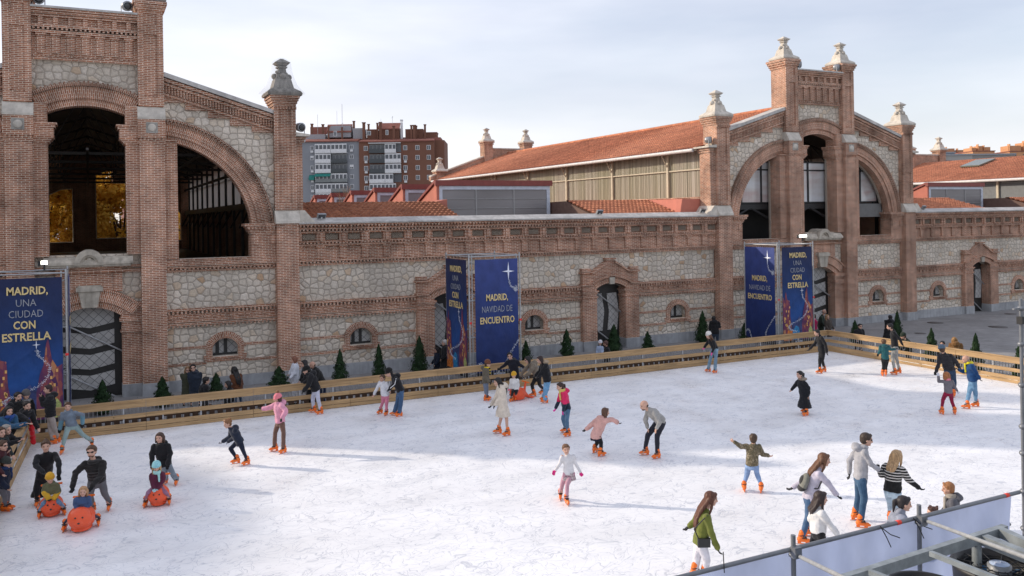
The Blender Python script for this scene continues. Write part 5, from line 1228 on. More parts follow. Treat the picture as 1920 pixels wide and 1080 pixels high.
fan(1735, 1104, 2.72, .36, 'chiller fan mostly below the bottom edge, left of the larger fan')
# ---------------------------------------------------------------- people
Z = Vector((0, 0, 1)); DG = None
VQ = 1.0
def remesh(mb, vox, smooth=2, noise_amp=0.0, noise_sc=8.0, seed=0, fold=(1, 1, 1)):
    vox *= VQ
    me = mb.mesh('tmp'); ob = bpy.data.objects.new('tmp', me); COL.objects.link(ob)
    md = ob.modifiers.new('r', 'REMESH'); md.mode = 'VOXEL'; md.voxel_size = vox; md.adaptivity = 0; md.use_smooth_shade = True
    if smooth: sm = ob.modifiers.new('s', 'SMOOTH'); sm.factor = .5; sm.iterations = smooth
    bpy.context.view_layer.update(); dg = bpy.context.evaluated_depsgraph_get()
    out = bpy.data.meshes.new_from_object(ob.evaluated_get(dg)); bpy.data.objects.remove(ob); bpy.data.meshes.remove(me); out.materials.clear()
    if noise_amp:
        ns = [v.normal.copy() for v in out.vertices]; o = Vector((seed * 3.7, seed * 1.3, seed))
        for v, n in zip(out.vertices, ns):
            c = Vector((v.co.x * noise_sc * fold[0], v.co.y * noise_sc * fold[1], v.co.z * noise_sc * fold[2])) + o; v.co += n * (noise.noise(c) + .4 * noise.noise(c * 2.3)) * noise_amp
    return out
def cap(m, p, q, r1, r2, n=10):
    m.tube(p, q, r1, n, r2); m.ball(p, r1, n=n, k=6); m.ball(q, r2, n=n, k=6)
def loft(m, secs, n=16):
    """secs: (centre, lateral axis, depth axis, half width, half depth)"""
    v = []; f = []
    for c, a, b, rw, rd in secs:
        for i in range(n): t = 2 * PI * i / n; v.append(c + a * (rw * math.cos(t)) + b * (rd * math.sin(t)))
    for k in range(len(secs) - 1):
        for i in range(n): j = (i + 1) % n; f.append((k * n + i, k * n + j, (k + 1) * n + j, (k + 1) * n + i))
    f.append(tuple(range(n - 1, -1, -1))); f.append(tuple((len(secs) - 1) * n + i for i in range(n))); m.add(v, f)

@cached
def cloth(r, g, b, pat='', r2=0.0, g2=0.0, b2=0.0):
    s = NT('cloth'); o = s.obj(); base = s.mix(1, (r, g, b), s.ramp(s.noise(o, 7, 4, rough=.6), [(.3, .80), (.7, 1.15)]), 'MULTIPLY'); c = base
    q = s.n('ShaderNodeSeparateXYZ'); s.l(o, q.inputs[0])
    if pat == 'stripe':
        k = s.math('FRACT', s.math('MULTIPLY', q.outputs[2], 17.5)); band = s.ramp(k, [(0, 0.0), (.62, 1.0)], 'CONSTANT')
        lim = s.ramp(q.outputs[2], [(0, 0.0), (.98, 0.0)], 'CONSTANT'); zr = s.math('MULTIPLY', s.math('GREATER_THAN', q.outputs[2], r2), s.math('LESS_THAN', q.outputs[2], g2)); c = s.mix(s.math('MULTIPLY', band, zr), base, (.62, .60, .56))
    elif pat == 'camo': c = s.ramp(s.noise(o, 13, 3, dist=1.5), [(0, (.10, .09, .05)), (.42, (.20, .16, .10)), (.5, (.07, .06, .035)), (.58, (.30, .25, .17))], 'CONSTANT')
    elif pat == 'plaid':
        k1 = s.ramp(s.math('FRACT', s.math('MULTIPLY', q.outputs[2], 16)), [(0, 0.0), (.6, 1.0)], 'CONSTANT'); k2 = s.ramp(s.math('FRACT', s.math('MULTIPLY', s.math('ADD', q.outputs[0], q.outputs[1]), 14)), [(0, 0.0), (.6, 1.0)], 'CONSTANT'); c = s.mix(s.math('MULTIPLY', s.math('ADD', k1, k2), .4), base, (r2, g2, b2))
    elif pat == 'split': c = s.mix(s.math('GREATER_THAN', q.outputs[2], r2), (g2, b2, max(b2, .05 if g2 < .1 else b2 * .96)), base)
    elif pat == 'bee': c = s.mix(s.ramp(s.math('FRACT', s.math('MULTIPLY', q.outputs[2], 9)), [(0, 0.0), (.5, 1.0)], 'CONSTANT'), base, (.70, .50, .02))
    elif pat == 'denim': c = s.mix(s.ramp(s.noise(o, 3.5, 3), [(.45, 0.0), (.7, .55)]), base, (r * 1.9 + .05, g * 1.8 + .05, b * 1.6 + .05))
    elif pat == 'knit': s.bump(s.noise(o, 60, 3), .5, .01)
    if pat == 'puff': s.bump(s.math('SINE', s.math('MULTIPLY', q.outputs[2], 75.0)), .5, .015)
    elif pat != 'knit': s.bump(s.noise(s.map(o, (1, 1, .6)), 16, 3), .35, .02)
    s.b.inputs['Sheen Weight'].default_value = .15
    return s.fin(c, .85, spec=.2)
@cached
def skin(t=0):
    c = [(.52, .30, .215), (.58, .35, .26), (.40, .22, .15)][t]; s = NT('skin'); o = s.obj(); k = s.mix(1, c, s.ramp(s.noise(o, 18, 3), [(.3, .92), (.7, 1.06)]), 'MULTIPLY'); s.b.inputs['Subsurface Weight'].default_value = 0.0; return s.fin(k, .5, spec=.35)
@cached
def hairm(r, g, b):
    s = NT('hair'); o = s.obj(); n = s.noise(s.map(o, (60, 60, 5)), 1.0, 3); c = s.mix(1, (r, g, b), s.ramp(n, [(.3, .55), (.7, 1.5)]), 'MULTIPLY'); s.bump(n, .5, .01); return s.fin(c, .5, spec=.4)
ORANGE = plain('skate_orange', .86, .17, .015, .35, 0, .06, 8); STRAP = plain('strap_black', .02, .02, .02, .5); BLADE = plain('blade_steel', .55, .56, .58, .25, .9)
EYEM = plain('eye_dark', .03, .02, .015, .3); LIP = plain('lip', .38, .13, .11, .5); GLASSM = plain('dark_lens', .01, .01, .012, .1)
BLACK_, NAVY_, DJ, LJ = (.014, .014, .016), (.018, .024, .05), (.05, .10, .19, 'denim'), (.22, .33, .48, 'denim')

def person(K, label, J, st=1.7, f=270, hf=None, top=BLACK_, leg=BLACK_, hair=('short', .02, .015, .012), hat=None, gl=None, feet='skate', d=None, X=None, Y=None, coat=0.0, hood=False, pf=.012, flare=0.0, skirt=None, scarf=None, gls=False, lean=0.0, tone=1, legbare=False, group=None, zg=0.0, sleeve=True, hoff=None, fur=None, bare_shin=False, stripe=False, cuff=None):
    ox, oy, sc = K; s = st / 1.75; sr = s ** .62
    def px(k): v = J[k]; return (ox + v[0] / sc, oy + v[1] / sc)
    hf = f if hf is None else hf; turn = -math.degrees(math.atan((px('hd')[0] - 960) / FPX)); f = f + turn; hf = hf + turn; a = R(f); fw = RGT * math.cos(a) + FWD * math.sin(a); lf = Z.cross(fw); ah = R(hf); hw = RGT * math.cos(ah) + FWD * math.sin(ah)
    seat = 'seat' in J
    if zg == 0 and feet != 'skate': zg = ZG
    F = {}
    for k in 'AB':
        if 'f' + k in J: v = J['f' + k]; z_ = v[2] if len(v) > 2 else 0; F[k] = at_z(*px('f' + k), zg + z_)
    if d is None:
        if X is not None: d = X / ray(*px('hd')).x
        elif Y is not None: d = Y / ray(*px('nk')).y
        else: q = sum((F[k] for k in F), Vector()) / len(F); d = q.dot(FWD)
    global VQ; VQ = 1.0 if d < 19 else 1.2 if d < 27 else 1.4
    N = at_d(*px('nk'), d - lean); H = N + Vector(hoff) if hoff else at_d(*px('hp'), d) if 'hp' in J else N - Z * .52 * s
    Hd = at_d(*px('hd'), d - lean * 1.15)
    up = (N - H).normalized(); latS = lf; dep = up.cross(latS).normalized() * -1
    if dep.dot(fw) < 0: dep = -dep
    SW = .168 * s + .012; HW = .085 * s + .01
    SH = {'A': N + lf * SW - up * .035 * s, 'B': N - lf * SW - up * .035 * s}; HP = {'A': H + lf * HW, 'B': H - lf * HW}
    el, ha, kn, an = {}, {}, {}, {}
    for k in 'AB':
        sg = 1 if k == 'A' else -1; sd_ = SH[k].dot(FWD)
        if 'e' + k in J: v = J['e' + k]; el[k] = at_d(*px('e' + k), sd_ + (v[2] if len(v) > 2 else 0))
        else: el[k] = SH[k] - Z * .27 * s + lf * sg * .05 * s + fw * .02
        if 'h' + k in J: v = J['h' + k]; ha[k] = at_d(*px('h' + k), sd_ + (v[2] if len(v) > 2 else 0))
        else: ha[k] = el[k] + (fw * .16 - Z * .17) * s
        # keep arms no longer than anatomy allows
        L1, L2 = .30 * s, .27 * s
        dv = el[k] - SH[k]
        if dv.length > L1 * 1.15: el[k] = SH[k] + dv * (L1 * 1.15 / dv.length)
        dv = ha[k] - el[k]
        if dv.length > L2 * 1.2: ha[k] = el[k] + dv * (L2 * 1.2 / dv.length)
        if k not in F: q = HP[k]; F[k] = Vector((q.x, q.y, zg)) + lf * sg * .03
        an[k] = F[k] + Z * (.155 if feet == 'skate' else .09) * (1 if feet != 'skate' else max(.8, s))
        if 'k' + k in J: v = J['k' + k]; kd = (HP[k].dot(FWD) + an[k].dot(FWD)) / 2 + fw.dot(FWD) * .06 + (v[2] if len(v) > 2 else 0); kn[k] = at_d(*px('k' + k), kd)
        else: kn[k] = (HP[k] + an[k]) / 2 + fw * .05 * s
    base = (F['A'] + F['B']) / 2; base.z = zg
    t = thing('person', label, 'person', base, group); inv = -base
    def fin(mesh, name, mat, par=t):
        mesh.transform(Matrix.Translation(inv)); o = link(name, mesh, mat, par); return o
    seed = len(label) + st * 10
    hr = .104 * (.48 + .52 * s) + .004                                   # half width of the skull, front to back slightly more
    hup = (Z * .8 + (Hd - N).normalized() * .35).normalized(); hx = (hw - hup * hw.dot(hup)).normalized(); hy = hup.cross(hx); HM = Matrix((hx, hy, hup)).transposed()
    def hl(x, y, z): return Hd + HM @ Vector((x * hr, y * hr, z * hr))
    # ---- body: one continuous surface
    m = MB(); m.ball(hl(-.05, 0, .22), hr * 1.02, hr * .86, hr * 1.02, 18, 12, HM); m.ball(hl(.12, 0, -.38), hr * .82, hr * .66, hr * .82, 16, 10, HM); m.ball(hl(.62, 0, -.88), hr * .30, hr * .30, hr * .24, 10, 6, HM)
    cap(m, hl(.86, 0, .18), hl(1.10, 0, -.28), hr * .09, hr * .17, 8)
    for sg in (-1, 1): m.ball(hl(-.02, sg * .86, -.12), hr * .20, hr * .09, hr * .27, 8, 6, HM); m.ball(hl(.62, sg * .42, -.42), hr * .26, hr * .24, hr * .24, 8, 6, HM)
    m.ball(hl(.80, 0, .36), hr * .22, hr * .5, hr * .12, 10, 6, HM)
    cap(m, N - up * .02, hl(-.12, 0, -.65), .058 * sr, .052 * sr)
    loft(m, [(H - up * .06 * s, latS, dep, .11 * s, .08 * s), (H + up * .03 * s, latS, dep, .150 * s, .105 * s), (H + (N - H) * .42, latS, dep, .125 * s, .092 * s), (H + (N - H) * .78, latS, dep, .155 * s, .108 * s), (N - up * .02, latS, dep, .12 * s, .07 * s), (N + up * .03, latS, dep, .05 * s, .045 * s)])
    for k in 'AB':
        cap(m, SH[k], el[k], .048 * sr, .038 * sr); cap(m, el[k], ha[k], .038 * sr, .026 * sr); cap(m, HP[k], kn[k], .078 * s + .004, .052 * s + .004); cap(m, kn[k], an[k], .05 * s + .003, .034 * s + .004); cap(m, an[k], F[k] + fw * .10 * s + Z * .05, .036 * s, .03 * s)
    def hand(m, k, gr=0.0):
        sg = 1 if k == 'A' else -1; d_ = (ha[k] - el[k]).normalized(); pl = d_.cross(lf * sg); 
        if pl.length < .2: pl = d_.cross(Z)
        pl.normalize(); sdv = pl.cross(d_).normalized()
        if sdv.dot(fw) < 0: sdv = -sdv
        hs = .078 * (.4 + .6 * s) ; c = ha[k] + d_ * hs * .5
        b3 = Matrix((d_, sdv, pl)).transposed(); m.ball(c, hs * .58, hs * .47, hs * .22, 12, 8, b3)
        for i in range(4):
            o = (i - 1.5) * hs * .26; L = hs * (.82, .95, .90, .70)[i]; b0 = c + d_ * hs * .42 - sdv * o; b1 = b0 + d_ * L * .5 - sdv * o * .25 - pl * hs * .10; b2 = b1 + d_ * L * .42 - pl * hs * (.28 + .05 * i); r = .0088 * (.5 + .5 * s) + gr; m.tube(b0, b1, r, 6, r * .95); m.ball(b1, r, n=6, k=4); m.tube(b1, b2, r * .95, 6, r * .8); m.ball(b2, r * .85, n=6, k=4)
        b0 = c + sdv * hs * .38 - d_ * hs * .15; b1 = b0 + (sdv * .6 + d_ * .75) * hs * .42; b2 = b1 + (d_ * .9 + sdv * .1 - pl * .25) * hs * .38; r = .0105 * (.5 + .5 * s) + gr; m.tube(b0, b1, r, 6); m.ball(b1, r, n=6, k=4); m.tube(b1, b2, r, 6, r * .8); m.ball(b2, r * .85, n=6, k=4)
    if not gl:
        for k in 'AB': hand(m, k)
    b = fin(remesh(m, .0105 * (.55 + .45 * s), 1), 'body', skin(tone))
    tocam = (EYEP - Hd).normalized()
    if hx.dot(tocam) > -.35:
        if gls:
            m = MB()
            for sg in (-1, 1): m.ball(hl(.86, sg * .40, .14), hr * .13, hr * .30, hr * .20, 10, 6, HM); m.tube(hl(.8, sg * .66, .2), hl(-.05, sg * .9, .18), hr * .05, 5)
            m.tube(hl(.98, -.3, .18), hl(.98, .3, .18), hr * .06, 5); me = m.mesh(); fin(me, 'sunglasses', GLASSM)
        else:
            for sg in (-1, 1): m = MB(); m.ball(hl(.83, sg * .36, .10), hr * .10, hr * .15, hr * .09, 8, 6, HM); fin(m.mesh(), 'eye', EYEM)
            m = MB()
            for sg in (-1, 1): cap(m, hl(.92, sg * .20, .32), hl(.80, sg * .56, .32), hr * .045, hr * .035, 6)
            fin(m.mesh(), 'eyebrows', hairm(*hair[1:4]) if hair else EYEM)
        m = MB(); m.ball(hl(.90, 0, -.52), hr * .10, hr * .25, hr * .065, 8, 6, HM); fin(m.mesh(), 'mouth', LIP)
    # ---- clothes
    T = {}
    def mat(c): return cloth(*c)
    tp = pf
    m = MB(); lo = coat
    secs = []
    fl = .05 if coat > .2 else 0
    down = (-up * .4 - Z).normalized() if coat > .05 else -up
    if coat > .05: secs.append((H + down * coat, latS, fw, .185 * s + tp + fl + coat * .06, .14 * s + tp + fl + coat * .05)); secs.append((H + down * coat * .5, latS, fw, .182 * s + tp + fl * .5, .135 * s + tp + fl * .5))
    secs += [(H - up * (.09 if coat > .05 else .03) * s, latS, dep, .168 * s + tp, .122 * s + tp), (H + up * .05 * s, latS, dep, .166 * s + tp, .12 * s + tp), (H + (N - H) * .42, latS, dep, .142 * s + tp * 1.4, .108 * s + tp * 1.4), (H + (N - H) * .75, latS, dep, .172 * s + tp * 1.2, .122 * s + tp * 1.3), (N - up * .03 * s, latS, dep, .145 * s + tp, .088 * s + tp), (N + up * .012, latS, dep, .072 * s + tp, .062 * s + tp)]
    loft(m, secs)
    for k in 'AB':
        cap(m, SH[k] - up * .012, el[k], .056 * sr + tp * .9, .045 * sr + tp * .95)
        if sleeve: cap(m, el[k], ha[k] - (ha[k] - el[k]) * .02, .045 * sr + tp * .9, .036 * sr + tp * .85)
    if hood: m.ball(N - fw * (.10 * s + .02) + up * .012 * s, .085 * s + tp, .125 * s + tp, .07 * s + tp, 14, 8, Matrix((fw, lf, fw.cross(lf))).transposed()); m.ball(N + fw * .01 + up * .02 * s, .095 * s + tp, .10 * s + tp, .055 * s, 12, 6, Matrix((fw, lf, fw.cross(lf))).transposed())
    else: cap(m, N + up * .0, N + (Hd - N) * .18, .07 * s + tp * .5, .062 * s + tp * .4)
    ptop = fin(remesh(m, .0135 * (.5 + .5 * s), 2, .011 * sr + tp * .25, 7.5, seed, (1, 1, 1.3)), 'coat' if coat > .25 else 'jacket' if (hood or tp > .014) else 'top', mat(top))
    if stripe:
        m = MB()
        for k in 'AB':
            o = (Z.cross(el[k] - SH[k]).normalized() * .0 + lf * (1 if k == 'A' else -1)) * .05 - FWD * .03; m.tube(SH[k] + o, el[k] + o, .014, 5); m.tube(el[k] + o, ha[k] + o * .8, .014, 5)
        fin(m.mesh(), 'white_stripe', plain('white_cloth', .72, .72, .72, .8))
    if fur: m = MB(); m.ball(N - fw * .06 + up * .06, .13, .15, .06, 14, 8, Matrix((fw, lf, fw.cross(lf))).transposed()); fin(remesh(m, .014, 0, .03, 30, seed), 'fur_trim', cloth(*fur))
    if cuff:
        m = MB()
        for k in 'AB': cap(m, el[k] + (ha[k] - el[k]) * .1, ha[k], .051 * sr + tp, .043 * sr + tp)
        fin(remesh(m, .013, 1, .006, 8, seed), 'sleeve_ends', cloth(*cuff))
    if leg:
        m = MB(); q = .010
        loft(m, [(H - Z * .15 * s, latS, dep, .13 * s + q, .10 * s + q), (H - Z * .07 * s, latS, dep, .158 * s + q, .118 * s + q), (H, latS, dep, .155 * s + q, .112 * s + q), (H + up * .07 * s, latS, dep, .14 * s + q, .104 * s + q)])
        for k in 'AB':
            cap(m, HP[k] - Z * .03 * s, kn[k], .092 * s + q, .063 * s + q + flare * .2); en = an[k] + Z * (.045 if feet == 'skate' else .0) if flare < .02 else an[k] + Z * .01; cap(m, kn[k], en, .062 * s + q + flare * .2, .046 * s + q + flare)
        fin(remesh(m, .013 * (.5 + .5 * s), 2, .009 + flare * .08, 8, seed + 5, (1, 1, .8)), 'trousers' if not skirt else 'tights', mat(leg))
    if skirt:
        m = MB(); n = 20; v = []; 
        loft(m, [(H - Z * .20 * s, latS, fw, .23 * s, .2 * s), (H - Z * .08 * s, latS, fw, .19 * s, .155 * s), (H + Z * .05 * s, latS, fw, .15 * s, .115 * s)], 20); fin(remesh(m, .012, 1, .022, 14, seed, (1, 1, .2)), 'skirt', cloth(*skirt))
    if gl:
        for k in 'AB': m = MB(); hand(m, k, .0045); cap(m, ha[k] - (ha[k] - el[k]) * .14, ha[k] + (ha[k] - el[k]).normalized() * .02, .034 * sr, .036 * sr); fin(remesh(m, .0105 * (.6 + .4 * s), 1), 'glove', cloth(*gl))
    # ---- hair and hats
    if hair:
        st_, c = hair[0], hair[1:4]; m = MB()
        if st_ != 'bald':
            m.ball(hl(-.20, 0, .36), hr * 1.06, hr * .99, hr * 1.0, 18, 12, HM); m.ball(hl(-.42, 0, -.1), hr * .78, hr * .86, hr * .86, 14, 8, HM)
            cap(m, hl(.62, .42, .95), hl(.25, .82, .55), hr * .2, hr * .2); cap(m, hl(.62, -.42, .95), hl(.25, -.82, .55), hr * .2, hr * .2); cap(m, hl(.66, -.35, .98), hl(.66, .35, .98), hr * .22, hr * .22)
        else:
            m.ball(hl(-.34, 0, -.12), hr * .76, hr * .90, hr * .52, 14, 8, HM)
        if st_ in ('curly',): 
            rr = random.Random(int(seed)); 
            for _ in range(26): m.ball(hl(rr.uniform(-1.1, .5), rr.uniform(-.9, .9), rr.uniform(.3, 1.25)), hr * .28, n=7, k=5)
        if st_ in ('long', 'bob'):
            L = (hair[4] if len(hair) > 4 else .42) * s if st_ == 'long' else .17 * s; back = N - fw * (.10 * s + tp)
            for yy in (-.75, -.38, 0, .38, .75):
                p0 = hl(-.45, yy, .1); p1 = N + (p0 - Hd) * .9 - fw * .03 + up * .02; p2 = N - up * L * (.85 + .15 * math.sin(yy * 5 + seed)) - fw * (.125 * s + tp) + lf * yy * .10 * s
                if st_ == 'bob': p1 = hl(-.45, yy * 1.15, -1.1); cap(m, p0, p1, hr * .42, hr * .28); continue
                cap(m, p0, p1, hr * .42, hr * .40); cap(m, p1, (p1 + p2) / 2 - fw * .02, hr * .40, hr * .36); cap(m, (p1 + p2) / 2 - fw * .02, p2, hr * .36, hr * .12)
            for sg in (-1, 1): cap(m, hl(.10, sg * .9, .3), hl(.0, sg * 1.0, -1.1), hr * .24, hr * .24); 
            if st_ == 'long':
                for sg in (-1, 1): cap(m, hl(.0, sg * 1.0, -1.1), N + lf * sg * .10 * s + fw * .06 - up * L * .35, hr * .24, hr * .12)
        if st_ == 'pony': cap(m, hl(-1.0, 0, .5), hl(-1.5, 0, .1), hr * .3, hr * .38); cap(m, hl(-1.5, 0, .1), hl(-1.55, 0, -1.6), hr * .38, hr * .12)
        if st_ == 'bun': m.ball(hl(-.75, 0, 1.15), hr * .42, n=12, k=8)
        fin(remesh(m, .0115, 1, .006, 26, seed, (1, 1, .25)), 'hair', hairm(*c))
        if st_ == 'bald' or (len(hair) > 4 and hair[4] == 'beard'): m = MB(); m.ball(hl(.42, 0, -.78), hr * .50, hr * .58, hr * .34, 12, 8, HM); fin(remesh(m, .01, 1, .004, 30), 'beard', hairm(*c))
    if hat:
        m = MB(); m.ball(hl(-.16, 0, .50), hr * 1.22, hr * 1.14, hr * 1.28, 18, 12, HM)
        q = MB(); vv = Matrix.Identity(3)
        me = remesh(m, .012, 1, .004, 20, seed)
        # keep only the part above the brow
        bm = bmesh.new(); bm.from_mesh(me); pl = hl(.2, 0, .30); bmesh.ops.bisect_plane(bm, geom=bm.verts[:] + bm.edges[:] + bm.faces[:], plane_co=pl, plane_no=(hup + hx * .25).normalized(), clear_inner=True)
        ed = [e for e in bm.edges if e.is_boundary]; bmesh.ops.edgeloop_fill(bm, edges=ed); bm.to_mesh(me); bm.free(); h_ = fin(me, 'hat', cloth(*hat[:3], 'knit'))
        m = MB(); pts = [hl(-.10 + 1.13 * math.cos(a_ * PI / 9), 1.04 * math.sin(a_ * PI / 9), .40 - .25 * 1.1 * math.cos(a_ * PI / 9)) for a_ in range(19)]; m.path(pts, hr * .15, 7); fin(m.mesh(), 'hat_brim', cloth(*hat[:3], 'knit'))
        if len(hat) > 3: m = MB(); m.ball(hl(-.25, 0, 1.95), .05, n=12, k=8); fin(remesh(m, .01, 0, .012, 60), 'pompom', cloth(*hat[3:6]))
    if scarf:
        m = MB(); 
        for dz, r_ in ((.02, .085), (.055, .080)): 
            pts = [N + up * dz + (lf * math.cos(a_) + fw * (math.sin(a_) * .95 + .1)) * (r_ * s + tp * .6) for a_ in [i * PI / 8 for i in range(17)]]; m.path(pts, .034 * sr, 8)
        cap(m, N + fw * (.12 * s + tp) + lf * .05, N + fw * (.15 * s + tp) - up * .27 * s + lf * .06, .035 * sr, .03 * sr); fin(remesh(m, .013, 1, .008, 14, seed), 'scarf', cloth(*scarf))
    # ---- feet
    for k in 'AB':
        tdv = fw.copy(); tdv.z = 0; tdv = (tdv + lf * (.18 if k == 'A' else -.18)).normalized()
        if 't' + k in J: aa = R(J['t' + k]); tdv = RGT * math.cos(aa) + FWD * math.sin(aa)
        g = F[k]; q = .72 + .28 * s; side = Z.cross(tdv); tilt = Z
        if feet == 'skate':
            m = MB(); h0 = .062
            cap(m, g + Z * (h0 + .045) - tdv * .065 * q, g + Z * (h0 + .03) + tdv * .115 * q, .052 * q, .040 * q); cap(m, g + Z * (h0 + .05) - tdv * .045 * q, an[k] + Z * .085 - tdv * .015, .056 * q, .062 * q)
            m.ball(g + Z * (h0 + .02) + tdv * .14 * q, .045 * q, .038 * q, .028 * q, 10, 6, Matrix((tdv, side, Z)).transposed())
            o_ = remesh(m, .0115, 1); bt = fin(o_, 'skate', ORANGE)
            m = MB()
            def bar(x0, x1, z0, z1, hw_):
                v = [g + tdv * x + side * y + Z * z for z in (z0, z1) for x, y in ((x0, -hw_), (x1, -hw_), (x1, hw_), (x0, hw_))]; m.add(v, [(3, 2, 1, 0), (4, 5, 6, 7), (0, 1, 5, 4), (1, 2, 6, 5), (2, 3, 7, 6), (3, 0, 4, 7)])
            bar(-.10 * q, -.03 * q, .02, h0 + .01, .012); bar(.05 * q, .12 * q, .02, h0 + .01, .012); bar(-.10 * q, .125 * q, .018, .030, .007); fin(m.mesh(), 'blade_holder', ORANGE, t)
            m = MB(); bar(-.13 * q, .165 * q, .001, .018, .003); fin(m.mesh(), 'blade', BLADE, t)
            m = MB()
            for zz, r_, fo in ((.085, .052, .035), (.13, .058, .0)):
                c_ = g + Z * (h0 + zz) + tdv * (fo - .02); m.path([c_ + (tdv * math.cos(a_) + side * math.sin(a_)) * r_ * q + Z * .01 * math.cos(a_) for a_ in [i * PI / 6 for i in range(13)]], .011, 5)
            m.path([g + Z * (h0 + .07) + tdv * .07 * q + side * .035 * i for i in (-1, 0, 1)], .01, 5); fin(m.mesh(), 'strap', STRAP, t)
        else:
            m = MB(); cap(m, g + Z * .045 - tdv * .05 * q, g + Z * .035 + tdv * .13 * q, .042 * q, .034 * q); cap(m, g + Z * .05, an[k] + Z * .02, .042 * q, .044 * q); fin(remesh(m, .013, 1), 'shoe', cloth(.05, .045, .04))
    return dict(t=t, N=N, H=H, fw=fw, lf=lf, up=up, dep=dep, ha=ha, Hd=Hd, s=s, d=d)

def seal(K, cx, by, face_deg, label, sc_=1.0, handle=True):
    ox, oy, s0 = K; g = at_z(ox + cx / s0, oy + by / s0, 0); t = thing('skating_aid', label, 'skating aid', g, 'orange seal-shaped skating aids')
    a = R(face_deg) - math.atan((ox + cx / s0 - 960) / FPX); fw = RGT * math.cos(a) + FWD * math.sin(a); t.rotation_euler = (0, 0, math.atan2(fw.y, fw.x)); m = MB(); q = sc_
    m.ball((-.16 * q, 0, .24 * q), .30 * q, .26 * q, .235 * q, 20, 12); m.ball((.0, 0, .27 * q), .20 * q, .235 * q, .215 * q, 16, 10); m.ball((.16 * q, 0, .22 * q), .07 * q, .09 * q, .06 * q, 10, 8); m.ball((-.16 * q, 0, .05), .28 * q, .20 * q, .05, 16, 8)
    cap(m, (-.42 * q, 0, .18), (-.62 * q, 0, .06), .12 * q, .05 * q)
    for sg in (-1, 1): m.ball((-.70 * q, sg * .10 * q, .045), .12 * q, .07 * q, .035, 12, 6, Matrix.Rotation(-sg * .7, 3, 'Z'))
    if handle:
        cap(m, (-.42 * q, 0, .2), (-.50 * q, 0, .56), .055, .04)
    link('body', remesh(m, .016, 3), plain('seal_orange', .82, .10, .03, .4, 0, .08, 3), t)
    for sg in (-1, 1): m = MB(); m.ball((.185 * q, sg * .065 * q, .335 * q), .018); m.build('eye', STRAP, t)
    m = MB(); m.ball((.235 * q, 0, .24 * q), .018, .026, .018); m.build('nose', STRAP, t)
    if handle: m = MB(); cap(m, (-.50 * q, -.20, .60), (-.50 * q, .20, .60), .024, .024); cap(m, (-.50 * q, 0, .55), (-.50 * q, 0, .61), .035, .03); m.build('handle', ORANGE, t)
    return t
K1 = (0, 680, 3.178); K2 = (360, 660, 4.5); K3 = (620, 640, 6.75); K4 = (880, 640, 5.4); K5 = (1000, 720, 4.5); K6 = (1260, 760, 3.375); K7 = (1540, 780, 3.6); K8 = (1280, 560, 3.0)
KC = (0, 700, 3.72); KD = (330, 660, 10.8); KE = (520, 650, 7.71); KF = (1080, 590, 6.0); KG = (1480, 560, 6.75); KH = (1640, 570, 7.2); K0 = (0, 0, 1)
BRN = (.07, .035, .018); BLK_H = (.012, .010, .010); BLOND = (.36, .22, .10); GLB = (.012, .012, .013); GP = (.62, .05, .26)
# skaters at the left
person(K1, 'woman in long black open coat bending over the yellow-hatted child on the seal', dict(hd=(273, 497), nk=(275, 548), hp=(262, 690), eB=(212, 612, -.15), hB=(272, 665, -.35), eA=(350, 590, -.15), hA=(352, 672, -.35), fB=(222, 858), fA=(270, 820), kB=(218, 760), kA=(270, 745)), 1.72, 270, top=BLACK_, leg=BLACK_, hair=('bun', *BRN), coat=.42, lean=.3, gl=GLB, pf=.02)
person(K1, 'man in dark quilted jacket and grey trousers pushing the blond child on the seal', dict(hd=(546, 530), nk=(558, 592), hp=(578, 690), eB=(452, 655, -.1), hB=(432, 742, -.3), eA=(608, 665, -.1), hA=(552, 732, -.35), fB=(552, 905), fA=(650, 880), kB=(535, 790), kA=(622, 775)), 1.78, 252, top=(.022, .020, .020, 'puff'), leg=(.13, .13, .14), hair=('short', *BRN, 'beard'), lean=.35, gl=GLB, pf=.03, hood=True, gls=True)
person(K1, 'girl in black hooded coat with fringe pushing the child in the pale blue hat', dict(hd=(952, 448), nk=(958, 490), hp=(978, 595), eB=(905, 540, -.05), hB=(908, 608, -.2), eA=(1015, 540), hA=(1000, 604, -.15), fB=(985, 725), fA=(1052, 728), kB=(985, 665), kA=(1028, 660)), 1.55, 248, top=BLACK_, leg=(.20, .24, .28, 'denim'), hair=('bob', .06, .032, .022), coat=.08, lean=.12, gl=GLB, pf=.03, hood=True, flare=.02)
person(K1, 'small child in yellow hat and olive, white and yellow coat riding an orange seal', dict(hd=(298, 692), nk=(303, 728), hp=(305, 812), eB=(264, 770), hB=(290, 808, -.1), eA=(348, 768), hA=(322, 806, -.1), fB=(236, 925), fA=(380, 905), kB=(258, 838, -.1), kA=(352, 832, -.1)), 1.1, 272, top=(.13, .13, .07, 'split', .52, .68, .66), cuff=(.62, .36, .03), leg=(.14, .24, .38, 'denim'), hair=('short', *BRN), hat=(.62, .33, .03), gl=GLB, pf=.03, hood=True, lean=.05)
seal(K1, 306, 918, 268, 'orange seal skating aid under the child in the yellow hat, leftmost', .95)
person(K1, 'laughing blond toddler in denim-blue coat riding the nearest orange seal', dict(hd=(496, 768), nk=(492, 805), hp=(488, 885), eB=(450, 845), hB=(466, 890, -.1), eA=(532, 842), hA=(494, 886, -.1), fB=(386, 1003), fA=(586, 970), kB=(430, 915, -.1), kA=(545, 905, -.1)), 1.05, 262, top=(.05, .09, .19), leg=NAVY_, hair=('bob', .42, .24, .12), gl=(.65, .42, .42), pf=.03, lean=.05)
seal(K1, 480, 1008, 262, 'orange seal skating aid carrying the blond toddler, nearest of the seals', 1.08)
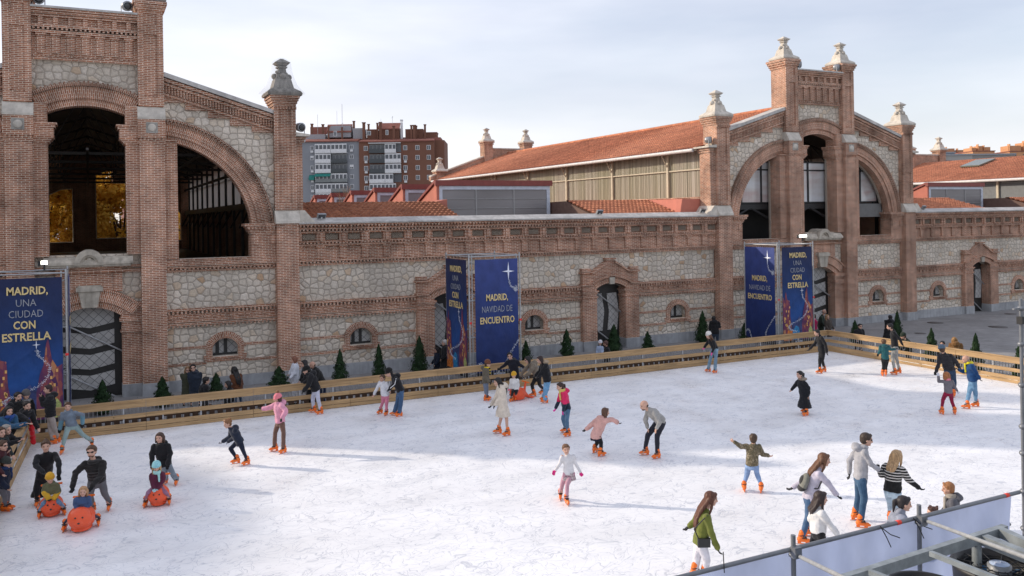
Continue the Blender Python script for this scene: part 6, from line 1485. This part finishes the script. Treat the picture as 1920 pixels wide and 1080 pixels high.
person(K1, 'little girl in pale blue hat and burgundy coat riding an orange seal', dict(hd=(932, 622), nk=(936, 660), hp=(938, 742), eB=(905, 702), hB=(917, 748, -.1), eA=(972, 700), hA=(940, 748, -.1), fB=(868, 860), fA=(1008, 845), kB=(880, 775, -.08), kA=(986, 772, -.08)), 1.1, 262, top=(.10, .02, .045), leg=(.30, .15, .23), hair=('long', .38, .24, .12, .25), hat=(.30, .60, .64), scarf=(.36, .62, .60), gl=(.40, .62, .66), pf=.025, lean=.05)
seal(K1, 940, 855, 262, 'orange seal skating aid under the girl in the pale blue hat', .95)
person(K1, 'boy in grey and teal hooded sweatshirt with one leg stretched out sideways', dict(hd=(405, 262), nk=(405, 295), hp=(428, 372), eB=(366, 345), hB=(358, 392), eA=(492, 312), hA=(492, 360), fB=(370, 545), fA=(548, 502), kB=(386, 450), kA=(492, 428)), 1.5, 265, top=(.17, .21, .26), cuff=(.12, .24, .30), leg=(.27, .36, .35), hair=('short', *BRN), gl=GLB, hood=True, pf=.02, lean=.05)
r = person(K1, 'person in black puffer jacket and beige trousers filming with a phone, left corner', dict(hd=(286, 158), nk=(296, 195), hp=(302, 315), eB=(262, 250), hB=(250, 205), eA=(256, 252), hA=(246, 212), fB=(318, 488), fA=(340, 480), kB=(300, 400), kA=(326, 398)), 1.66, 190, top=(.016, .016, .018, 'puff'), leg=(.36, .31, .28), hair=('short', .03, .012, .015), hood=True, pf=.035, flare=.015)
p = r['ha']['B'] - RGT * .05; t = thing('phone', 'dark phone held up by the person in the black puffer jacket', 'phone', p); m = MB(); m.box(-.006, .006, -.035, .035, 0, .14); m.build('case', STRAP, t); m = MB(); m.box(.0065, .0075, -.031, .031, .006, .134); m.build('screen', GLASSM, t)
# spectators behind the left fence
GS = 'spectators leaning on the left fence'
def crowd(label, hd, hx_=None, **k):
    nk = k.pop('nk', (hd[0] - 4, hd[1] + 42)); J = dict(hd=hd, nk=nk); J.update(hx_ or {}); k.pop('X'); hz_ = k.pop('hz', 1.5); r_ = ray(hd[0] / 3.72, 700 + hd[1] / 3.72); k['f'] = k['f'] - 24; person(KC, label, J, feet='shoe', group=GS, d=(EYE - hz_) / -r_.z, hoff=(-.42, .05, -.44), **k)
crowd('man with short dark beard and black hooded jacket at the fence corner', (188, 228), dict(eB=(175, 320, -.1), hB=(205, 345, -.2)), X=-2.15, f=325, hair=('short', .02, .014, .012, 'beard'), hood=True, pf=.03, st=1.75, coat=.1)
crowd('dark-haired man in black hooded jacket behind the bearded man', (126, 163), X=-2.9, f=330, hair=('short', *BLK_H, 'beard'), hood=True, pf=.035, st=1.78)
crowd('person in grey knitted hat and grey scarf behind the two dark-haired men', (182, 152), X=-2.7, f=310, hat=(.10, .09, .09), scarf=(.22, .21, .21), hair=('short', *BRN), st=1.68, pf=.03)
crowd('woman wrapped in a bright blue scarf and blue jacket, arms on the fence', (62, 264), dict(eA=(118, 368), hA=(178, 352, -.05), eB=(80, 380), hB=(160, 358, -.1)), X=-2.5, f=315, top=(.03, .09, .17), scarf=(.02, .06, .22), hair=('bob', *BLK_H), st=1.65, pf=.035)
crowd('grey-haired person in black coat resting both hands on the fence rail', (46, 394), dict(eA=(100, 470), hA=(140, 460, -.05), eB=(60, 490), hB=(120, 476)), X=-2.4, f=345, hair=('bob', .30, .27, .24), st=1.62, pf=.03)
crowd('woman with long dark hair at the left edge looking over the fence', (6, 412), X=-2.75, f=330, hair=('long', *BRN), st=1.65, top=(.03, .04, .04))
crowd('person in glasses and burgundy jacket at the left edge, hands together', (18, 506), dict(eA=(50, 590), hA=(55, 568)), X=-2.45, f=350, top=(.06, .018, .022), hair=('short', *BRN), st=1.6, gls=True, pf=.03)
person(KC, 'child in dark knitted hat and navy jacket standing in skates by the left fence', dict(hd=(42, 628), nk=(28, 668), hp=(22, 790), fB=(34, 968), fA=(52, 958), eA=(62, 730), hA=(60, 700)), 1.4, 335, top=(.016, .022, .045), leg=(.16, .16, .18), hair=('short', *BRN), hat=(.04, .045, .04), pf=.035, hood=True, scarf=(.02, .04, .12))
# a red and blue jacket hung over the corner of the fence
c = at_y(62, 785, RY1 - 1.0); t = thing('draped_jacket', 'red and blue puffer jacket hung over the left fence near the corner', 'jacket', (-1.62, RY1 - 1.3, .98)); m = MB()
for j, (z0, w) in enumerate(((.0, .16), (-.13, .17), (-.26, .2), (-.39, .22), (-.52, .17), (-.64, .12))): m.ball((.06 + .01 * j, .03 * math.sin(j * 2), z0), .075, w, .085, 12, 8)
link('red_panel', remesh(m, .014, 2, .02, 6), cloth(.50, .012, .02), t); m = MB(); m.ball((.03, -.03, .10), .09, .17, .09, 12, 8); m.ball((.04, .16, -.05), .07, .08, .2, 12, 8); link('blue_panel', remesh(m, .014, 2, .02, 6), cloth(.02, .06, .38), t)
# left middle
person(K2, 'girl in pink bobble hat, pink jacket and brown corduroy trousers holding out an arm', dict(hd=(722, 396), nk=(734, 432), hp=(744, 585), eB=(650, 472), hB=(600, 476), eA=(792, 500, -.1), hA=(762, 552, -.25), fB=(698, 840), fA=(772, 856), kB=(702, 680), kA=(772, 672)), 1.5, 205, top=(.66, .30, .40), leg=(.15, .085, .065), hair=('bob', .05, .018, .014), hat=(.75, .22, .26, .22, .12, .06), gl=GLB, pf=.035, flare=.012, hood=True)
person(K2, 'curly-haired boy in navy hooded jacket leaning forward with a grey glove out', dict(hd=(300, 606), nk=(340, 645), hp=(398, 750), eB=(325, 715), hB=(258, 758), eA=(360, 720, .1), hA=(300, 760, .2), fB=(375, 945, .04), fA=(462, 956), kB=(325, 815), kA=(432, 835)), 1.3, 200, top=(.018, .024, .042), leg=(.012, .016, .035), hair=('curly', .20, .09, .035), gl=(.28, .29, .32), hood=True, pf=.028)
person(KE, 'teenager in black puffer coat and white track trousers leaning against the long fence', dict(hd=(420, 345), nk=(468, 395), hp=(560, 615), eB=(440, 500), hB=(400, 512), eA=(450, 560, -.1), hA=(385, 635, -.1), fB=(522, 955), fA=(622, 980), kB=(512, 735), kA=(588, 745)), 1.72, 190, top=BLACK_, leg=(.55, .56, .66), hair=('short', *BLK_H), hat=(.01, .01, .01), hood=True, pf=.045, gl=GLB)
GB = 'bystanders beyond the long fence'
def by(K, label, J, Y, f, **k): person(K, label, J, feet='shoe', Y=Y, f=f, group=GB, **k)
by(KE, 'auburn-haired woman in white sweatshirt and white trousers standing beyond the fence', dict(hd=(243, 195), nk=(255, 245), hp=(252, 460), eB=(205, 350), hB=(178, 385)), 31.6, 185, top=(.62, .64, .70), leg=(.60, .60, .62), hair=('bob', .18, .07, .04), st=1.7, pf=.03)
by(KE, 'woman in sunglasses with long black hair and black jacket at the fence', dict(hd=(388, 248), nk=(405, 300), hp=(470, 540), eB=(365, 420), hB=(335, 480)), 30.2, 190, hair=('long', *BLK_H, .3), gls=True, st=1.68, pf=.03)
by(KE, 'red-faced shaven-headed man in dark jacket bending over the fence', dict(hd=(508, 268), nk=(548, 325), hp=(668, 560), eB=(520, 440), hB=(480, 500)), 30.6, 195, hair=('bald', .10, .06, .04), tone=0, st=1.75, pf=.03, top=(.02, .02, .02), leg=(.03, .05, .11))
by(KD, 'blonde woman in olive parka and sunglasses beside the man in navy', dict(hd=(238, 368), nk=(228, 440), hp=(225, 760), eA=(250, 600), hA=(190, 665), eB=(165, 590), hB=(190, 680)), 33.4, 275, top=(.05, .052, .032), leg=(.03, .03, .035), hair=('long', .24, .14, .07, .35), gls=True, st=1.68, pf=.03, coat=.2)
by(KD, 'man in sunglasses with open navy jacket over a white shirt', dict(hd=(345, 325), nk=(375, 425), hp=(385, 770), eA=(480, 600), hA=(420, 720), eB=(300, 620), hB=(310, 730)), 33.2, 268, top=(.02, .028, .045), leg=(.03, .04, .06), hair=('short', *BLK_H), gls=True, st=1.82, pf=.035, hood=True)
rr = at_d(0, 0, 1)
by(KD, 'dark-haired man in black jacket seated just beyond the fence left of a conifer', dict(hd=(612, 580), nk=(590, 665), hp=(540, 860), fA=(560, 1100), fB=(640, 1100)), 31.2, 10, hair=('short', *BLK_H), st=1.7, pf=.04)
by(KD, 'dark-haired woman low behind the fence facing left beside the conifer', dict(hd=(1050, 660), nk=(1085, 745), hp=(1120, 930), fA=(1060, 1110), fB=(1110, 1110)), 31.2, 185, hair=('bob', *BLK_H), st=1.6, pf=.04)
by(KD, 'woman with very long black hair and brown leather jacket seen from behind', dict(hd=(1180, 370), nk=(1205, 460), hp=(1260, 760), eA=(1180, 640), eB=(1330, 640)), 32.3, 120, top=(.12, .045, .02), leg=(.03, .06, .11), hair=('long', *BLK_H, .45), st=1.7, pf=.03)
person(K3, 'girl in white jumper and pink leggings held by an adult in black', dict(hd=(655, 468), nk=(662, 515), hp=(690, 680), eB=(585, 600), hB=(550, 668), eA=(732, 575), hA=(742, 620), fB=(630, 920), fA=(705, 938), kB=(660, 770), kA=(708, 775)), 1.38, 232, top=(.66, .66, .68), leg=(.60, .20, .28), hair=('short', *BRN), pf=.018, tone=0)
person(K3, 'adult in black cap and white-striped black tracksuit top bending over the girl in white', dict(hd=(738, 400), nk=(805, 440), hp=(882, 615), eB=(800, 545), hB=(752, 600), eA=(808, 540, .1), hA=(750, 590, .1), fB=(812, 942), fA=(872, 955), kB=(850, 750), kA=(890, 760)), 1.76, 192, top=BLACK_, leg=DJ, hair=('short', *BLK_H), hat=(.01, .01, .01), hood=True, pf=.02, flare=.02, stripe=True, gl=GLB)
by(K3, 'dark-haired person with navy coat and pale strap in the first wing doorway', dict(hd=(1340, 112), nk=(1348, 155), hp=(1345, 310)), 35.2, 200, top=(.012, .018, .035), hair=('bob', *BLK_H), st=1.6, coat=.2, pf=.03)
by(K3, 'white-haired man in long black coat beside the middle banner tower', dict(hd=(1440, 18), nk=(1445, 65), hp=(1440, 240)), 34.9, 190, hair=('short', .5, .48, .46), st=1.8, coat=.45, pf=.03)
# group by the middle tower
person(K4, 'child in brown knitted hat, olive jacket and black-and-yellow striped scarf', dict(hd=(186, 228), nk=(168, 272), hp=(165, 415), eA=(170, 350, .1), hA=(205, 405), eB=(150, 350), hB=(200, 410, -.1), fA=(178, 592), fB=(172, 605), kA=(178, 500), kB=(165, 500)), 1.45, 350, top=(.13, .11, .08), leg=(.15, .18, .24), hair=('short', *BRN), hat=(.16, .06, .035), scarf=(.015, .015, .015, 'bee'), gl=GLB, hood=True, pf=.025)
person(K4, 'adult in black coat with arms spread wide behind the child on the seal', dict(hd=(410, 150), nk=(435, 195), hp=(462, 350), eB=(365, 238), hB=(318, 268), eA=(505, 235), hA=(550, 262), fB=(440, 520), fA=(485, 515), kB=(425, 440), kA=(480, 440)), 1.76, 262, top=(.013, .014, .022), hair=('short', *BLK_H), hood=True, pf=.022, gl=GLB, gls=True)
person(K4, 'small girl in yellow hat, white jacket and pink mittens on an upright seal', dict(hd=(450, 345), nk=(456, 385), hp=(462, 480), eB=(420, 435), hB=(408, 470), eA=(495, 435), hA=(490, 482), fB=(428, 612), fA=(470, 600), kB=(436, 515, -.1), kA=(475, 520, -.1)), 1.12, 248, top=(.66, .64, .62), leg=BLACK_, hair=('short', *BRN), hat=(.66, .36, .03), gl=(.75, .15, .22), pf=.028)
seal(K4, 462, 596, 215, 'orange seal skating aid among the group by the middle banner tower', .95)
person(K4, 'woman in khaki coat, sunglasses and black trousers pushing the seal', dict(hd=(590, 188), nk=(632, 222), hp=(695, 345), eB=(565, 285), hB=(520, 345), eA=(610, 320, -.1), hA=(556, 358, -.1), fB=(650, 562), fA=(742, 535), kB=(635, 440), kA=(712, 440)), 1.68, 195, top=(.20, .165, .125), leg=BLACK_, hair=('bob', *BLK_H), gls=True, hood=True, pf=.032, gl=GLB)
person(K4, 'woman in black coat with beige fur hood and pale blue wide jeans', dict(hd=(716, 188), nk=(756, 225), hp=(788, 395), eB=(718, 300), hB=(672, 345), eA=(740, 310, .1), hA=(700, 350, .1), fB=(770, 628), fA=(755, 600), kB=(768, 490), kA=(788, 485)), 1.68, 200, top=BLACK_, leg=(.16, .33, .52, 'denim'), hair=('bob', .03, .015, .012), fur=(.42, .32, .22), pf=.035, flare=.03, gl=GLB)
person(K4, 'woman in long cream coat with long black hair and bare legs', dict(hd=(286, 412), nk=(318, 452), hp=(335, 620), eB=(270, 590), hB=(226, 640), eA=(300, 590, .1), hA=(262, 640, .1), fB=(295, 936), fA=(384, 960), kB=(318, 790), kA=(378, 790)), 1.68, 195, top=(.66, .58, .48), leg=None, hair=('long', *BLK_H, .28), coat=.40, hood=True, pf=.03, gl=GLB)
person(K4, 'girl in pink and navy jacket with magenta gloves, jeans and tied dark hair', dict(hd=(918, 460), nk=(948, 505), hp=(985, 680), eB=(902, 610), hB=(876, 672), eA=(968, 640, -.08), hA=(950, 700, -.1), fB=(972, 928), fA=(998, 966), kB=(948, 790), kA=(988, 800)), 1.5, 202, top=(.70, .03, .12, 'split', .98, .018, .03), leg=(.09, .17, .27, 'denim'), hair=('pony', .04, .02, .015), gl=(.72, .03, .32), hood=True, pf=.025, scarf=(.65, .52, .15))
# centre
person(K5, 'girl in pale pink hooded coat turning away with both arms out', dict(hd=(608, 238), nk=(588, 290), hp=(530, 425), eB=(665, 300), hB=(706, 322), eA=(475, 355), hA=(448, 380), fB=(572, 614), fA=(522, 582), kB=(572, 490), kA=(540, 492)), 1.38, 40, hf=20, top=(.62, .36, .32), leg=BLACK_, hair=('bob', .10, .05, .03), gl=GLB, hood=True, pf=.035, coat=.10, lean=.0, skirt=(.012, .014, .03))
person(K5, 'bald bearded man in grey cardigan bent forward with hands on his thighs', dict(hd=(936, 182), nk=(985, 222), hp=(1075, 310), eB=(945, 305), hB=(962, 365), eA=(1065, 325, -.15), hA=(1042, 372, -.2), fB=(945, 603), fA=(1045, 632), kB=(966, 430), kA=(1046, 432)), 1.82, 205, top=(.34, .33, .31, 'knit'), leg=(.022, .024, .035), hair=('bald', .05, .03, .02), lean=.1, pf=.018)
person(K5, 'little girl in white top, tartan skirt and pink tights with magenta gloves', dict(hd=(276, 552), nk=(290, 600), hp=(300, 752), eB=(228, 665), hB=(188, 728), eA=(355, 665), hA=(398, 745), fB=(230, 974), fA=(282, 1018), kB=(246, 840), kA=(286, 845)), 1.28, 278, top=(.66, .65, .66), leg=(.50, .28, .34), skirt=(.50, .42, .42, 'plaid', .20, .09, .12), hair=('short', .14, .07, .035), gl=(.72, .03, .22), pf=.006)
person(K6, 'boy in camouflage jacket and blue jeans seen from behind with arms spread', dict(hd=(515, 212), nk=(514, 250), hp=(506, 375), eA=(440, 262), hA=(396, 232), eB=(572, 310), hB=(608, 318), fA=(456, 545), fB=(565, 553), kA=(474, 440), kB=(540, 440)), 1.38, 92, top=(.2, .16, .1, 'camo'), leg=(.20, .30, .50, 'denim'), hair=('short', .06, .035, .02), scarf=None, pf=.022, hood=False)
r = person(K6, 'woman in olive green jumper and white trousers with long auburn hair', dict(hd=(247, 592), nk=(205, 668), hp=(182, 868), eA=(140, 740), hA=(112, 765), eB=(245, 800), hB=(288, 905), fA=(150, 1092), fB=(215, 1098), kA=(158, 975), kB=(218, 975)), 1.68, 15, top=(.15, .17, .035, 'knit'), leg=(.66, .65, .70), hair=('long', .10, .038, .022, .36), gl=GLB, pf=.02, flare=.012)
p = at_d(1260 + 202 / 3.375, 760 + 865 / 3.375, r['d'] - .16); t = thing('shoulder_bag', 'black shoulder bag on the hip of the woman in green', 'bag', p, rz=-YAW); m = MB(); m.box(-.11, .11, -.03, .03, -.09, .07); m.box(-.11, .11, -.04, -.031, -.02, .07); m.build('bag_body', STRAP, t); m = MB(); q = r['N'] - r['lf'] * .1 - p; q = Matrix.Rotation(YAW, 3, 'Z') @ q; m.path([(-.1, 0, .07), (-.18, -.04, .25), (q.x, -.07 + q.y * 0, q.z)], .012, 5); m.build('strap', STRAP, t)
r = person(K6, 'woman in pale lilac jumper with long brown hair, leaning forward with arms out', dict(hd=(962, 345), nk=(922, 405), hp=(868, 585), eA=(830, 490, .1), hA=(768, 518, .1), eB=(985, 490), hB=(1040, 562), fA=(865, 832), fB=(828, 882), kA=(875, 690), kB=(862, 700)), 1.7, 12, top=(.50, .47, .55), leg=DJ, hair=('long', .13, .06, .03, .22), gl=GLB, pf=.022)
p = at_d(1260 + 838 / 3.375, 760 + 480 / 3.375, r['d'] - .02); t = thing('backpack', 'small grey and black backpack worn by the woman in lilac', 'backpack', p); fw_, up_ = r['fw'], r['up']; M3 = Matrix((r['lf'], fw_, up_)).transposed(); m = MB()
m.ball((0, 0, 0), .16, .085, .17, 16, 10, M3); m.ball(-up_ * .08, .15, .08, .11, 14, 8, M3); link('bag_body', remesh(m, .012, 1), cloth(.20, .20, .17), t); m = MB(); m.ball(-up_ * .13 - fw_ * .012, .15, .09, .075, 14, 8, M3); m.ball(-fw_ * .055 + up_ * .03, .10, .05, .10, 12, 8, M3); link('pocket', remesh(m, .012, 1), cloth(.035, .035, .035), t); m = MB(); m.path([up_ * .12 + fw_ * .02, up_ * .2 + fw_ * .12, up_ * .1 + fw_ * .3 - r['lf'] * .12, -up_ * .1 + fw_ * .26 - r['lf'] * .15, -up_ * .14 + fw_ * .05], .014, 5); m.build('strap', STRAP, t)
person(K6, 'dark-haired girl in white sweatshirt and black trousers behind the scaffold rail', dict(hd=(940, 590), nk=(924, 648), hp=(925, 790), eB=(985, 735), hB=(1045, 815), eA=(880, 720, .1), hA=(905, 790, .2), kA=(895, 880), kB=(955, 880)), 1.6, 22, top=(.68, .67, .66), leg=BLACK_, hair=('long', .035, .022, .02, .12), d=15.0, gl=(.3, .3, .3), pf=.022)
person(K6, 'man in grey hooded sweatshirt and blue jeans with sunglasses holding a hand', dict(hd=(1230, 217), nk=(1205, 268), hp=(1192, 452), eA=(1118, 352), hA=(1122, 425), eB=(1258, 372), hB=(1305, 402), fA=(1166, 728), fB=(1200, 778), kA=(1180, 575), kB=(1215, 585)), 1.84, 12, top=(.37, .37, .39), leg=(.035, .085, .16, 'denim'), hair=('short', .045, .03, .022), gl=GLB, gls=True, hood=True, pf=.015)
zc = at_d(1540 + 480 / 3.6, 780 + 400 / 3.6, 17.0).z
person(K7, 'blonde woman in black and white striped jumper and pale jeans', dict(hd=(508, 272), nk=(492, 335), hp=(480, 500), eA=(405, 400), hA=(392, 372), eB=(588, 430), hB=(655, 480), fA=(468, 730), fB=(505, 742), kA=(468, 600), kB=(502, 605)), 1.68, 62, top=(.014, .014, .014, 'stripe', .93, 1.32), leg=(.40, .52, .62, 'denim'), hair=('long', .42, .27, .14, .12), gl=GLB, pf=.025)
person(K7, 'dark-haired woman in grey cape just behind the scaffold rail', dict(hd=(560, 592), nk=(528, 662), hp=(500, 830), eA=(470, 760), eB=(560, 780)), 1.66, 15, top=(.27, .29, .35), hair=('pony', .02, .016, .018), d=14.8, pf=.05, coat=.2)
person(K7, 'red-haired boy in dark grey hoodie, beige scarf and yellow print by the rail', dict(hd=(856, 490), nk=(880, 548), hp=(892, 680)), 1.42, 190, top=(.10, .10, .115), scarf=(.36, .32, .27), hair=('short', .30, .13, .05), d=16.2, hood=True, pf=.028, tone=0)
q = at_d(1540 + 852 / 3.6, 780 + 590 / 3.6, 16.05)
person(K7, 'curly brown-haired child, only the crown of the head above the rail', dict(hd=(750, 655), nk=(752, 708), hp=(755, 830)), 1.15, 200, hair=('curly', .07, .03, .02), d=15.6, top=(.05, .05, .06))
# right side
person(KF, 'girl in white knitted hat, black jacket and pink gloves with long brown hair', dict(hd=(1490, 232), nk=(1515, 290), hp=(1562, 375), eB=(1468, 335), hB=(1448, 365), eA=(1560, 360, -.1), hA=(1530, 425, -.15), fB=(1490, 645), fA=(1566, 658), kB=(1515, 480), kA=(1572, 485)), 1.6, 215, top=BLACK_, leg=(.17, .26, .34, 'denim'), hair=('long', .11, .055, .03, .30), hat=(.68, .66, .62), gl=(.75, .10, .32), pf=.018, flare=.02)
by(KF, 'man in black hooded jacket seen from behind facing the wall by the tall conifer', dict(hd=(1550, 45), nk=(1556, 78), hp=(1566, 210), eA=(1505, 140), eB=(1618, 135), hB=(1600, 130)), 34.0, 90, hair=('short', *BLK_H), hood=True, st=1.75, pf=.035, leg=(.03, .045, .07))
by(KF, 'crouching adult with reddish face beside the small conifer and tall door', dict(hd=(333, 325), nk=(352, 372), hp=(350, 500), eB=(300, 420), hB=(270, 430)), 33.2, 185, hair=('short', .10, .05, .04), tone=0, st=1.6, pf=.03)
by(KF, 'toddler in white hat and pale blue jacket held up beyond the fence', dict(hd=(273, 318), nk=(270, 360), hp=(262, 440)), 33.1, 250, hat=(.68, .66, .70), top=(.35, .42, .55), leg=(.6, .6, .6), hair=('short', *BRN), st=1.0, zg=.25, pf=.03)
person(KG, 'boy in black tracksuit gliding near the far right corner', dict(hd=(350, 432), nk=(385, 475), hp=(412, 685), eB=(318, 580), hB=(258, 635), eA=(462, 590, -.05), hA=(474, 680, -.1), fB=(385, 950), fA=(440, 930), kB=(385, 790), kA=(418, 785)), 1.62, 205, top=BLACK_, leg=BLACK_, hair=('short', *BLK_H), gl=GLB, pf=.02)
by(KG, 'person in bright pink jacket beside the right banner tower', dict(hd=(308, 225), nk=(312, 262), hp=(322, 420), eA=(342, 300), hA=(318, 325)), 34.2, 200, top=(.55, .03, .13), hair=('short', *BRN), st=1.6, pf=.03)
by(KG, 'bald man in sunglasses and dark green coat by the right banner tower', dict(hd=(440, 168), nk=(412, 222), hp=(400, 400)), 34.4, 350, top=(.018, .03, .02), hair=('bald', .2, .15, .12), gls=True, tone=0, st=1.8, coat=.3, pf=.035)
by(KG, 'blonde woman in brown coat next to the bald man beyond the corner', dict(hd=(480, 232), nk=(490, 275), hp=(495, 430)), 33.6, 320, top=(.07, .055, .045), hair=('long', .34, .2, .1, .25), st=1.66, coat=.3, pf=.03)
GR_ = 'bystanders beyond the right fence'
def byr(K, label, J, X, f, **k): person(K, label, J, feet='shoe', X=X, f=f, group=GR_, **k)
byr(KG, 'dark-haired person in black behind the first conifer of the right fence', dict(hd=(896, 352), nk=(885, 395), hp=(870, 520)), 33.2, 300, hair=('short', *BLK_H), gls=True, st=1.68, pf=.035)
byr(KH, 'person in long black hooded coat standing by the tall slim plaza conifer', dict(hd=(210, 185), nk=(200, 225), hp=(185, 350), eA=(165, 280)), 36.5, 110, top=BLACK_, hair=('short', *BLK_H), st=1.7, coat=.45, hood=True, pf=.04)
person(KH, 'bearded man in black top and grey ripped jeans skating beside the teal boy', dict(hd=(205, 308), nk=(250, 362), hp=(275, 575), eB=(235, 470), hB=(250, 560), eA=(342, 480), hA=(375, 545), fB=(268, 958), fA=(325, 938), kB=(240, 720), kA=(290, 720)), 1.8, 188, top=BLACK_, leg=(.24, .245, .24, 'denim'), hair=('short', *BLK_H, 'beard'), pf=.012, gl=GLB)
person(KH, 'boy in teal hooded sweatshirt seen from behind holding on to the bearded man', dict(hd=(122, 515), nk=(130, 562), hp=(142, 735), eA=(72, 630), hA=(54, 670), eB=(215, 615), hB=(270, 610), fA=(105, 972), fB=(152, 975), kA=(120, 835), kB=(155, 835)), 1.42, 97, top=(.02, .095, .105), leg=BLACK_, hair=('short', .09, .045, .02), gl=GLB, hood=True, pf=.018)
byr(KH, 'man in dark cap and dark green jacket leaning over the right fence', dict(hd=(385, 435), nk=(435, 490), hp=(470, 640)), 31.9, 200, hat=(.02, .03, .02), hair=('short', *BRN), top=(.02, .03, .022), st=1.7, pf=.03)
byr(KH, 'dark-haired person mostly hidden behind the right fence', dict(hd=(915, 540), nk=(920, 590), hp=(930, 700)), 32.4, 250, hair=('short', *BLK_H), st=1.5, top=(.02, .02, .02))
byr(KH, 'person in tan fur-trimmed hood beyond the right fence', dict(hd=(1078, 488), nk=(1092, 540), hp=(1110, 690)), 32.6, 95, hair=('long', .26, .14, .05, .3), top=(.20, .10, .035), st=1.66, pf=.05, hood=True, leg=BLACK_)
person(K0, 'adult in grey knitted hat and black puffer jacket bending away near the right fence', dict(hd=(1766, 655), nk=(1771, 665), hp=(1780, 692), eA=(1761, 680), hA=(1755, 697), eB=(1794, 680), hB=(1800, 692), kA=(1784, 716), kB=(1790, 717), fA=(1783, 742), fB=(1789, 745)), 1.75, 100, top=(.03, .028, .032, 'puff'), leg=(.03, .055, .10), hair=('short', *BRN), hat=(.10, .15, .21), gl=GLB, pf=.03, scarf=None)
person(K0, 'balding man in royal blue jacket with yellow collar and light jeans', dict(hd=(1811, 674), nk=(1818, 682), hp=(1824, 712), eB=(1808, 697), hB=(1799, 694), eA=(1830, 700), hA=(1836, 709), kB=(1817, 737), kA=(1829, 738), fB=(1813, 767), fA=(1830, 763)), 1.76, 192, top=(.012, .055, .16), leg=(.12, .24, .38, 'denim'), hair=('bald', .25, .2, .16), tone=0, scarf=(.72, .62, .03), pf=.03, gl=GLB)
person(K0, 'ginger-haired girl in grey top, pink scarf and crimson leggings raising a hand', dict(hd=(1774.5, 704), nk=(1777, 713), hp=(1778, 736), eA=(1760, 715), hA=(1759.5, 706), eB=(1789.5, 724), hB=(1795, 733), kA=(1768, 750), kB=(1785, 753), fA=(1766, 777), fB=(1790, 777)), 1.32, 115, top=(.17, .155, .17), leg=(.25, .012, .045), hair=('bob', .33, .12, .04), scarf=(.72, .22, .28), gl=(.6, .6, .66), pf=.012)
person(K8, 'girl in long black fur-hooded coat with dark ponytail out on the ice', dict(hd=(658, 428), nk=(668, 462), hp=(682, 540), eB=(630, 490), hB=(614, 510), eA=(708, 505), hA=(706, 545), fB=(690, 643), fA=(694, 661), kB=(690, 590), kA=(697, 595)), 1.45, 215, top=(.013, .014, .018), leg=BLACK_, hair=('pony', *BLK_H), coat=.42, fur=(.30, .24, .19), pf=.03, hood=False)
